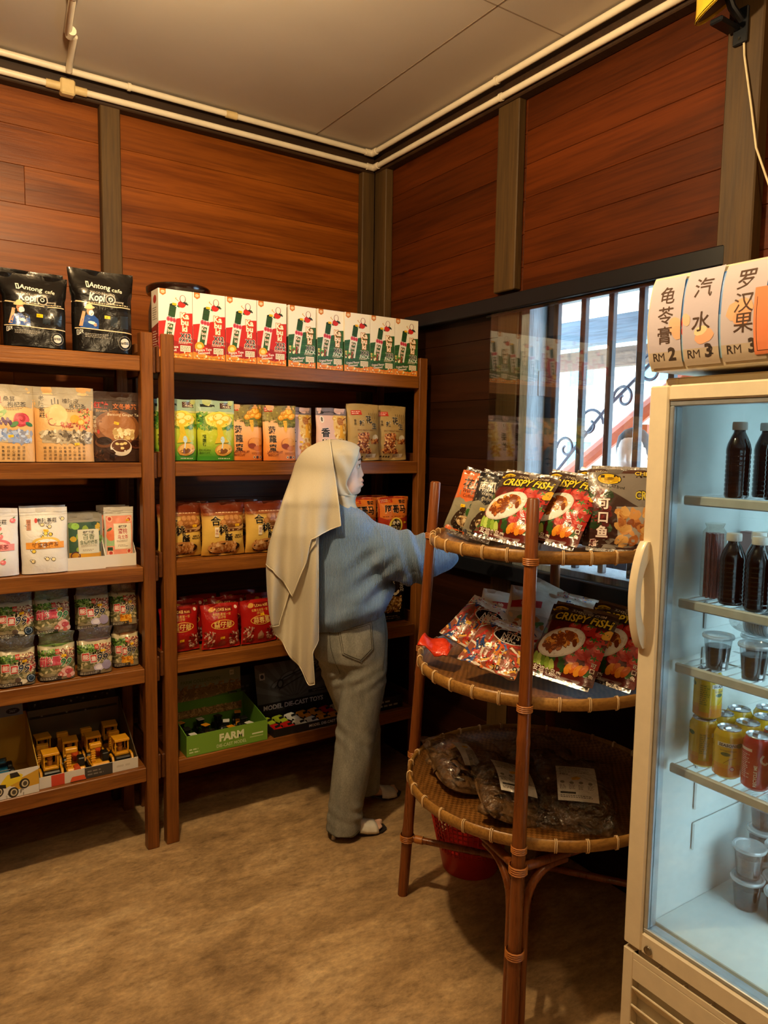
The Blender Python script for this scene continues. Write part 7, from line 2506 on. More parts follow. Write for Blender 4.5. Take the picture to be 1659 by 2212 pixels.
# skin, cloth
def skin_mat():
    m, nt, b_ = new_mat('skin')
    tc = N(nt, 'ShaderNodeTexCoord')
    no = N(nt, 'ShaderNodeTexNoise', Scale=26.0, Detail=3.0)
    L(nt, tc.outputs['Object'], no.inputs['Vector'])
    r = ramp(nt, no.outputs[0], [(.3, lin('#dcaf94')), (.7, lin('#e9c3ab'))])
    L(nt, r.outputs[0], b_.inputs['Base Color'])
    b_.inputs['Roughness'].default_value = .45
    b_.inputs['Subsurface Weight'].default_value = .15
    b_.inputs['Subsurface Radius'].default_value = (.01, .004, .002)
    return m


def knit_mat():
    m, nt, b_ = new_mat('blue_knit')
    tc = N(nt, 'ShaderNodeTexCoord')
    w1 = N(nt, 'ShaderNodeTexWave', wave_type='BANDS', bands_direction='X', Scale=56.0, Distortion=1.5, Detail=1.0)
    w1.inputs['Detail Scale'].default_value = 3.0
    w2 = N(nt, 'ShaderNodeTexWave', wave_type='BANDS', bands_direction='Z', Scale=52.0, Distortion=1.5, Detail=1.0)
    no = N(nt, 'ShaderNodeTexNoise', Scale=300.0, Detail=2.0)
    for n_ in (w1, w2, no): L(nt, tc.outputs['Object'], n_.inputs['Vector'])
    h = mix_col(nt, .12, w1.outputs['Color'], w2.outputs['Color'])
    h = mix_col(nt, .3, h, no.outputs['Color'])
    r = ramp(nt, h, [(.2, lin('#50709a')), (.75, lin('#7797bd'))])
    L(nt, r.outputs[0], b_.inputs['Base Color'])
    b_.inputs['Roughness'].default_value = .9
    b_.inputs['Sheen Weight'].default_value = .35
    bump(nt, b_, h, .8, .006)
    return m


def denim_mat():
    m, nt, b_ = new_mat('faded_grey_denim')
    tc = N(nt, 'ShaderNodeTexCoord')
    mp = N(nt, 'ShaderNodeMapping'); mp.inputs['Scale'].default_value = (1, 1, .35)
    L(nt, tc.outputs['Object'], mp.inputs['Vector'])
    n1 = N(nt, 'ShaderNodeTexNoise', Scale=16.0, Detail=5.0, Roughness=.65)
    n2 = N(nt, 'ShaderNodeTexNoise', Scale=420.0, Detail=2.0)
    L(nt, mp.outputs[0], n1.inputs['Vector']); L(nt, mp.outputs[0], n2.inputs['Vector'])
    r = ramp(nt, n1.outputs[0], [(.3, lin('#72736d')), (.7, lin('#98988f'))])
    r2 = ramp(nt, n2.outputs[0], [(.35, (.75, .75, .75)), (.65, (1.05, 1.05, 1.05))])
    L(nt, mix_col(nt, 1.0, r.outputs[0], r2.outputs[0], 'MULTIPLY'), b_.inputs['Base Color'])
    b_.inputs['Roughness'].default_value = .85
    bump(nt, b_, n2.outputs[0], .3, .003)
    return m


def chiffon_mat():
    m, nt, b_ = new_mat('ivory_chiffon')
    tc = N(nt, 'ShaderNodeTexCoord')
    no = N(nt, 'ShaderNodeTexNoise', Scale=500.0, Detail=2.0)
    L(nt, tc.outputs['Object'], no.inputs['Vector'])
    r = ramp(nt, no.outputs[0], [(.3, lin('#b5ac97')), (.7, lin('#c0b7a1'))])
    L(nt, r.outputs[0], b_.inputs['Base Color'])
    b_.inputs['Roughness'].default_value = .6
    b_.inputs['Sheen Weight'].default_value = .2
    b_.inputs['Subsurface Weight'].default_value = .0
    bump(nt, b_, no.outputs[0], .08, .002)
    return m


MT['skin'], MT['knit'], MT['denim'], MT['chiffon'] = skin_mat(), knit_mat(), denim_mat(), chiffon_mat()
MT['hem'] = plain('ivory_rolled_hem', '#cfc7b1', .5)
MT['thread'] = plain('dark_seam_thread', '#3a372f', .8)
MT['eye_white'] = plain('eye_white', '#e9e6e2', .15)
MT['eye_dark'] = plain('dark_iris', '#1a100b', .1)
MT['brow'] = plain('dark_brow_hair', '#2a1d16', .7)
MT['lip'] = plain('soft_lip', '#c98a7c', .35)
MT['shoe_white'] = plain('white_shoe_leather', '#e8e2d4', .35)
MT['sole'] = plain('dark_shoe_sole', '#2b2420', .5)

per = thing('person', 'woman in ivory head scarf, blue knitted jumper and grey jeans reaching toward the top tray', 'person', PB, PRZ)

# ---- body: head with face, neck, torso, arms with hands, legs with feet, one surface
HX, HY = -.030, .0
PROF = [(1.380, .012), (1.3915, .030), (1.3935, .043), (1.3965, .050), (1.403, .0560), (1.410, .0585), (1.4166, .0577), (1.4215, .0605), (1.4266, .0672), (1.433, .0690), (1.4375, .0655), (1.440, .0630), (1.4425, .0662), (1.447, .0690), (1.4516, .0680), (1.458, .0640), (1.4625, .0627), (1.4667, .0690), (1.4725, .0712), (1.482, .0668), (1.490, .0640), (1.498, .0606), (1.512, .0575), (1.522, .0568), (1.535, .0576), (1.553, .0550), (1.580, .0440), (1.592, .030), (1.600, .010)]
BASE = [(1.380, .010), (1.394, .034), (1.405, .046), (1.420, .050), (1.440, .050), (1.460, .049), (1.480, .0475), (1.500, .049), (1.520, .0535), (1.540, .0565), (1.560, .053), (1.580, .044), (1.592, .030), (1.600, .010)]
WID = [(1.380, .040), (1.395, .048), (1.41, .053), (1.43, .058), (1.46, .064), (1.49, .068), (1.52, .071), (1.55, .069), (1.575, .058), (1.59, .042), (1.600, .022)]
BACK = [(1.380, -.070), (1.41, -.085), (1.45, -.108), (1.50, -.120), (1.55, -.116), (1.58, -.096), (1.592, -.076), (1.600, -.056)]
BW = [(1.38, .03), (1.41, .020), (1.425, .024), (1.455, .022), (1.462, .016), (1.475, .0135), (1.50, .010), (1.515, .012), (1.54, .05), (1.60, .06)]
q = MB()
rings = []
z = 1.382
while z < 1.5995:
    xf, xb0, w_, bk, bw = lerp_tab(PROF, z)[0], lerp_tab(BASE, z)[0], lerp_tab(WID, z)[0], lerp_tab(BACK, z)[0], lerp_tab(BW, z)[0]
    cx = (xb0 + bk) / 2 + .01
    rg = []
    for k in range(72):
        t = 2 * PI * k / 72
        c, s = math.cos(t), math.sin(t)
        y = w_ * math.copysign(abs(s) ** .92, s)
        x = cx + ((xb0 - cx) * abs(c) ** .85 if c > 0 else (bk - cx) * abs(c) ** .9)
        if c > 0:
            x += (xf - xb0) * math.exp(-(y / bw) ** 2)
            for sd in (-1, 1):
                x -= .0075 * math.exp(-((y - sd * .031) / .013) ** 2 - ((z - 1.508) / .009) ** 2)
                x += .004 * math.exp(-((y - sd * .038) / .016) ** 2 - ((z - 1.480) / .016) ** 2)
        rg.append((x, y, z))
    rings.append(rg)
    z += .0026
q.rings(rings)
hr = Matrix.Translation((HX, HY, 0)) @ Matrix.Rotation(.10, 4, 'Z') @ Matrix.Translation((-HX, -HY, 0))
q.v = [tuple(hr @ Vector(v)) for v in q.v]
for sd in (-1, 1):
    c = hr @ Vector((-.022, sd * .068, 1.495))
    q.ball(c, .026, 12, 8, sc=(.55, .28, 1.0))
TROT = -math.radians(24)
limb(q, [(-.045, .0, 1.45, .050), (-.04, .0, 1.40, .050), (-.035, .0, 1.35, .055), (-.03, 0, 1.30, .075)])
q.rings([ring(cx_, 0, z_, a_, b__, TROT) for cx_, z_, a_, b__ in ((-.03, 1.325, .07, .055), (-.03, 1.29, .10, .06), (-.03, 1.25, .145, .080), (-.025, 1.18, .15, .095), (-.01, 1.05, .125, .085), (.01, .97, .125, .085), (.02, .90, .14, .095), (.026, .80, .145, .10), (.026, .72, .12, .085))])
# right arm reaching, left arm bent forward
limb(q, [(.07, -.03, 1.235, .050), (.15, -.05, 1.185, .046), (.255, -.06, 1.150, .038), (.33, -.055, 1.160, .034), (.42, -.055, 1.185, .026), (.455, -.057, 1.197, .024)])
limb(q, [(-.14, .05, 1.225, .048), (-.20, .055, 1.16, .044), (-.245, .04, 1.07, .038), (-.19, .105, 1.055, .033), (-.08, .145, 1.07, .025), (-.05, .15, 1.075, .023)])


def hand(base, fwd, up, side):
    """palm with five separate curled fingers; side is the thumb direction"""
    f, u, s = Vector(fwd).normalized(), Vector(up).normalized(), Vector(side).normalized()
    b0 = Vector(base)
    q.rings([[tuple(b0 + f * d + s * a * math.cos(2 * PI * k / 14) + u * t_ * math.sin(2 * PI * k / 14)) for k in range(14)] for d, a, t_ in ((-.012, .023, .017), (.02, .034, .015), (.05, .040, .014), (.082, .039, .011), (.088, .034, .008))])
    for o_, l, r in ((.028, .066, .0082), (.0095, .076, .0085), (-.0095, .070, .0082), (-.028, .054, .0072)):
        p = b0 + f * .078 + s * o_
        d1 = (f + s * o_ * 2.0).normalized()
        pts = [p, p + d1 * l * .42 - u * .004]
        pts.append(pts[-1] + (d1 * .8 - u * .6).normalized() * l * .32)
        pts.append(pts[-1] + (d1 * .35 - u * .93).normalized() * l * .28)
        q.tube(smooth_path(pts, 3), [r * (1 - .03 * i) for i in range(10)], 10)
    p = b0 + f * .022 + s * .026
    pts = [p, p + (s * .8 + f * .6).normalized() * .032, p + (s * .8 + f * .6).normalized() * .032 + (f * .95 + s * .2 - u * .3).normalized() * .034]
    q.tube(smooth_path(pts, 3), [.0118, .0115, .011, .0108, .0102, .0095, .0085], 10)


hand((.470, -.058, 1.203), (.85, -.12, .12), (-.1, -.1, 1), (-.1, .9, .05))
hand((-.037, .152, 1.077), (.97, .1, .05), (0, .2, 1), (-.1, -.95, .1))
RL = [(.075, -.02, .84, .085), (.078, -.025, .70, .082), (.062, -.03, .48, .056), (.035, -.05, .28, .050), (.005, -.07, .13, .034), (-.008, -.072, .085, .034)]
LL = [(-.02, .03, .84, .085), (.0, .04, .70, .080), (.06, .09, .48, .056), (.09, .14, .30, .050), (.10, .185, .13, .034), (.098, .19, .085, .034)]
limb(q, RL); limb(q, LL)


def foot(q, heel, d):
    d = Vector(d).normalized(); h = Vector(heel); s = Vector((-d.y, d.x, 0))
    secs = [(-.012, .024, .062, .030), (.03, .029, .062, .034), (.07, .032, .050, .028), (.11, .036, .032, .018), (.15, .040, .020, .012), (.175, .036, .017, .010), (.190, .024, .016, .007)]
    q.rings([[tuple(h + d * x + s * w_ * math.cos(2 * PI * k / 14) + Vector((0, 0, zc + t_ * math.sin(2 * PI * k / 14)))) for k in range(14)] for x, w_, zc, t_ in secs])
    for i, (o_, l, r) in enumerate(((.024, .026, .0095), (.008, .022, .0075), (-.006, .020, .007), (-.018, .017, .0066), (-.029, .013, .006))):
        p = h + d * (.183 - abs(o_ - .02) * .45) + s * o_ + Vector((0, 0, .016))
        q.tube([p - d * .01, p + d * l * .6, p + d * l], [r, r, r * .7], 9)


FR, FL_ = ((-.022, -.080, .005), (.93, .36, 0)), ((.085, .185, .005), (.80, .60, 0))
foot(q, *FR); foot(q, *FL_)
bme = fuse(q, .0030, 1, .3)
bme.materials.append(MT['skin'])
body = link('body', bme, per)
for sd in (-1, 1):
    c = hr @ Vector((.0392, sd * .0285, 1.5072))
    q = MB(); q.ball(c, .0108, 16, 12); e_o = q.build('eye', MT['eye_white'], body)
    q = MB(); q.ball(c + Vector((.0062, sd * .0012, 0)), .0058, 12, 8, sc=(.95, 1, 1.05)); q.build('iris', MT['eye_dark'], body)
    q = MB()
    q.tube([hr @ Vector((.0425 - 26 * max(0, t) ** 2, sd * (.0290 + t), 1.5140 - t * t * 20)) + Vector((.0075, 0, 0)) for t in (-.012, -.007, 0, .007, .013)], [.0010, .0017, .0020, .0020, .0014], 6)
    q.build('eyelashes', MT['brow'], body)
    q = MB()
    q.tube([hr @ Vector((x, sd * y, z_)) for x, y, z_ in ((.0600, .010, 1.530), (.0585, .020, 1.5345), (.0545, .032, 1.5365), (.047, .043, 1.534), (.041, .049, 1.529))], [.0014, .0026, .0028, .0022, .001], 8)
    q.build('eyebrow', MT['brow'], body)
for z0_, z1_, nm in ((1.4410, 1.4530, 'upper_lip'), (1.4275, 1.4390, 'lower_lip')):
    q = MB()
    R_ = []
    for i in range(9):
        z_ = z0_ + (z1_ - z0_) * i / 8
        row = []
        for k in range(13):
            y = (k / 12 - .5) * .040 * (1 - .55 * abs(i / 8 - (0 if nm == 'upper_lip' else 1)) ** 1.5)
            xf, xb0, bw = lerp_tab(PROF, z_)[0], lerp_tab(BASE, z_)[0], lerp_tab(BW, z_)[0]
            w_ = lerp_tab(WID, z_)[0]
            cxx = (xb0 + lerp_tab(BACK, z_)[0]) / 2 + .01
            xs_ = cxx + (xb0 - cxx) * max(0, 1 - (y / w_) ** 2) ** .46 + (xf - xb0) * math.exp(-(y / bw) ** 2)
            row.append(tuple(hr @ Vector((xs_ + .0004, y, z_))))
        R_.append(row)
    q.rings(R_, 0, None, False, False, False)
    q.build(nm, MT['lip'], body, 80)

# ---- jeans
q = MB()
q.rings([ring(.024, .0, z_, a_, b__, TROT, p=2.3) for z_, a_, b__ in ((.955, .125, .10), (.90, .138, .112), (.84, .150, .122), (.78, .153, .124), (.73, .148, .115), (.70, .125, .09))])
limb(q, [(.082, -.022, .80, .092), (.082, -.030, .68, .092), (.066, -.036, .54, .086), (.046, -.044, .38, .080), (.022, -.056, .20, .074), (.004, -.066, .06, .071), (.000, -.068, .026, .072)], 24)
limb(q, [(-.025, .028, .80, .093), (-.010, .034, .68, .090), (.035, .062, .54, .083), (.075, .098, .40, .078), (.092, .135, .24, .068), (.097, .170, .11, .064), (.097, .176, .085, .066)], 24)
jme = fuse(q, .0065, 5, .5)


def jw(c):
    f = 0.0
    n1 = noise.noise(Vector((c.x * 9, c.y * 9, c.z * 4.5)))
    n2 = noise.noise(Vector((c.x * 20 + 5, c.y * 20, c.z * 9 + c.x * 6)))
    k = .6 if c.z > .7 else 1.0
    f += .0055 * k * n1 + .0028 * k * n2
    f += .0035 * math.sin(c.z * 95 + c.x * 60) * max(0, 1 - abs(c.z - .44) / .10) * (.5 + n1)
    f += .0045 * math.sin(c.z * 110 - c.x * 70) * max(0, 1 - abs(c.z - .66) / .07) * (.6 + n2)
    f += .004 * math.sin(c.z * 120 + c.x * 40) * max(0, 1 - abs(c.z - .10) / .09) * (.5 + n2)
    return f


wrinkle(jme, jw)
jme.materials.append(MT['denim'])
jeans = link('jeans', jme, per)
jb = BVHTree.FromPolygons([v.co for v in jme.vertices], [tuple(p.vertices) for p in jme.polygons])


def on(bvh, x, z, off):
    h = bvh.ray_cast(Vector((x, -1, z)), Vector((0, 1, 0)))
    return (h[0] + h[1] * off) if h[0] is not None else Vector((x, -.1, z))


def stitch(par, bvh, pts, r=.0011, nm='seam', m='thread', k=5, off=.0012):
    q = MB(); q.tube([on(bvh, p[0], p[2], off) for p in smooth_path([(x, 0, z) for x, z in pts], k)], r, 5)
    return q.build(nm, MT[m], par, 60)


pk = [(-.025, .868), (.103, .902), (.111, .797), (.064, .748), (-.008, .776)]
q = MB()
G = []
for j in range(13):
    v = j / 12
    for i in range(13):
        u = i / 12
        top = Vector(pk[0]).lerp(Vector(pk[1]), u)
        bot = Vector(pk[4]).lerp(Vector(pk[3]), u / .62) if u < .62 else Vector(pk[3]).lerp(Vector(pk[2]), (u - .62) / .38)
        c = bot.lerp(top, v)
        G.append(on(jb, c[0], c[1], .0022))
q.add(G, [(j * 13 + i, j * 13 + i + 1, (j + 1) * 13 + i + 1, (j + 1) * 13 + i) for j in range(12) for i in range(12)])
pko = q.build('pocket', MT['denim'], jeans, 80)
for k in (0, .006):
    cpk = Vector((.05, .83))
    pts = [Vector(p).lerp(cpk, k / .06) for p in pk]
    q = MB()
    loop = []
    for a, c in zip(pts, pts[1:] + pts[:1]):
        loop += [on(jb, a.lerp(c, t)[0], a.lerp(c, t)[1], .0030) for t in (0, .2, .4, .6, .8)]
    q.tube(loop + loop[:1], .0010, 5); q.build('stitching', MT['thread'], jeans, 60)
stitch(jeans, jb, [(-.060, .89), (-.055, .80), (-.030, .72), (-.018, .675)])
stitch(jeans, jb, [(-.10, .885), (-.03, .880), (.04, .905), (.13, .935)], .0013)
stitch(jeans, jb, [(.158, .90), (.160, .80), (.150, .70)], .0009)
for zz in (.045, .036):
    stitch(jeans, jb, [(-.058, zz), (-.02, zz - .012), (.03, zz - .012), (.064, zz - .002)], .0011, 'hem_stitching')

# ---- jumper
q = MB()
TB = [(.875, .012, .150, .120), (.893, .012, .166, .136), (.93, .010, .178, .148), (.99, .006, .184, .150), (1.06, -.004, .182, .142), (1.13, -.014, .184, .134), (1.20, -.022, .190, .126), (1.25, -.027, .188, .116), (1.285, -.030, .166, .102), (1.312, -.032, .128, .086), (1.335, -.034, .086, .068), (1.352, -.036, .070, .060), (1.372, -.038, .064, .056)]
q.rings([ring(cx_, 0, z_, a_, b__, TROT, 48, 2.25, .30 * max(0, min(1, (1.15 - z_) / .27))) for z_, cx_, a_, b__ in TB])
limb(q, [(.03, -.01, 1.225, .085), (.115, -.045, 1.188, .102), (.19, -.058, 1.160, .104), (.265, -.06, 1.146, .102), (.325, -.057, 1.150, .092), (.372, -.055, 1.160, .076), (.410, -.055, 1.172, .056), (.432, -.055, 1.182, .040)], 26)
limb(q, [(-.10, .03, 1.23, .085), (-.175, .055, 1.18, .092), (-.230, .050, 1.09, .088), (-.225, .075, 1.05, .078), (-.175, .110, 1.055, .064), (-.10, .138, 1.066, .045), (-.07, .145, 1.07, .036)], 22)
sme = fuse(q, .0065, 6, .5)


def sw_(c):
    n1 = noise.noise(Vector((c.x * 7 + 3, c.y * 7, c.z * 6)))
    n2 = noise.noise(Vector((c.x * 15, c.y * 15 + 4, c.z * 13)))
    f = .013 * n1 + .007 * n2
    # folds under the arm and where the hem blouses over
    g = max(0, 1 - math.hypot(c.x - .12, (c.z - 1.08) * .8) / .13)
    f += .012 * math.sin((c.x * .75 - c.z) * 70) * g
    h = max(0, 1 - abs(c.z - .955 - .3 * (c.x - .02)) / .07)
    f += .014 * h * max(0, math.sin(c.x * 26 + 1))
    rb = max(0, 1 - abs(c.z - .895 - .3 * (c.x - .02)) / .03)
    f -= .008 * rb - .0015 * rb * math.sin(c.x * 500)
    a_ = max(0, 1 - abs(c.x - .27) / .10) if c.x > .16 else 0
    f += .010 * math.sin((c.x + .35 * c.z) * 95) * a_
    return f


wrinkle(sme, sw_)
sme.materials.append(MT['knit'])
jump = link('jumper', sme, per)
sbv = BVHTree.FromPolygons([v.co for v in sme.vertices], [tuple(p.vertices) for p in sme.polygons])
stitch(jump, sbv, [(.085, 1.302), (.135, 1.245), (.150, 1.18), (.145, 1.11), (.140, 1.075)], .0022, 'shoulder_seam', 'knit', 6, .0)
q = MB()
for i in range(40):  # ribbed collar
    t = 2 * PI * i / 40
    q.tube([(-.038 + .068 * math.cos(t), .060 * math.sin(t), 1.342), (-.038 + .066 * math.cos(t), .058 * math.sin(t), 1.362), (-.038 + .062 * math.cos(t), .054 * math.sin(t), 1.380)], .0048, 6)
q.rings([ring(-.038, 0, z_, .064, .056, 0, 40) for z_ in (1.342, 1.380)], 0, None, True, False, False)
q.build('collar_ribbing', MT['knit'], jump, 60)

# ---- head scarf: a hood round the face and a long drape down the back
EDGE = [(1.335, .2), (1.383, .2), (1.392, .024), (1.405, .016), (1.42, .006), (1.435, .000), (1.45, .001), (1.47, .012), (1.50, .027), (1.53, .038), (1.56, .047), (1.577, .050), (1.585, .2), (1.62, .2)]
HA = [(1.335, .070, -.028, .066), (1.36, .058, -.026, .062), (1.38, .062, -.026, .062), (1.40, .074, -.030, .066), (1.44, .088, -.034, .074), (1.50, .095, -.036, .082), (1.55, .096, -.036, .082), (1.575, .089, -.034, .070), (1.590, .072, -.034, .056), (1.600, .050, -.036, .040), (1.607, .024, -.040, .02)]
n_h = 64
rows = []
z = 1.338
zl_ = []
while z <= 1.6075:
    zl_.append(z); z += .0065
for z in zl_:
    a_, cx, b__ = lerp_tab(HA, z)
    ed = lerp_tab(EDGE, z)[0]
    c0 = (ed - cx) / a_
    t0 = math.acos(max(-1, min(1, c0))) if c0 < 1 else .02
    row = []
    for k in range(n_h + 1):
        t = t0 + (2 * PI - 2 * t0) * k / n_h
        fold = .0065 * math.sin(9 * (z * 6 + t * .9)) * max(0, math.sin(t * .5)) * (1 if z < 1.56 else .3) * min(1, abs(t - t0) * 4, abs(2 * PI - t0 - t) * 4)
        fold += .004 * noise.noise(Vector((t * 2.2, z * 16, 2)))
        row.append((cx + (a_ + fold) * math.cos(t), (b__ + fold) * math.sin(t), z))
    rows.append(row)
q = MB(); q.rings(rows, 0, None, False, False, False)
top = rows[-1]
b0 = len(q.v)
q.v.append((-.040, 0, 1.6095)); q.m += [0] * n_h; q.c += [None] * n_h
q.f += [((len(rows) - 1) * (n_h + 1) + k, (len(rows) - 1) * (n_h + 1) + k + 1, b0) for k in range(n_h)]
scarf = q.build('head_scarf', MT['chiffon'], per, 80)
so = scarf.modifiers.new('thickness', 'SOLIDIFY'); so.thickness = .0025; so.offset = 1
edge = [rows[i][0] for i in range(len(rows)) if 1.392 <= zl_[i] <= 1.580]
q = MB(); q.tube(edge, .0014, 6)
edge = [rows[i][-1] for i in range(len(rows)) if 1.392 <= zl_[i] <= 1.580]
q.tube(edge, .0014, 6); q.build('hem', MT['hem'], scarf, 60)

LEFT = [(.66, -.120), (.70, -.145), (.76, -.185), (.82, -.230), (.871, -.266), (.91, -.281), (.956, -.290), (1.03, -.299), (1.116, -.303), (1.20, -.292), (1.275, -.272), (1.36, -.245), (1.44, -.222), (1.516, -.199), (1.55, -.180), (1.578, -.150), (1.598, -.110), (1.610, -.070)]
RIGHT_LONG = [(.66, -.112), (.70, -.116), (.804, -.122), (.843, -.101), (.90, -.101), (1.0, -.102), (1.10, -.103), (1.20, -.104), (1.26, -.104), (1.30, -.09), (1.42, -.05)]
RIGHT_TOP = [(1.0, .03), (1.20, -.005), (1.287, -.020), (1.36, -.028), (1.44, -.040), (1.51, -.052), (1.57, -.060), (1.60, -.066), (1.610, -.066)]


def drape_y(x, z, Lx, Rx, lay_):
    u = max(-.1, min(1.2, (x + .30) / .28))
    if z > 1.36:
        k = min(1, (z - 1.36) / .14)
        k = k * k * (3 - 2 * k)
    else:
        k = 0
    low = -.165 if z < 1.25 else -.165 + .02 * min(1, (z - 1.25) / .1)
    y_low = low + .030 * (1 - math.sin(PI * max(0, min(1, .12 + .7 * u))))
    # on the head the cloth follows a dome
    yh = -.088 * math.sqrt(max(.02, 1 - ((x + .09) / .13) ** 2)) * math.sqrt(max(.03, 1 - (max(0, z - 1.49) / .124) ** 2)) - .004
    y = y_low * (1 - k) + yh * k
    dn = max(0, min(1, (1.50 - z) / .5))
    f = .024 * dn * math.sin(u * 11 + z * 2.2 + 1.7) + .015 * dn * math.sin(u * 23 - z * 5 + 1) + .006 * dn * abs(math.sin(u * 15 + z * 3 + 2)) + .010 * noise.noise(Vector((x * 9, z * 5, 4)))
    return y + f


def drape(name, ztop, zbot, Ltab, Rtab, lay_, off, nu, nv, parent, usq=1.0):
    """a hanging sheet; zbot(u) gives its lower edge; the left border wraps round to the far side"""
    G = []
    for j in range(nv + 1):
        v = j / nv
        row = []
        for i in range(-6, nu + 1):
            u = max(0, i / nu) ** usq
            zt_, zb = ztop(u), zbot(u)
            z = zb + (zt_ - zb) * v
            Lx, Rx = lerp_tab(Ltab, z)[0], lerp_tab(Rtab, z)[0]
            x = Lx + (Rx - Lx) * u
            y = drape_y(x, z, Lx, Rx, lay_)
            if i < 2:
                y0 = drape_y(Lx, z, Lx, Rx, lay_)
                e_ = (2 - i) / 8
                y = y + .11 * e_ ** 1.6 * (1 if z > .9 else max(.15, (z - .66) / .24))
                x = x + .055 * max(0, e_ - .35) ** 1.5
            row.append((x, y - off, z))
        G.append(row)
    q = MB(); q.rings(G, 0, None, False, False, False)
    o = q.build(name, MT['chiffon'], parent, 80)
    s_ = o.modifiers.new('thickness', 'SOLIDIFY'); s_.thickness = .002; s_.offset = 0
    q = MB()
    q.tube(G[0][5:], .0026, 6)
    q.tube([r_[-1] for r_ in G], .0024, 6)
    q.build('hem', MT['hem'], o, 60)
    return o


def tabf(t):
    return lambda u: lerp_tab(t, u)[0]


drape('long_drape', tabf([(0, 1.42), (1, 1.40)]), tabf([(0, .880), (.25, .835), (.5, .785), (.75, .730), (1, .672)]), [(.60, -.20)] + LEFT, RIGHT_LONG, 0, 0, 40, 60, scarf) if False else None
LL_ = [(.66, -.1165), (.68, -.131)] + LEFT[1:]
drape('long_drape', lambda u: 1.42, lambda u: .672 + .20 * max(0, 1 - u * 1.15) ** 1.0, [(.60, -.27), (.871, -.268)] + LEFT[5:], [(.60, -.112)] + RIGHT_LONG[1:], 0, 0, 40, 60, scarf)
ZB_ = [(0, 1.135), (.10, 1.120), (.20, 1.075), (.30, 1.015), (.40, 1.085), (.50, 1.150), (.56, 1.235), (.70, 1.255), (.85, 1.272), (1, 1.287)]
drape('short_drape', lambda u: 1.6105, tabf(ZB_), LEFT, RIGHT_TOP, 1, .022, 60, 70, scarf)
# middle fold between the two layers
ZM = [(0, .905), (.22, .90), (.45, .975), (.62, 1.06), (.78, 1.15), (1, 1.22)]
drape('middle_fold', lambda u: 1.34, tabf(ZM), [(z_, x_ + .002) for z_, x_ in LEFT], [(.6, -.125), (.9, -.165), (1.0, -.150), (1.1, -.135), (1.2, -.118), (1.3, -.10), (1.42, -.06)], 2, .011, 44, 40, scarf)

# ---- shoes: white heeled sandals
for nm, (heel, d) in (('r', FR), ('l', FL_)):
    d = Vector(d).normalized(); h = Vector(heel); s = Vector((-d.y, d.x, 0))
    sh_ = thing('shoe', None, None); sh_.parent = per
    if 'label' in sh_: del sh_['label']

    def P(x, w_, z_): return tuple(h + d * x + s * w_ + Vector((0, 0, z_)))
    q = MB()
    secs = [(-.024, .020, .050), (.02, .030, .046), (.06, .031, .030), (.10, .037, .012), (.14, .042, .0045), (.185, .038, .0040), (.212, .018, .0045)]
    q.rings([[P(x, -w_, z_ - .005), P(x, w_, z_ - .005), P(x, w_, z_ + .001), P(x, -w_, z_ + .001)] for x, w_, z_ in secs]); q.build('sole', MT['sole'], sh_, 40)
    q = MB(); q.tube([P(-.016, 0, .044), P(-.014, 0, .025), P(-.016, 0, .006), P(-.016, 0, -.0045)], [.014, .0085, .0075, .0085], 12); q.build('heel', MT['shoe_white'], sh_)
    q = MB()
    R_ = []
    for x, w_, hh in ((.085, .036, .052), (.115, .0405, .042), (.150, .0435, .033), (.165, .0425, .030)):
        zb = lerp_tab([(-.02, .05), (.06, .030), (.10, .012), (.14, .0045), (.2, .004)], x)[0]
        R_.append([P(x, w_ * math.cos(PI * k / 14), zb + hh * math.sin(PI * k / 14) ** .8) for k in range(15)])
    q.rings(R_, 0, None, False, False, False)
    o = q.build('vamp', MT['shoe_white'], sh_, 60)
    m_ = o.modifiers.new('thickness', 'SOLIDIFY'); m_.thickness = .003; m_.offset = 1

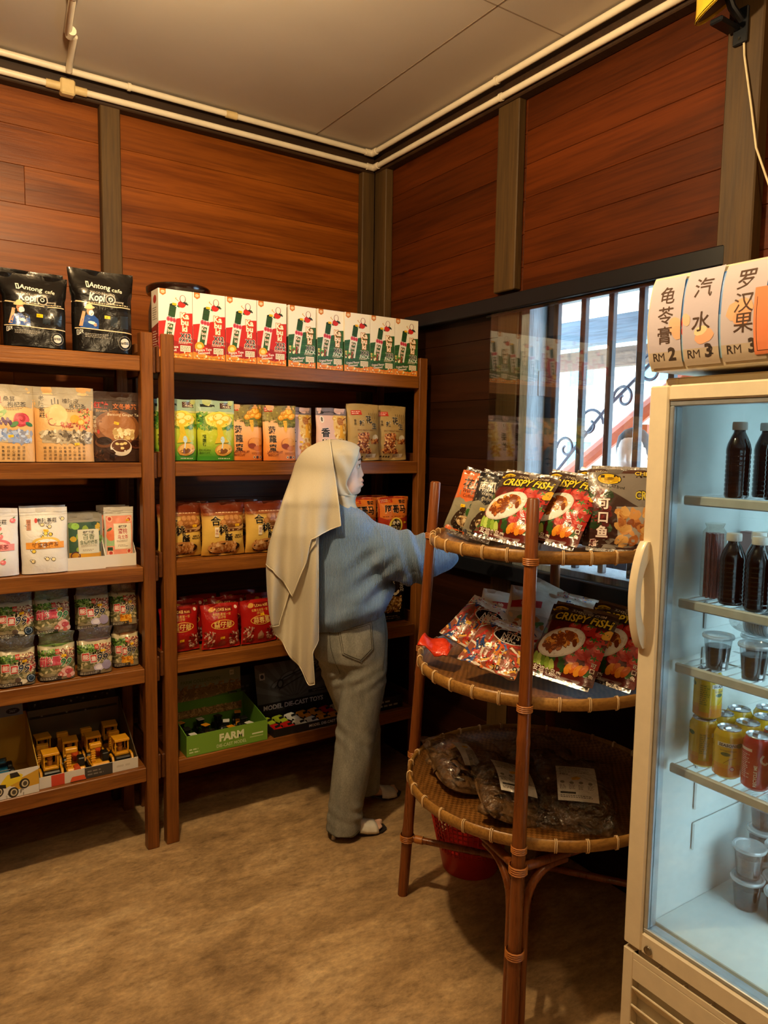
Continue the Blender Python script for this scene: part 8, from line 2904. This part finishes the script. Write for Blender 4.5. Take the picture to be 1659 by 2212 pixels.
# ---- someone standing outside behind the bars
out = thing('person', 'person in dark clothes standing outside the window at its right end', 'person', (2.95, 2.28, -.02), -1.1)
q = MB()
q.rings([ring(0, 0, z_, a_, b__, 0, 24) for z_, a_, b__ in ((1.40, .06, .06), (1.45, .055, .055), (1.49, .055, .065), (1.52, .066, .08), (1.57, .074, .094), (1.62, .075, .096), (1.66, .064, .082), (1.69, .036, .05), (1.70, .012, .02))])
q.rings([[(x_ * .016, -.088 - y_, 1.555 + h_) for x_, h_ in ((-1, -.012), (1, -.012), (.6, .03), (-.6, .03))] for y_ in (-.01, .016)])
q.rings([ring(0, 0, z_, a_, b__, 0, 28, 2.3) for z_, a_, b__ in ((.80, .15, .11), (.95, .15, .10), (1.10, .14, .10), (1.28, .18, .11), (1.36, .15, .085), (1.42, .06, .06))])
for s_ in (-1, 1):
    limb(q, [(s_ * .17, 0, 1.33, .05), (s_ * .22, .02, 1.10, .042), (s_ * .20, -.10, .92, .033), (s_ * .17, -.18, .86, .026)])
    q.ball((s_ * .165, -.21, .85), .04, 12, 8, sc=(.5, 1, .8))
    for k in range(4): q.tube([(s_ * .165 + (k - 1.5) * .012, -.23, .85), (s_ * .165 + (k - 1.5) * .014, -.275, .835), (s_ * .165 + (k - 1.5) * .014, -.285, .81)], .008, 8)
    q.tube([(s_ * .14, -.20, .855), (s_ * .12, -.235, .85), (s_ * .118, -.255, .84)], .009, 8)
    limb(q, [(s_ * .08, 0, .84, .085), (s_ * .09, .0, .48, .058), (s_ * .09, .02, .10, .04), (s_ * .09, .02, .04, .04)])
    q.rings([ring(s_ * .09, -.06, z_, .045, .12, 0, 16) for z_ in (.001, .04, .06)])
fm = fuse(q, .009, 3, .4); fm.materials.append(MT['skin']); link('body', fm, out)
MT['dark_cloth'] = plain('dark_cloth', '#20232c', .9)
q = MB()
q.rings([ring(0, 0, z_, a_, b__, 0, 28, 2.3) for z_, a_, b__ in ((.74, .175, .14), (.95, .17, .13), (1.10, .165, .125), (1.28, .205, .135), (1.37, .17, .105), (1.43, .075, .075))])
for s_ in (-1, 1): limb(q, [(s_ * .17, 0, 1.33, .07), (s_ * .22, .02, 1.10, .062), (s_ * .20, -.10, .92, .052), (s_ * .18, -.15, .88, .045)])
fm = fuse(q, .011, 3, .4); fm.materials.append(MT['dark_cloth']); link('jacket', fm, out)
q = MB()
for s_ in (-1, 1): limb(q, [(s_ * .08, 0, .82, .10), (s_ * .09, 0, .48, .075), (s_ * .09, .02, .09, .06)])
fm = fuse(q, .011, 3, .4); fm.materials.append(MT['dark_cloth']); link('trousers', fm, out)
q = MB()
q.rings([ring(0, .012, z_, a_, b__, 0, 24) for z_, a_, b__ in ((1.56, .076, .092), (1.62, .082, .10), (1.67, .072, .088), (1.70, .045, .058), (1.712, .012, .02))])
q.build('hair', MT['brow'], out, 80)
